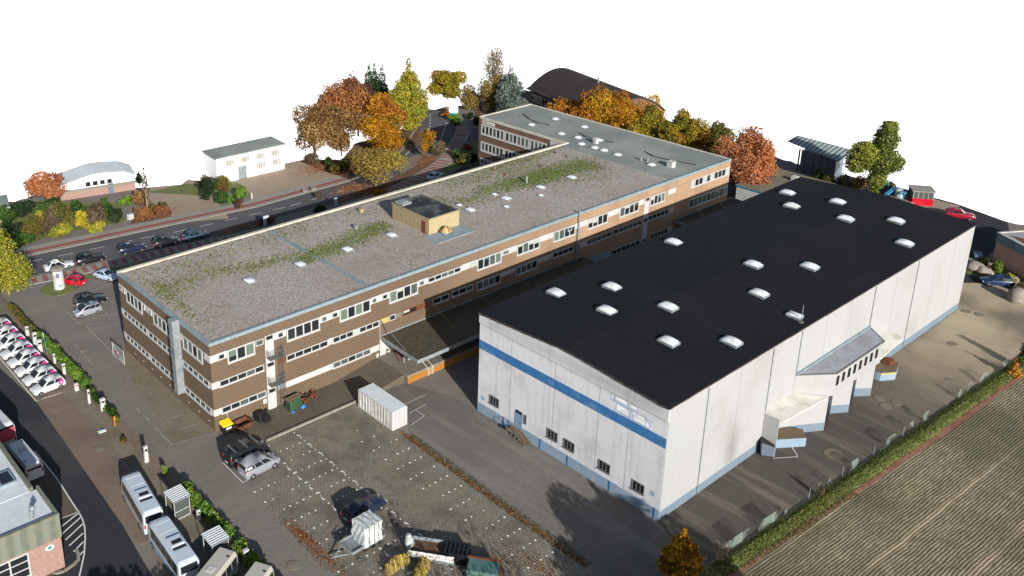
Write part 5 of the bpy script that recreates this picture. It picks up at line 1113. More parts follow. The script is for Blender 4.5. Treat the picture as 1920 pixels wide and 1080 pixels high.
# buses and minibuses
def minibus(label, pm, L=7.0, W=2.05, H=2.75, pods=True, name='minibus', stripe=None):
    t = thing(name, label, 'minibus'); w = W/2; m = MB()
    sec = [(-.5, .35, H-.12, .97), (-.47, .3, H, 1), (.34, .3, H, 1), (.40, .3, H-.15, 1), (.455, .3, 1.35, .97), (.5, .38, .95, .86)]
    rings = []
    for x, z0, z1, ww in sec:
        W_ = w*ww; rings.append([(x*L, -W_*.96, z0), (x*L, -W_, z0+.5), (x*L, -W_*.97, z1-.35 if z1 > 2 else z1-.1), (x*L, -W_*.78, z1), (x*L, W_*.78, z1), (x*L, W_*.97, z1-.35 if z1 > 2 else z1-.1), (x*L, W_, z0+.5), (x*L, W_*.96, z0)])
    for a, b in zip(rings[:-1], rings[1:]):
        for j in range(8): m.poly([a[j], b[j], b[(j+1) % 8], a[(j+1) % 8]])
    m.poly(rings[0]); m.poly(rings[-1][::-1]); body = m.build('body', pm, t)
    bm_ = bmesh.new(); bm_.from_mesh(body.data); bmesh.ops.remove_doubles(bm_, verts=bm_.verts, dist=.002); bmesh.ops.recalc_face_normals(bm_, faces=bm_.faces); bm_.to_mesh(body.data); bm_.free()
    md = body.modifiers.new('bevel', 'BEVEL'); md.width = .06; md.segments = 2; md.limit_method = 'ANGLE'; md.angle_limit = R(28)
    for s in (-1, 1):
        n = 5
        for k in range(n):
            x0 = -.46*L+k*.82*L/n; x1 = x0+.82*L/n-.07; m = MB(); m.poly([(x0, s*(w+.008), 1.25), (x1, s*(w+.008), 1.25), (x1, s*(w*.975+.012), H-.42), (x0, s*(w*.975+.012), H-.42)]); m.build('side_window', 'car_glass', t, recalc=False)
        if stripe: m = MB(); m.box(-.48*L, .4*L, s*w-.01 if s > 0 else -w-.012, s*w+.012 if s > 0 else -w+.01, .62, .8); m.build('side_stripe', stripe, t)
    m = MB(); m.poly([(.405*L+.02, -w*.85, H-.25), (.405*L+.02, w*.85, H-.25), (.458*L+.02, w*.85, 1.4), (.458*L+.02, -w*.85, 1.4)]); m.build('windscreen', 'car_glass', t, recalc=False)
    m = MB(); m.box(-.5*L-.015, -.49*L, -w*.78, w*.78, 1.5, H-.45); m.build('rear_window', 'car_glass', t, bevel=.01)
    m = MB(); m.box(-.5*L-.02, -.49*L, -.26, .26, .75, .87); m.build('number_plate', 'sign_white', t)
    for x in (-.3*L, .33*L):
        for s in (-1, 1):
            m = MB(); m.tube((x, s*(w-.25), .36), (x, s*(w+.02), .36), .36, n=14); wh = m.build('wheel', 'tyre', t); m = MB(); m.tube((x, s*(w), .36), (x, s*(w+.035), .36), .2, n=10); m.build('rim', 'rim', wh)
    for s in (-1, 1):
        m = MB(); m.box(-.5*L-.012, -.485*L, s*w*.85-.08, s*w*.85+.08, .95, 1.4); m.build('tail_light', 'lamp_red', t)
        m = MB(); m.box(.46*L, .49*L, s*w*.65-.16, s*w*.65+.16, .75, .93); m.build('headlight', 'lamp_white', t)
    if pods:
        m = MB(); m.box(-.22*L, -.04*L, -w*.62, w*.62, H-.02, H+.2); pd = m.build('roof_unit', pm, t, bevel=.06); m = MB(); m.box(-.19*L, -.13*L, -w*.45, w*.45, H+.2, H+.24); m.box(-.27*L, -.225*L, -w*.6, w*.6, H, H+.06); m.build('fan_grille', 'black_plastic', pd)
        for x in (.1*L, .28*L): m = MB(); m.box(x, x+.05, -w*.75, w*.75, H-.01, H+.03); m.build('roof_seam', 'panel_white', t)
    else:
        m = MB(); m.box(-.05*L, .08*L, -w*.35, w*.35, H-.01, H+.05); m.build('roof_hatch', 'panel_white', t, bevel=.02)
        m = MB(); m.box(.27*L, .3*L, -w*.7, -w*.5, H, H+.03); m.build('roof_vent', 'black_plastic', t); m = MB(); m.box(-.35*L, -.32*L, w*.4, w*.7, H, H+.03); m.build('roof_vent', 'black_plastic', t)
    return t
t = minibus('silver minibus with roof unit, first of two parked nose to tail at the hedge', 'bus_silver', 7.6); t.location = (-12.35, -7.45, .01); t.rotation_euler = (0, 0, R(83))
t = minibus('silver minibus with light blue side stripe, second of two parked nose to tail', 'bus_silver', 7.7, stripe='steel_blue'); t.location = (-13.05, -15.5, .01); t.rotation_euler = (0, 0, R(86))
t = minibus('beige roofed minibus parked across the path behind the silver ones', 'bus_beige', 5.6, 2.0, 2.5, False); t.location = (-12.15, -21.3, .01); t.rotation_euler = (0, 0, R(209))
t = minibus('beige roofed minibus cut by the bottom edge, beside the other beige one', 'bus_beige', 5.6, 2.0, 2.5, False); t.location = (-10.6, -24.9, .01); t.rotation_euler = (0, 0, R(209))
t = minibus('white transporter parked beside the depot building', 'car_white', 6.0, 1.95, 2.2, False); t.location = (-18.95, 6.9, .01); t.rotation_euler = (0, 0, R(92))
t = minibus('tall white coach with red rear beside the depot building', 'car_white', 11.5, 2.5, 3.3, True, name='coach', stripe='bus_red'); t.location = (-19.85, 16.8, .01); t.rotation_euler = (0, 0, R(94))
m = MB(); m.box(-5.83, -5.76, -1.12, 1.12, 1.3, 2.75); m.build('red_panel', 'bus_red', t, bevel=.02); m = MB(); m.box(-5.83, -5.76, -1.05, 1.05, 2.78, 3.0); m.build('rear_screen', 'car_glass', t)

# ------------------------------------------------------------------ things in the yards
t = thing('freight_container', 'two white steel container halves joined end to end at the edge of the car park', 'container', (15.45, -12.4, 0))
mb = MB(); mb.box(0.05, 2.1, .06, 6.2, .12, 2.35); mb.build('body', 'container_wall', t)
for x_ in (0, 2.09):
    mb = MB()
    for k in range(20):
        y = .22+.3*k
        if abs(y-3.12) > .16: mb.box(x_, x_+.05, y, y+.13, .16, 2.26)
    mb.build('ribs', 'container_wall', t)
mb = MB(); mb.box(0, 2.15, 0, .08, .02, 2.4); mb.box(0, 2.15, 6.15, 6.25, .02, 2.4)
for y in (.0, 3.08, 6.15):
    for x in (0, 2.07): mb.box(x-.01, x+.09, y-.005, y+.12, 0, 2.42)
for x in (0, 2.07): mb.box(x-.005, x+.085, 0.1, 6.2, .02, .14); mb.box(x-.005, x+.085, .1, 6.2, 2.28, 2.41)
mb.build('frame', 'panel_white', t)
mb = MB(); mb.box(.02, 2.13, .05, 3.1, 2.36, 2.42); mb.box(.02, 2.13, 3.2, 6.2, 2.36, 2.42); mb.build('roof', 'white_roof', t)
mb = MB()
for x in (.5, .95, 1.25, 1.7): mb.tube((x, -.04, .15), (x, -.04, 2.3), .025, n=6)
mb.build('lock_bar', 'grey_metal', t)
# wheeled bins and heap at the facade
t = thing('waste_bin', 'black wheeled waste bin with yellow lid at the corner of the brick building', 'waste bin', (.95, -.85, 0), 0)
mb = MB(); mb.hexa([(-.55, -.42, .15), (.55, -.42, .15), (.55, .42, .15), (-.55, .42, .15), (-.65, -.52, 1.1), (.65, -.52, 1.1), (.65, .52, 1.1), (-.65, .52, 1.1)]); mb.build('body', 'black_plastic', t, bevel=.04)
mb = MB(); mb.hexa([(-.68, -.56, 1.1), (.68, -.56, 1.1), (.68, .56, 1.1), (-.68, .56, 1.1), (-.6, -.45, 1.2), (.6, -.45, 1.2), (.6, .56, 1.42), (-.6, .56, 1.42)]); mb.build('lid', 'yellow', t, bevel=.04)
mb = MB(); mb.hexa([(-.3, -.515, .65), (.35, -.515, .65), (.35, -.49, .65), (-.3, -.49, .65), (-.3, -.55, .95), (.35, -.55, .95), (.35, -.5, .95), (-.3, -.5, .95)]); mb.build('label', 'sign_white', t)
for x in (-.45, .45): mb = MB(); mb.tube((x-.04, -.3, .1), (x+.04, -.3, .1), .1, n=8); mb.build('wheel', 'tyre', t)
t = thing('tipping_skip', 'open rusty metal skip with black rim beside the yellow lidded bin', 'skip', (2.85, -1.15, 0), .08)
mb = MB(); z1, z0 = .75, .05
A = [(-.8, -.55), (.8, -.55), (.8, .55), (-.8, .55)]; B = [(-.95, -.7), (.95, -.7), (.95, .7), (-.95, .7)]
for k in range(4): a, b, c, d = A[k], A[(k+1) % 4], B[(k+1) % 4], B[k]; mb.poly([(*a, z0), (*b, z0), (*c, z1), (*d, z1)]); mb.poly([(a[0]*.95, a[1]*.95, z0+.05), (d[0]*.95, d[1]*.95, z1), (c[0]*.95, c[1]*.95, z1), (b[0]*.95, b[1]*.95, z0+.05)])
mb.poly([(*a, z0) for a in A][::-1]); mb.poly([(a[0]*.95, a[1]*.95, z0+.05) for a in A]); mb.build('tub', 'rust', t, recalc=False)
mb = MB()
for k in range(4): a, b = B[k], B[(k+1) % 4]; mb.tube((*a, z1), (*b, z1), .05, n=6)
mb.build('rim', 'black_plastic', t)
t = thing('plastic_bins', 'pair of overturned black plastic bins against the wall near the letter A sign', 'bins', (5.35, -1.0, 0), .35)
mb = MB(); mb.hexa([(-.75, -.6, .0), (.35, -.6, 0), (.35, .35, 0), (-.75, .35, 0), (-.65, -.3, 1.0), (.25, -.3, 1.0), (.25, .5, .9), (-.65, .5, .9)]); mb.build('body', 'black_plastic', t, bevel=.08)
mb = MB(); mb.hexa([(-.5, -1.15, .0), (.5, -1.2, 0), (.5, -.6, 0), (-.5, -.6, 0), (-.45, -1.05, .5), (.45, -1.05, .5), (.4, -.6, .8), (-.4, -.6, .8)]); mb.build('lid', 'black_plastic', t, bevel=.05)
mb = MB(); mb.tube((.3, .1, .5), (1.2, .0, .55), .1, n=8); mb.build('handle', 'black_plastic', t)
t = thing('tarp_covered_stack', 'stack of boards under a green tarpaulin with blue corners by the facade', 'covered stack', (9.6, -1.35, 0), .08)
mb = MB(); mb.hexa([(-.95, -.7, 0), (.95, -.75, 0), (.85, .7, 0), (-.9, .7, 0), (-.75, -.35, 1.15), (.75, -.4, 1.25), (.7, .45, 1.2), (-.7, .45, 1.1)]); o = mb.build('tarpaulin', 'tarp_green', t, bevel=.1)
mb = MB()
for y in (-.3, .05, .35): mb.box(-1.0, 1.0, y, y+.1, 1.22, 1.32)
mb.build('board', 'wood_grey', t)
mb = MB(); mb.dome(.75, -.8, 0, .35, .25, .35); mb.dome(-.75, -.82, 0, .22, .18, .2); mb.build('blue_sheet', 'blue_bright', t, smooth=True, recalc=False)
t = thing('scrap_heap', 'dark heap of scrap and bent pipes beside the green tarpaulin', 'scrap heap', (11.8, -1.1, 0))
mb = MB(); random.seed(3)
for k in range(26):
    a = random.uniform(0, 6.28); x, y = random.uniform(-1, .9), random.uniform(-.6, .6); l = random.uniform(.4, .9); mb.tube((x, y, random.uniform(.05, .3)), (x+l*math.cos(a), y+l*.5*math.sin(a), random.uniform(.2, .95)), random.uniform(.04, .11), n=6, m=k % 2)
mb.build('scrap', ['black_plastic', 'rust'], t)
# trailer with shrink wrapped load
t = thing('flatbed_trailer', 'grey flatbed trailer with A-frame drawbar carrying a wrapped load', 'trailer', (1.55, -24.9, 0), .02)
mb = MB(); mb.box(-1.9, 2.1, -.98, .98, .55, .7); mb.box(-1.9, 2.1, -1.02, -.95, .62, .9); mb.box(-1.9, 2.1, .95, 1.02, .62, .9); mb.box(-1.94, -1.87, -1, 1, .62, 1.0); mb.build('bed', 'grey_metal', t)
mb = MB(); mb.tube((-1.9, -.7, .6), (-3.1, 0, .5), .06, n=6); mb.tube((-1.9, .7, .6), (-3.1, 0, .5), .06, n=6); mb.tube((-3.1, 0, .5), (-3.4, 0, .5), .06, n=6); mb.tube((-3.0, .1, 0), (-3.0, .1, .6), .04, n=6); mb.build('drawbar', 'grey_metal', t)
for x in (-.2, .65):
    for s in (-1, 1): mb = MB(); mb.tube((x, s*.75, .33), (x, s*.95, .33), .33, n=12); mb.build('wheel', 'tyre', t)
mb = MB(); mb.tube((-1.8, -.9, .95), (-1.8, .2, 1.35), .03, n=5); mb.tube((-1.8, .9, .95), (-1.0, .9, 1.2), .03, n=5); mb.build('side_gate', 'wood_grey', t)
t = thing('wrapped_cube', 'tall white shrink wrapped cube strapped on the flatbed trailer', 'wrapped load', (2.35-.25, -25.1, .71), .02)
mb = MB(); n = 8
def lump(x, y, z): return .035*math.sin(7*x+3*z)+.03*math.sin(11*y+5*z)
sx, sy, sz = 1.05, .95, 2.1; V = []
for i in range(n+1):
    for j in range(n+1): pass
faces = [(lambda u, v: (-sx+2*sx*u, -sy, sz*v)), (lambda u, v: (sx, -sy+2*sy*u, sz*v)), (lambda u, v: (sx-2*sx*u, sy, sz*v)), (lambda u, v: (-sx, sy-2*sy*u, sz*v)), (lambda u, v: (-sx+2*sx*u, -sy+2*sy*v, sz))]
for f in faces:
    for i in range(n):
        for j in range(n):
            q = []
            for u, v in ((i/n, j/n), ((i+1)/n, j/n), ((i+1)/n, (j+1)/n), (i/n, (j+1)/n)):
                x, y, z = f(u, v); s_ = 1+lump(x, y, z); q.append((x*s_, y*s_, z+(.03*math.sin(9*x+y*4) if z >= sz-.01 else 0)))
            mb.poly(q)
o = mb.build('wrapping', 'plastic_wrap', t); bm_ = bmesh.new(); bm_.from_mesh(o.data); bmesh.ops.remove_doubles(bm_, verts=bm_.verts, dist=.01); bm_.to_mesh(o.data); bm_.free()
mb = MB(); 
for x in (-.55, .1, .6): mb.box(x, x+.05, -sy-.06, -sy-.03, 0, sz); mb.box(x, x+.05, -sy-.05, sy+.05, sz+.035, sz+.06)
mb.build('strap', 'wood_grey', t)
# roadworks skip group at the bottom edge
def W3(px, py, z=0): return G(px, py, z)
c = W3(812, 1040); t = thing('material_skip', 'open skip edged with red and white barrier boards at the bottom of the car park', 'skip', (c.x, c.y, 0), R(-52))
mb = MB()
for q in ((-2.1, 2.1, -1.05, -.98), (-2.1, 2.1, .98, 1.05), (-2.1, -2.03, -1, 1), (2.03, 2.1, -1, 1)): mb.box(*q, .05, .95)
mb.box(-2.1, 2.1, -1.05, 1.05, .02, .12); mb.build('tub', 'grey_metal', t)
mb = MB(); mb.box(-1.9, 1.9, -.95, .95, .12, .6); mb.build('load', 'litter_bed', t)
mb = MB()
for k in range(14): mb.box(-2.0+.3*k, -2.0+.3*k+.1, -1.09, -1.06, .6, .72, 0)
mb.build('red_marks', 'brick_red', t)
mb = MB(); mb.box(-2.1, 2.1, -1.07, -1.055, .35, 1.0); mb.build('barrier_board', 'sign_white', t)
c = W3(848, 1045); t = thing('pallet_stack', 'stack of black plastic pallets beside the barrier skip', 'pallets', (c.x+.3, c.y-.4, 0), R(-52))
for k in range(7):
    mb = MB(); 
    for j in range(6): mb.box(-1.2+.4*j, -1.2+.4*j+.25, -.9, .9, .17*k+.1, .17*k+.15)
    for y in (-.85, -.05, .75): mb.box(-1.2, 1.1, y, y+.1, .17*k, .17*k+.1)
    mb.build('pallet', 'black_plastic', t)
for i, (px, py, h, lbl) in enumerate(((745, 1062, 1.2, 'bulging yellow net sack, left of two at the bottom edge'), (790, 1072, 1.0, 'yellow net sack with pointed top, right of two at the bottom edge'))):
    c = W3(px, py); t = thing('net_sack', lbl, 'sack', (c.x, c.y, 0), i*.7, 'yellow net sacks')
    mb = MB()
    for j in range(5): u = j/4; mb.dome(-.9+1.8*u, .25*math.sin(3*u+i), 0, .62-.2*abs(u-.4), .55, h*(.95-.35*abs(u-.45)), n=6)
    mb.build('sack', 'net_cloth', t, smooth=True, recalc=False)
    mb = MB()
    for j in range(7): mb.tube((-1.3+.4*j, -.5, .05), (-1.3+.4*j+.1, .0, h*(.98-.05*abs(j-3))), .025, n=5); mb.tube((-1.3+.4*j+.1, .0, h*(.98-.05*abs(j-3))), (-1.3+.4*j, .5, .05), .025, n=5)
    mb.build('net_cord', 'yellow', t)
c = W3(768, 1030); t = thing('cement_bag', 'limp grey white big bag hanging on a yellow frame beside the skip', 'big bag', (c.x, c.y, 0))
mb = MB(); mb.tube((0, 0, 0), (0, 0, .9), .35, .5, 10); mb.tube((0, 0, .9), (-.1, .1, 1.7), .5, .25, 10); mb.build('bag', 'plastic_wrap', t, bevel=.08)
mb = MB(); mb.tube((-.9, -.5, 0), (.6, .4, .8), .05, n=6); mb.tube((.5, -.6, 0), (.3, .6, .9), .05, n=6); mb.build('frame', 'ochre', t)
c = W3(893, 1072); t = thing('green_tank', 'weathered turquoise tank with brown rim at the bottom edge', 'tank', (c.x, c.y-.8, 0), R(-52))
mb = MB(); mb.box(-1.4, 1.4, -.9, .9, .1, 1.2); mb.build('body', 'tank_paint', t, bevel=.12); mb = MB(); mb.box(-1.5, 1.5, .8, 1.0, .9, 1.3); mb.build('rim', 'rust', t)
# advertising pillar
t = thing('advertising_pillar', 'round white advertising pillar with flat grey cap and posters', 'advertising pillar', (.1, 46.9, 0))
hp = topz(.1, 46.9, 505)
mb = MB(); mb.tube((0, 0, -.02), (0, 0, hp), .82, .74, 20); mb.build('column', 'panel_white', t, smooth=False)
mb = MB(); mb.tube((0, 0, hp), (0, 0, hp+.14), 1.05, 1.08, 20); mb.tube((0, 0, hp+.14), (0, 0, hp+.3), 1.0, .6, 20); mb.build('cap', 'rock', t)
for i, (a0, z, m_) in enumerate(((-2.3, 2.0, 'slate'), (-1.9, .9, 'sign_white'), (-2.9, 2.4, 'paint_white'), (-1.6, 2.3, 'car_paleblue'), (-2.0, .5, 'plinth_blue'))):
    mb = MB(); rr = .83
    for k in range(4): a1 = a0+.14*k; a2 = a1+.14; mb.poly([(rr*math.cos(a1), rr*math.sin(a1), z), (rr*math.cos(a2), rr*math.sin(a2), z), (rr*math.cos(a2), rr*math.sin(a2), z+.7), (rr*math.cos(a1), rr*math.sin(a1), z+.7)])
    mb.build('poster', m_, t)
mb = MB(); mb.tube((-.1, .1, 0), (-.1, .1, .09), 2.6, 2.6, 24); o = mb.build('traffic_island', 'verge'); o.location = (0.1, 46.8, 0); struct(o, 'round planted island under the advertising pillar')
# banner masts behind the building
for i, (px, top, lbl) in enumerate(((493, 404, 'pale blue banner mast with a bracket behind the parapet, left one'), (628, 370, 'slim white banner mast behind the parapet, right one'))):
    x, y = ((35.4, 46.2), (50.3, 46.5))[i]; h = topz(x, y, top); t = thing('banner_mast', lbl, 'banner mast', (x, y, 0), 0, 'banner masts along the pavement')
    mb = MB(); mb.tube((0, 0, 0), (0, 0, h), .07, .05, 8); mb.build('mast', 'grey_metal', t)
    mb = MB(); mb.box(-.32, .32, -.03, .03, h*.35, h-.1); mb.build('banner', 'car_paleblue', t, bevel=.02)
    if i == 0: mb = MB(); mb.box(-.05, .75, -.04, .04, h-.5, h-.1); mb.build('bracket', 'panel_white', t)
# roadside sign board
x, y = G(850, 219).xy; t = thing('info_board', 'white board with teal foot standing in the bushes by the junction', 'sign', (x, y, 0), R(-35))
mb = MB(); mb.box(-1.1, 1.1, -.06, .06, 1.0, 3.0); mb.build('board', 'sign_white', t); mb = MB(); mb.box(-1.1, 1.1, -.08, .08, .6, 1.0); mb.build('base_panel', 'teal', t)
for sx_ in (-1, .9): mb = MB(); mb.box(sx_, sx_+.1, -.04, .04, 0, .6); mb.build('post', 'grey_metal', t)
# street lamp near wing
x, y = G(884, 275).xy; t = thing('street_lamp', 'grey green lamp post standing on the dark grass beside the wing', 'street lamp', (x, y, 0)); h = topz(x, y, 240)
mb = MB(); mb.tube((0, 0, 0), (0, 0, h), .12, .08, 8); mb.build('pole', 'grey_metal', t); mb = MB(); mb.box(-.5, .2, -.12, .12, h-.05, h+.1); mb.build('lamp_head', 'grey_metal', t, bevel=.03)
# shelters
def shelter(x, y, rz, label):
    t = thing('trolley_shelter', label, 'shelter', (x, y, 0), rz, 'white shelters with ribbed roof beside the hedge')
    mb = MB(); mb.hexa([(-.95, -.95, 2.25), (.95, -.95, 2.25), (.95, .95, 2.45), (-.95, .95, 2.45), (-.95, -.95, 2.37), (.95, -.95, 2.37), (.95, .95, 2.57), (-.95, .95, 2.57)]); mb.build('roof', 'kiosk_roof', t)
    mb = MB()
    for x_ in (-.85, .8):
        for y_ in (-.85, .8): mb.box(x_, x_+.06, y_, y_+.06, 0, 2.3)
    mb.box(-.85, .86, -.85, -.79, .1, .18); mb.box(-.85, .86, -.85, -.79, 1.0, 1.06); mb.build('frame', 'panel_white', t)
    mb = MB(); mb.box(.80, .82, -.8, .8, .15, 2.2); mb.box(-.8, .8, -.83, -.81, .2, 2.2); mb.build('side_panel', 'glass_grey', t)
    return t
shelter(-9.7, -10.0, .05, 'white shelter with ribbed roof between hedge and first silver minibus'); shelter(-9.75, -17.7, .02, 'white shelter with ribbed roof behind the beige minibuses')
# charging posts and small posts along the path
def post(px, py, h, w, label, m='panel_white', cat='charging post', cap=None, grp='white posts along the hedge'):
    c = G(px, py); t = thing('charging_post', label, cat, (c.x, c.y, .06), 0, grp)
    mb = MB(); mb.box(-w/2, w/2, -w*.35, w*.35, 0, h*.55); mb.hexa([(-w*.4, -w*.3, h*.55), (w*.4, -w*.3, h*.55), (w*.4, w*.3, h*.55), (-w*.4, w*.3, h*.55), (-w*.5, -w*.4, h), (w*.5, -w*.4, h), (w*.5, w*.3, h), (-w*.5, w*.3, h)]); mb.build('body', m, t, bevel=.03)
    mb = MB(); mb.box(-w*.3, w*.3, -w*.42, -w*.4, h*.7, h*.85); mb.build('display', cap or 'glass_dark', t); return t
post(52, 630, 1.4, .45, 'white post at the upper end of the hedge path, farthest one'); post(67, 648, 1.9, .55, 'tall white charging post, second from the upper end of the path'); post(76, 662, 1.9, .6, 'tall white charging post, third from the upper end, widest one')
post(103, 682, 1.4, .3, 'thin white post in the hedge beside the fourth hatchback'); post(121, 702, 1.5, .4, 'grey white post in the hedge beside the first hatchback'); post(144, 733, 1.0, .5, 'short post with a pink mark beside the first hatchback', cap='pink')
post(168, 757, 1.9, .3, 'slim bent white post beyond the hatchback row'); post(194, 770, 1.6, .6, 'mossy white post with a tilted face'); post(275, 867, 2.0, .45, 'white hooded post standing alone before the minibuses')
post(373, 976, 1.2, .4, 'small white post beside the first shelter'); post(398, 978, 1.2, .5, 'white hooded post between the two shelters'); post(462, 1056, 1.5, .55, 'grey blue post box at the lower end of the hedge')
c = G(216, 799); t = thing('orange_marker', 'slim orange marker post in the planting strip', 'marker post', (c.x, c.y, 0)); mb = MB(); mb.tube((0, 0, 0), (0, 0, 1.3), .1, .05, 6); mb.box(-.12, .12, -.04, .04, .8, 1.25); mb.build('post', 'orange', t)
c = G(90, 665); t = thing('green_pole', 'thin green and white pole leaning in the hedge', 'pole', (c.x, c.y, 0)); mb = MB(); mb.tube((0, 0, 0), (-.2, .1, 2.6), .05, .04, 6); mb.build('pole', 'teal', t); mb = MB(); mb.tube((-.2, .1, 2.6), (-.25, .12, 3.2), .045, .04, 6); mb.build('tip', 'sign_white', t)
c = G(192, 809); t = thing('dropped_jacket', 'crumpled white and blue cloth lying on the slab path', 'cloth', (c.x, c.y, .06)); mb = MB(); mb.dome(0, 0, 0, .5, .35, .16, n=5); mb.build('cloth', 'panel_white', t, recalc=False); mb = MB(); mb.dome(.1, .1, .08, .2, .2, .14, n=4); mb.build('blue_part', 'blue_bright', t, recalc=False)
# gate with prohibition sign
t = thing('site_gate', 'open white mesh gate with red prohibition sign at the corner of the brick building', 'gate', (-1.75, 20.1, 0), math.atan2(3.3, -.1))
mb = MB(); mb.box(0, 3.3, -.03, .03, .08, .14); mb.box(0, 3.3, -.03, .03, 1.8, 1.86); mb.box(0, .06, -.03, .03, 0, 2); mb.box(3.24, 3.3, -.03, .03, 0, 2); mb.tube((.05, 0, .12), (3.25, 0, 1.8), .025, n=6); mb.build('frame', 'panel_white', t)
mb = MB()
for k in range(16): mb.box(.2+.19*k, .22+.19*k, -.01, .01, .14, 1.8)
mb.build('bars', 'grey_metal', t)
mb = MB(); mb.poly([(1.6+.38*math.cos(k*.3927), .045, 1.05+.38*math.sin(k*.3927)) for k in range(16)]); mb.poly([(1.6+.24*math.cos(k*.3927), .05, 1.05+.24*math.sin(k*.3927)) for k in range(16)], 1); mb.build('sign', ['prohibit_red', 'sign_white'], t, recalc=False)
# planters on the forecourt
for i, (px, py) in enumerate(((572, 361), (588, 357))):
    c = G(px, py); t = thing('planter', ('round concrete planter with dry plants, left of two at the forecourt kerb', 'round concrete planter with dry plants, right of two at the forecourt kerb')[i], 'planter', (c.x, c.y, 0), 0, 'planters at the forecourt kerb')
    mb = MB(); mb.tube((0, 0, 0), (0, 0, .6), .4, .6, 12); mb.build('pot', 'kerb_stone', t)
c = G(245, 411); t = thing('stone_block', 'white stone block at the entrance of the brick hall', 'block', (c.x, c.y, 0), .3); mb = MB(); mb.box(-.5, .5, -.4, .4, -.02, 1.0); mb.build('block', 'panel_white', t, bevel=.1)
c = G(472, 372); t = thing('bollard', 'short white post beside the round green bush', 'bollard', (c.x, c.y, 0)); mb = MB(); mb.tube((0, 0, 0), (0, 0, 1.0), .18, .14, 8); mb.dome(0, 0, 1.0, .14, .14, .1, n=4); mb.build('post', 'panel_white', t)
# boulders
for i, (px, py, r, lbl) in enumerate(((1815, 487, .55, 'small pale boulder touching the hall corner, upper one'), (1817, 494, .8, 'pale boulder at the hall corner, below the small one'), (1826, 503, 1.25, 'largest round beige boulder in the bed'), (1839, 509, .95, 'grey split boulder right of the largest one'), (1851, 511, .8, 'dark grey boulder above the blue car bonnet'), (1855, 497, .7, 'flat pale boulder in front of the brick wall'), (1898, 524, .8, 'pinkish boulder behind the blue car roof'), (1908, 560, 1.5, 'broad low boulder at the right edge below the blue car'), (1915, 548, .6, 'small white stone at the right edge'))):
    c = G(px, py+4); mb = MB(); bm_ = bmesh.new(); bmesh.ops.create_icosphere(bm_, subdivisions=2, radius=r)
    random.seed(i); ph = [random.uniform(0, 6) for _ in range(3)]
    for v_ in bm_.verts:
        k = 1+.12*math.sin(3*v_.co.x/r+ph[0])+.1*math.sin(4*v_.co.y/r+ph[1])+.08*math.sin(5*v_.co.z/r+ph[2]); v_.co *= k; v_.co.z = v_.co.z*.75+r*.45
    me = bpy.data.meshes.new('boulder'); bm_.to_mesh(me); bm_.free(); me.materials.append(MAT['rock']); me.polygons.foreach_set('use_smooth', [True]*len(me.polygons))
    o = bpy.data.objects.new('boulder', me); COL.objects.link(o); o.location = (c.x, c.y, 0); tag(o, lbl, 'boulder', 'boulders in the planted bed')
random.seed(5)
c = G(1832, 484); t = thing('blue_handcart', 'small blue handcart on the dark road behind the boulders', 'handcart', (c.x, c.y, 0), .5)
mb = MB(); mb.hexa([(-.8, -.5, .35), (.8, -.5, .35), (.8, .5, .35), (-.8, .5, .35), (-1, -.6, .8), (1, -.6, .8), (1, .6, .8), (-1, .6, .8)]); mb.build('tub', 'slate', t)
for s in (-.55, .55): mb = MB(); mb.tube((0, s-.04, .25), (0, s+.04, .25), .25, n=10); mb.build('wheel', 'tyre', t)
mb = MB(); mb.tube((1, 0, .6), (1.8, 0, .9), .04, n=6); mb.build('handle', 'frame_grey', t)
# mesh fence between yard and field
t = thing('mesh_fence', 'torn grey green mesh fence along the grass strip by the field', 'fence', (24.4, -46.6, 0))
fl = [(0, 0), (10, -.75), (34, -2.0), (64, -3.3)]
mb = MB(); 
for (x0, y0), (x1, y1) in zip(fl[:-1], fl[1:]):
    n = int((x1-x0)/2.5)
    for k in range(n):
        a = k/n; b = (k+1)/n; xa, ya, xb, yb = x0+(x1-x0)*a, y0+(y1-y0)*a, x0+(x1-x0)*b, y0+(y1-y0)*b; mb.poly([(xa, ya, .05), (xb, yb, .05), (xb, yb, 1.25), (xa, ya, 1.25)])
mb.build('mesh', 'wire_mesh', t, recalc=False)
for (x0, y0), (x1, y1) in zip(fl[:-1], fl[1:]):
    n = int((x1-x0)/5)
    for k in range(n): a = k/n; x = x0+(x1-x0)*a; y = y0+(y1-y0)*a; mb = MB(); mb.tube((x, y, 0), (x, y, 1.3), .03, n=6); mb.build('post', 'grey_metal', t)
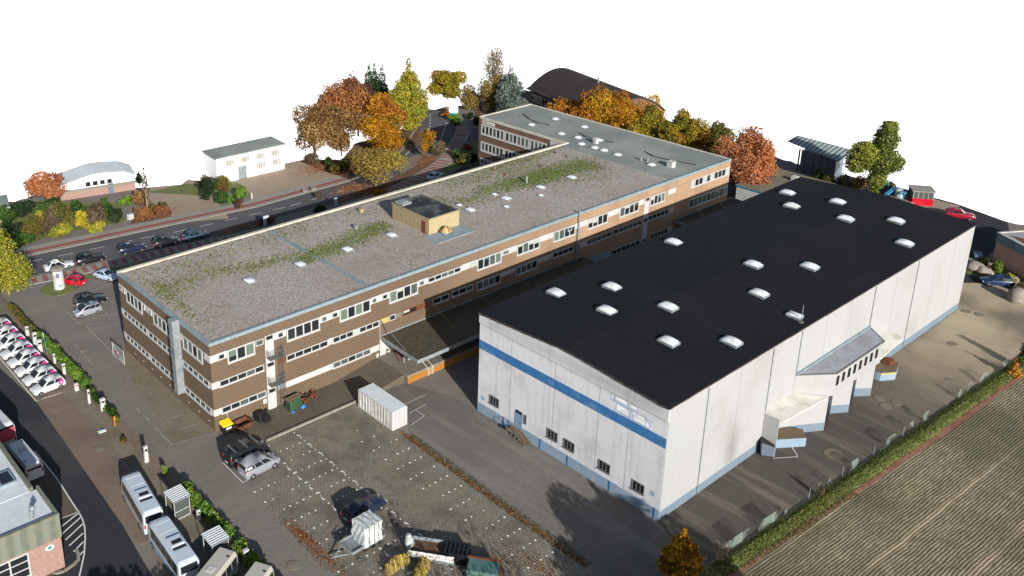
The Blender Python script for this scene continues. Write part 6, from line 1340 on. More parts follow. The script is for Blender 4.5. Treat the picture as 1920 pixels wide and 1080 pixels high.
# ------------------------------------------------------------------ vegetation
PAL = {
 'gold': [S(206,150,30,.62), S(190,128,26,.6), S(222,176,48,.6), S(168,104,28,.6), S(150,118,40,.6)],
 'goldgreen': [S(170,150,40,.6), S(140,136,44,.55), S(200,172,50,.6), S(104,110,40,.55), S(176,124,36,.55)],
 'olive': [S(112,116,52,.55), S(88,98,44,.55), S(140,132,60,.55), S(70,82,38,.55), S(150,110,54,.5)],
 'green': [S(70,104,42,.6), S(54,84,36,.6), S(96,122,50,.6), S(42,66,30,.6)],
 'brightgreen': [S(112,150,52,.65), S(88,128,44,.65), S(142,166,66,.6)],
 'darkgreen': [S(50,72,44,.6), S(38,58,36,.6), S(66,88,52,.6), S(30,46,30,.6)],
 'conifer': [S(60,88,52,.6), S(44,68,42,.6), S(88,110,62,.6), S(36,54,34,.6)],
 'spruce': [S(128,144,130,.62), S(104,124,112,.6), S(156,168,152,.6), S(80,98,88,.6)],
 'bronze': [S(206,130,82,.66), S(180,106,66,.64), S(222,152,102,.64), S(152,90,60,.6), S(192,132,92,.62)],
 'orange': [S(214,152,52,.64), S(196,126,44,.62), S(218,164,54,.62), S(162,100,40,.6)],
 'dull': [S(186,156,74,.62), S(150,126,70,.6), S(124,108,76,.6), S(204,174,66,.62), S(160,146,60,.6)],
 'ivy': [S(136,146,58,.66), S(112,126,50,.66), S(168,168,70,.66), S(84,100,44,.62)],
 'red': [S(178,114,70,.62), S(152,94,64,.6), S(200,140,74,.62), S(114,74,60,.58), S(154,110,80,.6)],
 'purple': [S(124,76,66,.6), S(104,64,58,.6), S(144,92,76,.6), S(92,60,56,.6)],
 'yellow': [S(208,184,44,.65), S(186,172,50,.62), S(222,200,70,.62), S(150,148,48,.58)],
 'yellowgreen': [S(178,176,58,.62), S(150,160,56,.6), S(196,186,70,.62), S(120,136,50,.58), S(196,168,60,.6)],
 'tan': [S(168,132,78,.6), S(146,110,62,.6), S(188,152,96,.6), S(124,92,54,.58)],
 'brown': [S(128,110,82,.6), S(104,88,66,.6), S(150,130,98,.6), S(86,76,56,.58)],
  'grassmix': [S(120,122,66,.8), S(104,108,56,.8), S(142,132,84,.8), S(88,98,50,.8)],
 'grassgreen': [S(84,108,48,.85), S(66,92,42,.85), S(108,124,58,.85)],
 'litter': [S(176,104,58,.62), S(148,80,46,.6), S(196,130,72,.6), S(126,66,42,.6), S(190,150,80,.6)],
}
def leaves(clumps, n, size, pal, name='crown', parent=None, o=(0, 0, 0), flat=.0, shell=.55):
    """clumps: (x,y,z,rx,ry,rz). leaf faces spread through each clump, denser near its skin"""
    if size > .3: n = int(n*1.6); size *= .76
    C_ = np.array(clumps, dtype=float); w = C_[:, 3]*C_[:, 4]+C_[:, 4]*C_[:, 5]; w = w/w.sum(); ci = RNG.choice(len(C_), n, p=w)
    d = RNG.normal(size=(n, 3)); d /= np.linalg.norm(d, axis=1)[:, None]
    # lumpy skin
    lump = 1+.16*np.sin(5*d[:, 0]+ci*1.7)*np.sin(4*d[:, 1]+ci)+.1*np.sin(9*d[:, 2]+ci*2.3)
    r = (shell+(1-shell)*RNG.random(n)**.6)*lump
    c = C_[ci, :3]+d*C_[ci, 3:6]*r[:, None]
    c[:, 2] = np.maximum(c[:, 2], .05)
    nrm = d+RNG.normal(size=(n, 3))*.75; nrm /= np.linalg.norm(nrm, axis=1)[:, None]
    a = np.cross(nrm, RNG.normal(size=(n, 3))); a /= np.linalg.norm(a, axis=1)[:, None]; b = np.cross(nrm, a)
    s = (size*RNG.uniform(.5, 1.35, n))[:, None]; t = s*RNG.uniform(.55, 1, n)[:, None]
    v = np.stack([c-a*s*.5-b*t*.25, c+a*s*.1-b*t*.5, c+a*s*.5+b*t*.2, c-a*s*.1+b*t*.5], 1)-np.array(o)
    cols = np.array(PAL[pal])*1.18; k = len(cols)
    tone = RNG.integers(0, k, len(C_)); idx = np.where(RNG.random(n) < .55, tone[ci], RNG.integers(0, k, n))
    return quads(v.reshape(-1, 3), cols, name, n, parent, idx)
def blob(cx, cy, cz, rx, ry, rz, k, sub=.42):
    out = [(cx, cy, cz, rx*.62, ry*.62, rz*.62)]
    for _ in range(k):
        d = Vector((random.gauss(0, 1), random.gauss(0, 1), random.gauss(0, 1))).normalized(); f = random.uniform(.5, .78); s = sub*random.uniform(.7, 1.25)
        out.append((cx+d.x*rx*f, cy+d.y*ry*f, cz+d.z*rz*f, rx*s, ry*s, rz*s))
    return out
def limbs(mb, h0, pts, r):
    for p in pts:
        q = Vector(p); m = Vector((q.x*.4, q.y*.4, h0+(q.z-h0)*.55)); mb.tube((0, 0, h0), m, r*.45, r*.28, 5); mb.tube(m, q, r*.28, r*.08, 5)
def tree(label, x, y, h, rx, pal, kind='round', n=3500, size=.42, name='autumn_tree', cat='tree', group=None, ry=None, trunk=.25, z0=None, bark='bark', k=9, shape=None):
    t = thing(name, label, cat, (x, y, 0), 0, group); ry = ry or rx; cl = []
    base = h*trunk if z0 is None else z0
    if kind == 'round': cl = blob(0, 0, (base+h)/2, rx, ry, (h-base)/2, k)
    elif kind == 'cone':
        m = 7
        for i in range(m):
            u = i/(m-1); r = rx*(1-.88*u**1.1); z = base+(h-base)*(.06+.9*u); 
            for j in range(max(1, int(5-4*u))): a = random.uniform(0, 6.28); q = r*.45*(u < .8); cl.append((q*math.cos(a), q*math.sin(a), z, r*.66, r*.66, (h-base)/m*.8))
    elif kind == 'column':
        for i in range(6): u = i/5; r = rx*(1-.8*u**1.8)*(.7+.3*min(1, u*4)); cl.append((random.uniform(-.1, .1)*rx, random.uniform(-.1, .1)*rx, base+(h-base)*(.07+.86*u), r, r, (h-base)*.13))
    elif kind == 'spruce':
        m = 9
        for i in range(m):
            u = i/(m-1); r = rx*(1-.93*u); z = base+(h-base)*(.05+.92*u)
            for j in range(max(1, int(7*(1-u)))): a = j*2.4+i; cl.append((r*.62*math.cos(a), r*.62*math.sin(a), z-r*.12, r*.45, r*.45, (h-base)/m*.62))
    elif kind == 'list' and shape == 'diamond':
        cl = []
        for i in range(9):
            u = i/8; r = rx*float(np.interp(u, (0, .22, .45, .7, .88, 1), (.62, 1, .98, .62, .3, .1))); z = base+(h-base)*(.08+.86*u)
            for j in range(1 if u > .85 else 4): a = random.uniform(0, 6.28); q = r*.42*(u <= .85); cl.append((q*math.cos(a), q*math.sin(a), z, max(.13*rx, r*.62), max(.13*rx, r*.62), (h-base)*.085))
    elif kind == 'list': cl = shape
    elif kind == 'bare': cl = blob(0, 0, (base+h)/2, rx, ry, (h-base)/2, k)
    mb = MB(); rt = max(.09, h*.017); top = max(c[2] for c in cl)
    mb.tube((0, 0, -.1), (0, 0, base+(h-base)*.35), rt, rt*.65, 7); mb.tube((0, 0, base+(h-base)*.35), (cl[0][0]*.3, cl[0][1]*.3, base+(h-base)*(.75 if kind in ('cone', 'spruce', 'column') else .6)), rt*.65, rt*.2, 6)
    if kind in ('round', 'bare', 'list'): limbs(mb, max(base*.8, .3), [c[:3] for c in cl[1:10]], rt)
    if kind == 'bare':
        for _ in range(70):
            c = random.choice(cl); a = random.uniform(0, 6.28); L_ = h*random.uniform(.12, .25); p = Vector((c[0]*random.uniform(.2, .9), c[1]*random.uniform(.2, .9), c[2]*random.uniform(.6, 1.0)))
            q = p+Vector((math.cos(a)*L_*.45, math.sin(a)*L_*.45, L_)); mb.tube(p, q, .05, .012, 4)
    mb.build('trunk', bark, t); leaves(cl, n, size, pal, 'crown', t); return t
def wx(px, py): c = G(px, py); return c.x, c.y
def T(label, px, py, top, hw, pal, kind='round', **kw):
    """tree by the picture column and row of its foot; top row; half width in picture pixels"""
    x, y = wx(px, py) if 'xy' not in kw else kw.pop('xy'); h = topz(x, y, top); s = mpp(x, y, h*.6)
    f = {'bare': 1.2, 'list': 1.1, 'round': 1.16, 'cone': 1.12, 'spruce': 1.15, 'column': 1.3}.get(kind, 1); kw['n'] = int(kw.get('n', 3500)*1.35)
    return tree(label, x, y, h*1.02, hw*s*f, pal, kind, **kw)
def shrub(label, px, py, top, hw, pal, n=900, size=.32, name='shrub', cat='shrub', group=None, k=6, ry=None, **kw):
    x, y = wx(px, py) if 'xy' not in kw else kw['xy']; h = max(.5, topz(x, y, top)); r = hw*mpp(x, y, 1); t = thing(name, label, cat, (x, y, 0), 0, group)
    cl = blob(0, 0, h*.48, r, ry or r*.8, h*.52, k, .45); leaves(cl, n, size, pal, 'foliage', t)
    mb = MB()
    for _ in range(5): a = random.uniform(0, 6.28); mb.tube((.1*math.cos(a), .1*math.sin(a), 0), (r*.5*math.cos(a), r*.5*math.sin(a), h*.7), .04, .015, 5)
    mb.build('stem', 'bark', t); return t
random.seed(21)
# north wood, left of the junction
T('tan leaved tree leaning out at the left end of the northern trees', 590, 300, 200, 42, 'tan', n=5200, size=.5, trunk=.12, k=12)
T('tall reddish brown tree at the back left of the northern trees', 641, 262, 132, 44, 'red', n=8500, size=.5, trunk=.12, k=12)
T('dark purple leaved tree between the red tree and the conifers', 672, 255, 138, 28, 'purple', n=4000, size=.5, trunk=.12)
T('tan brown broad tree in the middle of the northern trees', 640, 292, 196, 42, 'tan', n=5500, size=.48, trunk=.1, k=12)
T('orange tree in front of the reddish brown one', 690, 292, 178, 42, 'orange', n=6500, size=.48, trunk=.12, k=12, xy=(82, 72))
T('yellow orange tree overhanging the street bend', 680, 300, 212, 46, 'gold', n=6000, size=.45, trunk=.06, xy=(76, 67))
for i, (px, top, hw) in enumerate(((687, 126, 15), (697, 124, 13), (709, 129, 17))):
    T('slender dark conifer, %s of the three beside the yellow cone tree' % ('left', 'middle tallest', 'right')[i], px+3, 212, top, hw, 'conifer', 'column', n=1700, size=.45, name='conifer', trunk=.03, group='slender conifers behind the junction', xy=wx(px+6, 215))
T('broad dark conifer base beneath the three slender ones', 704, 218, 152, 30, 'conifer', 'column', n=3600, size=.45, name='conifer', trunk=.03, xy=wx(709, 217))
T('tall cone shaped yellow green tree at the junction', 766, 243, 112, 36, 'yellowgreen', 'list', n=10500, size=.5, z0=.4, shape='diamond')
T('round olive green tree standing alone at the far edge behind the junction', 838, 203, 126, 32, 'goldgreen', n=5200, size=.55, trunk=.3, bark='bark_pale')
T('tall bare pale branched tree with a bent top at the far edge', 926, 196, 84, 22, 'brown', 'bare', n=2600, size=.3, trunk=.15, bark='bark_pale', name='bare_tree', k=10)
T('yellow brown bush tree left of the blue spruce', 945, 192, 132, 22, 'dull', n=3200, size=.42, trunk=.05, xy=(115.5, 73.5))
T('low yellow brown thicket at the far end of the path', 900, 198, 162, 26, 'dull', n=2400, size=.4, trunk=.05, xy=(114, 80))
T('pale blue green spruce beside the barrel roofed hall', 967, 200, 122, 30, 'spruce', 'list', n=8500, size=.45, name='spruce', z0=.2, xy=(116, 68), shape='diamond')
T('yellow brown tree at the street, its crown hanging over the lane', 705, 352, 276, 50, 'dull', n=3600, size=.36, trunk=.28, k=14, bark='bark_pale', z0=2.2)
T('loose yellow tree right of the street tree', 748, 335, 285, 24, 'yellowgreen', n=1300, size=.34, trunk=.3, xy=(73, 58))
T('small slender yellow tree on the verge by the junction', 800, 298, 240, 14, 'gold', n=1100, size=.32, trunk=.12, shape=None)
T('thin yellow sapling beside the leaf bed', 735, 285, 232, 9, 'yellowgreen', n=350, size=.32, trunk=.3)
shrub('tawny bush at the foot of the slender yellow tree', 822, 292, 264, 18, 'brown', 1100)
shrub('green bush at the roadside left of the forecourt trees', 617, 312, 290, 9, 'green', 700)
shrub('yellow green round bush at the forecourt corner', 624, 325, 306, 12, 'olive', 900)
shrub('brownish low thicket under the tan tree', 590, 308, 288, 24, 'brown', 1100); shrub('olive thicket behind the forecourt corner', 645, 318, 296, 16, 'olive', 800)
shrub('bright green bush under the info board', 850, 228, 214, 11, 'brightgreen', 700, .35); shrub('dark green bush right below the info board', 857, 235, 222, 9, 'green', 600, .35)
shrub('rusty bush left of the info board', 836, 219, 207, 11, 'litter', 600, .35)
shrub('dark clipped hedge beside the wing, far end', 882, 222, 207, 9, 'darkgreen', 900, .35, 'hedge', 'hedge'); shrub('dark clipped hedge beside the wing, near end', 892, 236, 216, 10, 'darkgreen', 1000, .35, 'hedge', 'hedge')
shrub('green bush at the left of the dark grass by the wing', 857, 295, 278, 11, 'green', 900, .35); shrub('olive bush in the middle of the dark grass by the wing', 868, 306, 286, 15, 'olive', 1100, .35); shrub('dark green bush against the wing wall', 888, 308, 284, 14, 'darkgreen', 1000, .35)
shrub('rusty ground shrub under the lamp post', 876, 280, 268, 12, 'litter', 500)
# shrubs along the street on the left
T('red orange tree left of the brick hall', 66, 388, 328, 33, 'bronze', n=4200, size=.42, trunk=.08, xy=(11.5, 83.5), k=12)
for i, (px, py, top, hw, pal, l) in enumerate(((15, 420, 380, 26, 'green', 'green bushes at the left edge of the overgrown bank'), (45, 405, 375, 26, 'darkgreen', 'dark green bush below the red orange tree'), (90, 400, 374, 26, 'green', 'green bush left of the brown thicket'), (28, 455, 410, 26, 'darkgreen', 'dark green bush near the pavement, far left'), (60, 448, 400, 28, 'olive', 'olive bush near the pavement, second from the left'), (95, 440, 385, 26, 'brown', 'greyish brown bare thicket in the middle of the bank'), (128, 432, 376, 24, 'olive', 'tall olive bush in front of the brick hall'), (155, 428, 396, 15, 'yellow', 'bright yellow bush in the bank'), (150, 408, 378, 20, 'green', 'green bush behind the yellow one'), (182, 422, 372, 20, 'brown', 'brown bush with bare top right of the yellow one'), (200, 405, 370, 14, 'green', 'dark green bush by the hall entrance'), (216, 420, 392, 15, 'darkgreen', 'dark green bush at the right end of the bank'), (75, 432, 400, 24, 'yellowgreen', 'yellow green grass like bush on the bank'), (180, 436, 414, 20, 'yellowgreen', 'low yellow green growth at the pavement'), (115, 444, 418, 22, 'yellowgreen', 'low pale growth at the pavement edge'), (45, 462, 432, 20, 'green', 'green shrub at the left end of the pavement'))):
    shrub(l, px, py, top, hw, pal, 2100, .34, group='bushes of the overgrown bank', k=8)
shrub('green bush right of the hall entrance', 236, 386, 366, 14, 'brightgreen', 1000); shrub('dry brown yellow bush by the bare trunk', 263, 388, 350, 17, 'tan', 1300)
shrub('low red shrub in the red leafy bed, left', 262, 405, 388, 18, 'red', 1000); shrub('low red shrub in the red leafy bed, right', 300, 404, 386, 16, 'red', 900); shrub('olive bush at the right of the red bed', 307, 396, 378, 7, 'olive', 500); shrub('green bush in the middle of the red bed', 286, 396, 381, 9, 'olive', 500)
T('dark slender cypress right of the brick hall', 257, 352, 324, 6, 'darkgreen', 'column', n=700, size=.35, name='conifer', xy=(28.6, 80.5))
T('pollarded pale trunk standing in the red bed', 277, 400, 318, 6, 'brown', 'column', n=260, size=.3, bark='bark_pale', name='bare_tree', xy=wx(277, 399), trunk=.35)
shrub('dark green bush at the left of the rendered building', 392, 375, 328, 18, 'darkgreen', 1900, k=8); shrub('brown green round bush before the rendered building', 420, 362, 330, 19, 'olive', 2000, k=8); shrub('reddish bush behind the dark green one', 381, 350, 326, 12, 'red', 600)
shrub('clipped bright green dome bush by the bollard', 455, 376, 351, 15, 'brightgreen', 1700, .28, k=9); shrub('dark green bush between dome bush and driveway', 415, 380, 360, 15, 'green', 1200); shrub('green bush low at the driveway edge', 432, 382, 366, 12, 'brightgreen', 700)
shrub('leafless dark bush on the pavement edge', 449, 392, 373, 10, 'purple', 450, .22); shrub('dry twiggy bush at the kerb of the bend', 597, 372, 358, 8, 'brown', 350, .22)
shrub('dark low bush strip beside the left banner mast', 500, 420, 408, 20, 'purple', 700, .25); shrub('dark green low bush beside the right banner mast', 600, 396, 384, 16, 'darkgreen', 700, .25); shrub('yellow leafed low bush behind the parapet', 715, 366, 352, 18, 'gold', 700, .25)
# autumn row to the east of the wing
east = [(1066,180,36,'orange',112.5,46),(1096,170,32,'orange',112,44),(1122,172,36,'gold',113.5,38),(1152,168,34,'gold',116,35),(1178,176,30,'gold',119,31),(1208,172,32,'gold',128,29),(1232,196,24,'goldgreen',122,25),(1278,206,26,'goldgreen',126,20),(1300,222,28,'goldgreen',119,17),(1338,226,30,'olive',125,13),(1110,200,30,'gold',113,33),(1160,205,32,'gold',113,28),(1205,215,28,'goldgreen',113,23),(1255,235,26,'goldgreen',113,17),(1046,192,18,'orange',110,43)]
for i, (px, top, hw, pal, x, _) in enumerate(east):
    # find the ground y so that the crown centre falls in column px
    lo, hi = -20, 80
    for _ in range(40):
        m = (lo+hi)/2; d = Vector((x, m, 5))-CO; c = PX0+F*d.dot(RV)/d.dot(FV)
        if c > px: lo = m
        else: hi = m
    l = ('golden', 'amber', 'orange yellow', 'rusty gold')[i % 4]
    nm = {1066: 'rust orange tree at the left end of the back row behind the wing', 1096: 'tall rust orange tree before the barrel roof', 1122: 'amber tree second in front of the barrel roof', 1152: 'golden tree at the right end of the barrel roof', 1178: 'golden tree in the near middle of the row', 1208: 'golden tree at the skyline in the middle of the row', 1232: 'yellow green tree where the skyline drops', 1278: 'yellow green pointed tree at the right part of the row', 1300: 'yellow green tree beside the pointed one', 1338: 'olive tree left of the bronze oak', 1110: 'low golden tree at the wing parapet, left one', 1160: 'low golden tree at the wing parapet, middle one', 1205: 'low yellow green tree at the wing parapet beside the white caravan', 1255: 'low yellow green tree right of the white caravan', 1046: 'small orange tree at the corner of the barrel hall'}[px]
    T(nm, 0, 0, top, hw, pal, n=4200, size=.46, trunk=.08, k=12, xy=(x, lo))
T('dense bronze orange oak at the corner of the wing', 1398, 350, 246, 50, 'bronze', n=12000, size=.42, trunk=.02, k=16, xy=(112.5, 5.0), z0=.6)
T('bare brown tree trunk right of the bronze oak', 1458, 312, 276, 6, 'brown', 'column', n=250, size=.3, name='bare_tree', xy=(118, 4.2), trunk=.1)
c = G(1228, 240, 1.2); t = thing('caravan', 'white caravan half hidden by the low golden trees', 'caravan', (112.0, 19.8, 0), R(-65))
mb = MB(); mb.box(-2.6, 2.6, -1.1, 1.1, .45, 2.6); mb.build('body', 'car_white', t, bevel=.25); mb = MB(); mb.box(-1.6, 1.2, -1.13, -1.1, 1.3, 2.0); mb.build('window', 'car_glass', t)
for s in (-1, 1): mb = MB(); mb.tube((0, s*.95, .32), (0, s*1.12, .32), .32, n=10); mb.build('wheel', 'tyre', t)
mb = MB(); mb.box(-3.4, -2.5, -.9, .9, .5, 2.9); mb.build('awning_box', 'panel_white', t, bevel=.1)
# big olive tree and thicket beyond the hall
x, y = 126.0, -12.0; h = topz(x, y, 226); s = mpp(x, y, 6)
cl = [(0, 0, h*.55, 2.6, 2.6, 2.2), (-1.6, 1.2, h*.62, 2.0, 2.0, 1.7), (1.3, -1.0, h*.48, 1.7, 1.7, 1.4), (.7, -.4, h*.78, 1.7, 1.6, 1.7), (.9, -.6, h*.92, 1.1, 1.0, 1.0), (-2.3, 1.9, h*.5, 1.5, 1.5, 1.6), (2.6, -2.0, h*.5, 1.2, .8, .7), (.4, -.3, h*.3, 1.3, 1.2, 1.4), (.2, 0, h*.12, .9, .8, 1.2)]
cl = [(a*1.15, b*1.15, c, d*1.35, e*1.35, f*1.22) for a, b, c, d, e, f in cl]
tree('large irregular olive green tree standing alone beyond the black roof', x, y, h, 3, 'ivy', 'list', n=16000, size=.42, shape=cl, name='ivy_tree', z0=.5)
for px, py, top, hw, pal, l in ((1532, 345, 318, 14, 'green', 'green bush at the foot of the timber shed'), (1550, 350, 326, 18, 'olive', 'olive bush in front of the shed'), (1580, 355, 318, 24, 'brown', 'brown green thicket beyond the black roof'), (1605, 362, 325, 20, 'tan', 'straw coloured thicket left of the large olive tree'), (1525, 345, 330, 12, 'goldgreen', 'yellowish bush beside the workshop'), (1628, 380, 360, 14, 'goldgreen', 'yellow shrub at the foot of the large olive tree'), (1670, 352, 340, 12, 'olive', 'small plants on the terrace at the far edge'), (1625, 395, 378, 18, 'gold', 'low golden hedge behind the roof edge')):
    shrub(l, px, py, top, hw, pal, 1300, .32, k=7)
shrub('bright green round bush in front of the corner building', 1868, 515, 489, 10, 'brightgreen', 1400, .2, k=8)
for px, py, top, hw, pal, l in ((1840, 500, 484, 14, 'olive', 'olive shrubs between the boulders and the dark road'), (1855, 512, 496, 12, 'litter', 'reddish ground shrub behind the blue car'), (1890, 530, 516, 16, 'yellowgreen', 'yellow green ground plants along the brick wall'), (1912, 548, 532, 12, 'brown', 'dry shrub at the right edge beside the blue car'), (1915, 690, 648, 14, 'green', 'green bush at the right edge above the field'), (1908, 690, 668, 8, 'brown', 'grey brown shrub beside the small orange tree')):
    shrub(l, px, py, top, hw, pal, 900, .22)
T('small bright orange tree on the grass strip at the right edge', 1899, 706, 672, 11, 'orange', 'cone', n=900, size=.24, trunk=.05)
shrub('rust brown bush on the grass strip by the mesh fence', 1537, 935, 908, 8, 'brown', 700, .14)
# foreground
T('yellow orange tree with pointed top in front of the hall corner', 1272, 1092, 994, 36, 'gold', 'list', n=9000, size=.26, z0=.2, shape='diamond')
tree('leafless grey bush at the lower end of the grass strip', *wx(1350, 1056), 2.6, 1.6, 'brown', 'bare', n=60, size=.12, name='bare_bush', cat='bush', trunk=.02, bark='bark_pale')
tree('large yellow green tree cut by the left edge beside the path', -9.6, 46.2, topz(-9.6, 46.2, 424), 4.9, 'yellowgreen', n=9000, size=.34, trunk=.1, k=15)
# trees of the southern boundary, their shadows reach into the picture
sd = Vector((math.cos(R(-110.8)), math.sin(R(-110.8)))); 
def shade(px, py, dist, h, r, pal, label, n=2500, kind='round'):
    c = G(px, py); tree(label, c.x+sd.x*dist, c.y+sd.y*dist, h, r, pal, kind, n=n*2, size=.55 if kind == 'round' else .3, trunk=.25, group='trees south of the works')
shade(1125, 985, 26, 12, 6.4, 'gold', 'golden tree outside the picture south of the hall corner', 4500)
shade(1190, 935, 36, 13.5, 4.4, 'gold', 'second golden tree outside the picture south of the hall corner', 3500)
shade(880, 960, 34, 13, 4.5, 'brown', 'bare tree outside the picture south of the car park', 260, 'bare')
shade(690, 880, 42, 15, 5.0, 'brown', 'taller bare tree outside the picture south of the car park', 260, 'bare')
shade(240, 1010, 26, 9, 5, 'olive', 'dense tree outside the picture south of the depot', 4500)
# hedge along the path, in plants
def hedge(label, y0, y1, hh, ww, pal, n, x=-7.75):
    t = thing('hedge', label, 'hedge', (x, (y0+y1)/2, 0), 0, 'hedge between depot and works yard'); L = y1-y0; m = max(3, int(L/.9))
    cl = [(random.uniform(-.1, .1), -L/2+L*(i+.5)/m, hh*random.uniform(.42, .55), ww*random.uniform(.8, 1.1), .75, hh*random.uniform(.42, .58)) for i in range(m)]
    leaves(cl, n, .24, pal, 'foliage', t, shell=.5); mb = MB()
    for i in range(m): mb.tube((cl[i][0], cl[i][1], 0), (cl[i][0], cl[i][1]+.1, hh*.6), .03, .02, 5)
    mb.build('stem', 'bark', t)
hedge('dense green hedge between the charging posts and the west car park', 17.5, 33.2, 1.5, .62, 'brightgreen', 7500)
hedge('darker lower hedge beyond the charging posts', 33.5, 45, 1.1, .5, 'olive', 3000)
hedge('thin dark hedge opposite the concrete strip', 8.5, 17.2, 1.0, .4, 'green', 1700)
hedge('green hedge beside the two shelters', -16.6, -7.6, 1.5, .65, 'brightgreen', 5000)
hedge('green hedge at the bottom edge beside the beige minibuses', -27, -18, 1.5, .65, 'brightgreen', 4500)
shrub('small upright green shrub beside the hooded white post', 309, 893, 870, 5, 'brightgreen', 500, .2, ry=.3)
shrub('low weeds under the thin hedge', 232, 830, 818, 8, 'olive', 400, .18)
# grass and leaf litter
def strip(n, line, w0, w1):
    L = [Vector(p) for p in line]; seg = [(a, b) for a, b in zip(L[:-1], L[1:])]; ln = np.array([(b-a).length for a, b in seg]); ln /= ln.sum()
    def f():
        a, b = seg[RNG.choice(len(seg), p=ln)]; u = RNG.random(); t = (b-a).normalized(); nn = Vector((-t.y, t.x)); d = RNG.uniform(w0, w1); p = a.lerp(b, u)+nn*d; return (p.x, p.y, bankz(p.x, p.y) if p.y < -46 and p.x > 14 else .03)
    return f
def tufts(name, n, fn, size, pal, label, cat, up=.14):
    P0 = np.array([fn() for _ in range(n)]); a = RNG.uniform(0, 6.28, n); s = size*RNG.uniform(.5, 1.4, n); lean = RNG.normal(size=(n, 2))*up*.8
    dx = np.cos(a)*s/2; dy = np.sin(a)*s/2; v = np.zeros((n, 4, 3)); hgt = up*RNG.uniform(.4, 1.5, n)
    for k, (sg, top) in enumerate(((-1, 0), (1, 0), (.5, 1), (-.5, 1))): v[:, k, 0] = P0[:, 0]+dx*sg+top*lean[:, 0]; v[:, k, 1] = P0[:, 1]+dy*sg+top*lean[:, 1]; v[:, k, 2] = P0[:, 2]+top*hgt
    o = quads(v.reshape(-1, 3), np.array(PAL[pal]), name, n); tag(o, label, cat, kind='stuff')
fl_ = [(24.4, -46.9), (34.5, -47.7), (58.4, -48.9), (88.3, -50.2), (100, -50.6)]
tufts('grass', 12000, strip(0, fl_, -1.75, .1), .2, 'grassmix', 'rough grass on the strip between yard and field', 'grass', .05)
tufts('green_grass', 9000, strip(0, fl_, -1.4, .0), .2, 'grassgreen', 'greener grass along the mesh fence', 'grass', .05)
tufts('dry_grass', 2500, strip(0, [(14, -46.4), (30, -48.2), (45, -49.2)], -1.2, .4), .2, 'grassmix', 'dry grass and leaves at the lower end of the strip', 'grass', .08)
def ell(px, py, rx, ry, rot=0):
    c = G(px, py)
    def f():
        a = RNG.normal()*rx*.5; b = RNG.normal()*ry*.5; return (c.x+a*math.cos(rot)-b*math.sin(rot), c.y+a*math.sin(rot)+b*math.cos(rot), .03)
    return f
def multi(*fs):
    def f(): return fs[RNG.integers(0, len(fs))]()
    return f
tufts('leaf_litter', 2600, multi(ell(574, 1010, .8, 3.2), ell(610, 1045, .9, 3), ell(905, 1065, 3, 1.4), ell(930, 1070, 2.5, 1.5), ell(1010, 1060, 1.3, 3.0), ell(560, 1000, .5, 2)), .14, 'litter', 'rust coloured fallen leaves at the edges of the car park', 'fallen leaves', .04)
tufts('edge_litter', 1700, strip(0, [(16.1, -13), (15.9, -22), (15.9, -40)], -.25, .35), .13, 'litter', 'line of fallen leaves along the lane edge', 'fallen leaves', .05)
tufts('edge_moss', 3000, strip(0, [(15.9, -14), (15.6, -26), (15.6, -40)], -.1, 1.1), .13, 'olive', 'moss along the lane edge of the car park', 'moss', .04)
tufts('verge_litter', 9000, multi(ell(760, 268, 5, 3), ell(720, 285, 5, 3), ell(690, 358, 6, 2), ell(660, 352, 5, 2), ell(800, 300, 5, 2, .5), ell(600, 315, 5, 3), ell(650, 318, 5, 3), ell(285, 402, 5, 2)), .3, 'litter', 'fallen leaves under the street trees', 'fallen leaves', .05)
tufts('path_litter', 1500, strip(0, [(-8.2, 40), (-8.2, 0), (-8.3, -27)], -.35, .25), .14, 'litter', 'fallen leaves in the planting strip', 'fallen leaves', .05)
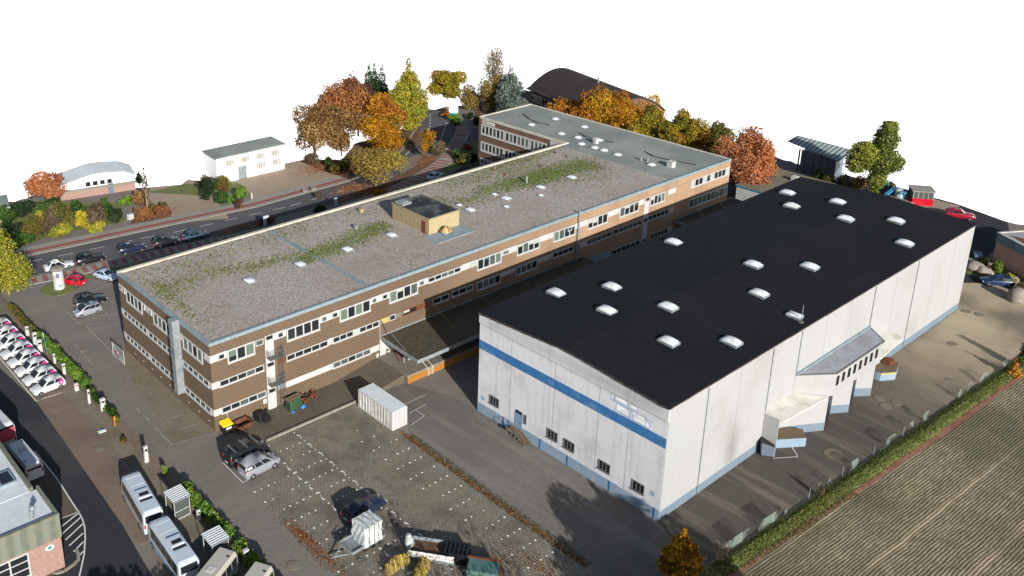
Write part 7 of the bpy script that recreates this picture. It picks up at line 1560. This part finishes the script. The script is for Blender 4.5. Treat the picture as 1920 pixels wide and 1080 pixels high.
tufts('roof_edge_moss', 900, strip(0, [(1, 23), (60, 23), (83, 22.8)], -.25, .05), .16, 'olive', 'x', 'moss', .05)
o = bpy.data.objects['roof_edge_moss']; o.location.z = HB-.12; o['label'] = 'thin moss line along the street side parapet of the gravel roof'

# ------------------------------------------------------------------ light
SUN_EL, SUN_AZ = 20.8, -109
sl = bpy.data.lights.new('sun', 'SUN'); sl.energy = SUN_E = 3.9; sl.angle = R(.5); sl.color = (1, .965, .91)
so = bpy.data.objects.new('sun', sl); COL.objects.link(so)
dv = Vector((math.cos(R(SUN_EL))*math.cos(R(SUN_AZ)), math.cos(R(SUN_EL))*math.sin(R(SUN_AZ)), math.sin(R(SUN_EL))))
so.rotation_euler = dv.to_track_quat('Z', 'Y').to_euler()
w = bpy.data.worlds.new('World'); SC.world = w; w.use_nodes = True; nt = w.node_tree; bg = nt.nodes['Background']
sky = N(nt, 'ShaderNodeTexSky', sky_type='NISHITA'); sky.sun_disc = False; sky.sun_elevation = R(SUN_EL); sky.sun_rotation = R(90-SUN_AZ)
nt.links.new(sky.outputs[0], bg.inputs[0]); bg.inputs[1].default_value = .06
bg2 = N(nt, 'ShaderNodeBackground'); bg2.inputs[0].default_value = (1, 1, 1, 1); bg2.inputs[1].default_value = 1.0
tc = N(nt, 'ShaderNodeTexCoord'); sx = N(nt, 'ShaderNodeSeparateXYZ'); nt.links.new(tc.outputs['Generated'], sx.inputs[0])
lt = N(nt, 'ShaderNodeMath', operation='LESS_THAN'); nt.links.new(sx.outputs[2], lt.inputs[0]); lt.inputs[1].default_value = -.01
mx = N(nt, 'ShaderNodeMixShader'); nt.links.new(lt.outputs[0], mx.inputs[0]); nt.links.new(bg.outputs[0], mx.inputs[1]); nt.links.new(bg2.outputs[0], mx.inputs[2]); nt.links.new(mx.outputs[0], nt.nodes['World Output'].inputs[0])
SC.view_settings.view_transform = 'Standard'; SC.view_settings.look = 'None'; SC.view_settings.exposure = .86; SC.view_settings.gamma = 1
SC.render.resolution_x, SC.render.resolution_y = 1024, 576
SC.cycles.transparent_max_bounces = 16; SC.cycles.max_bounces = 6
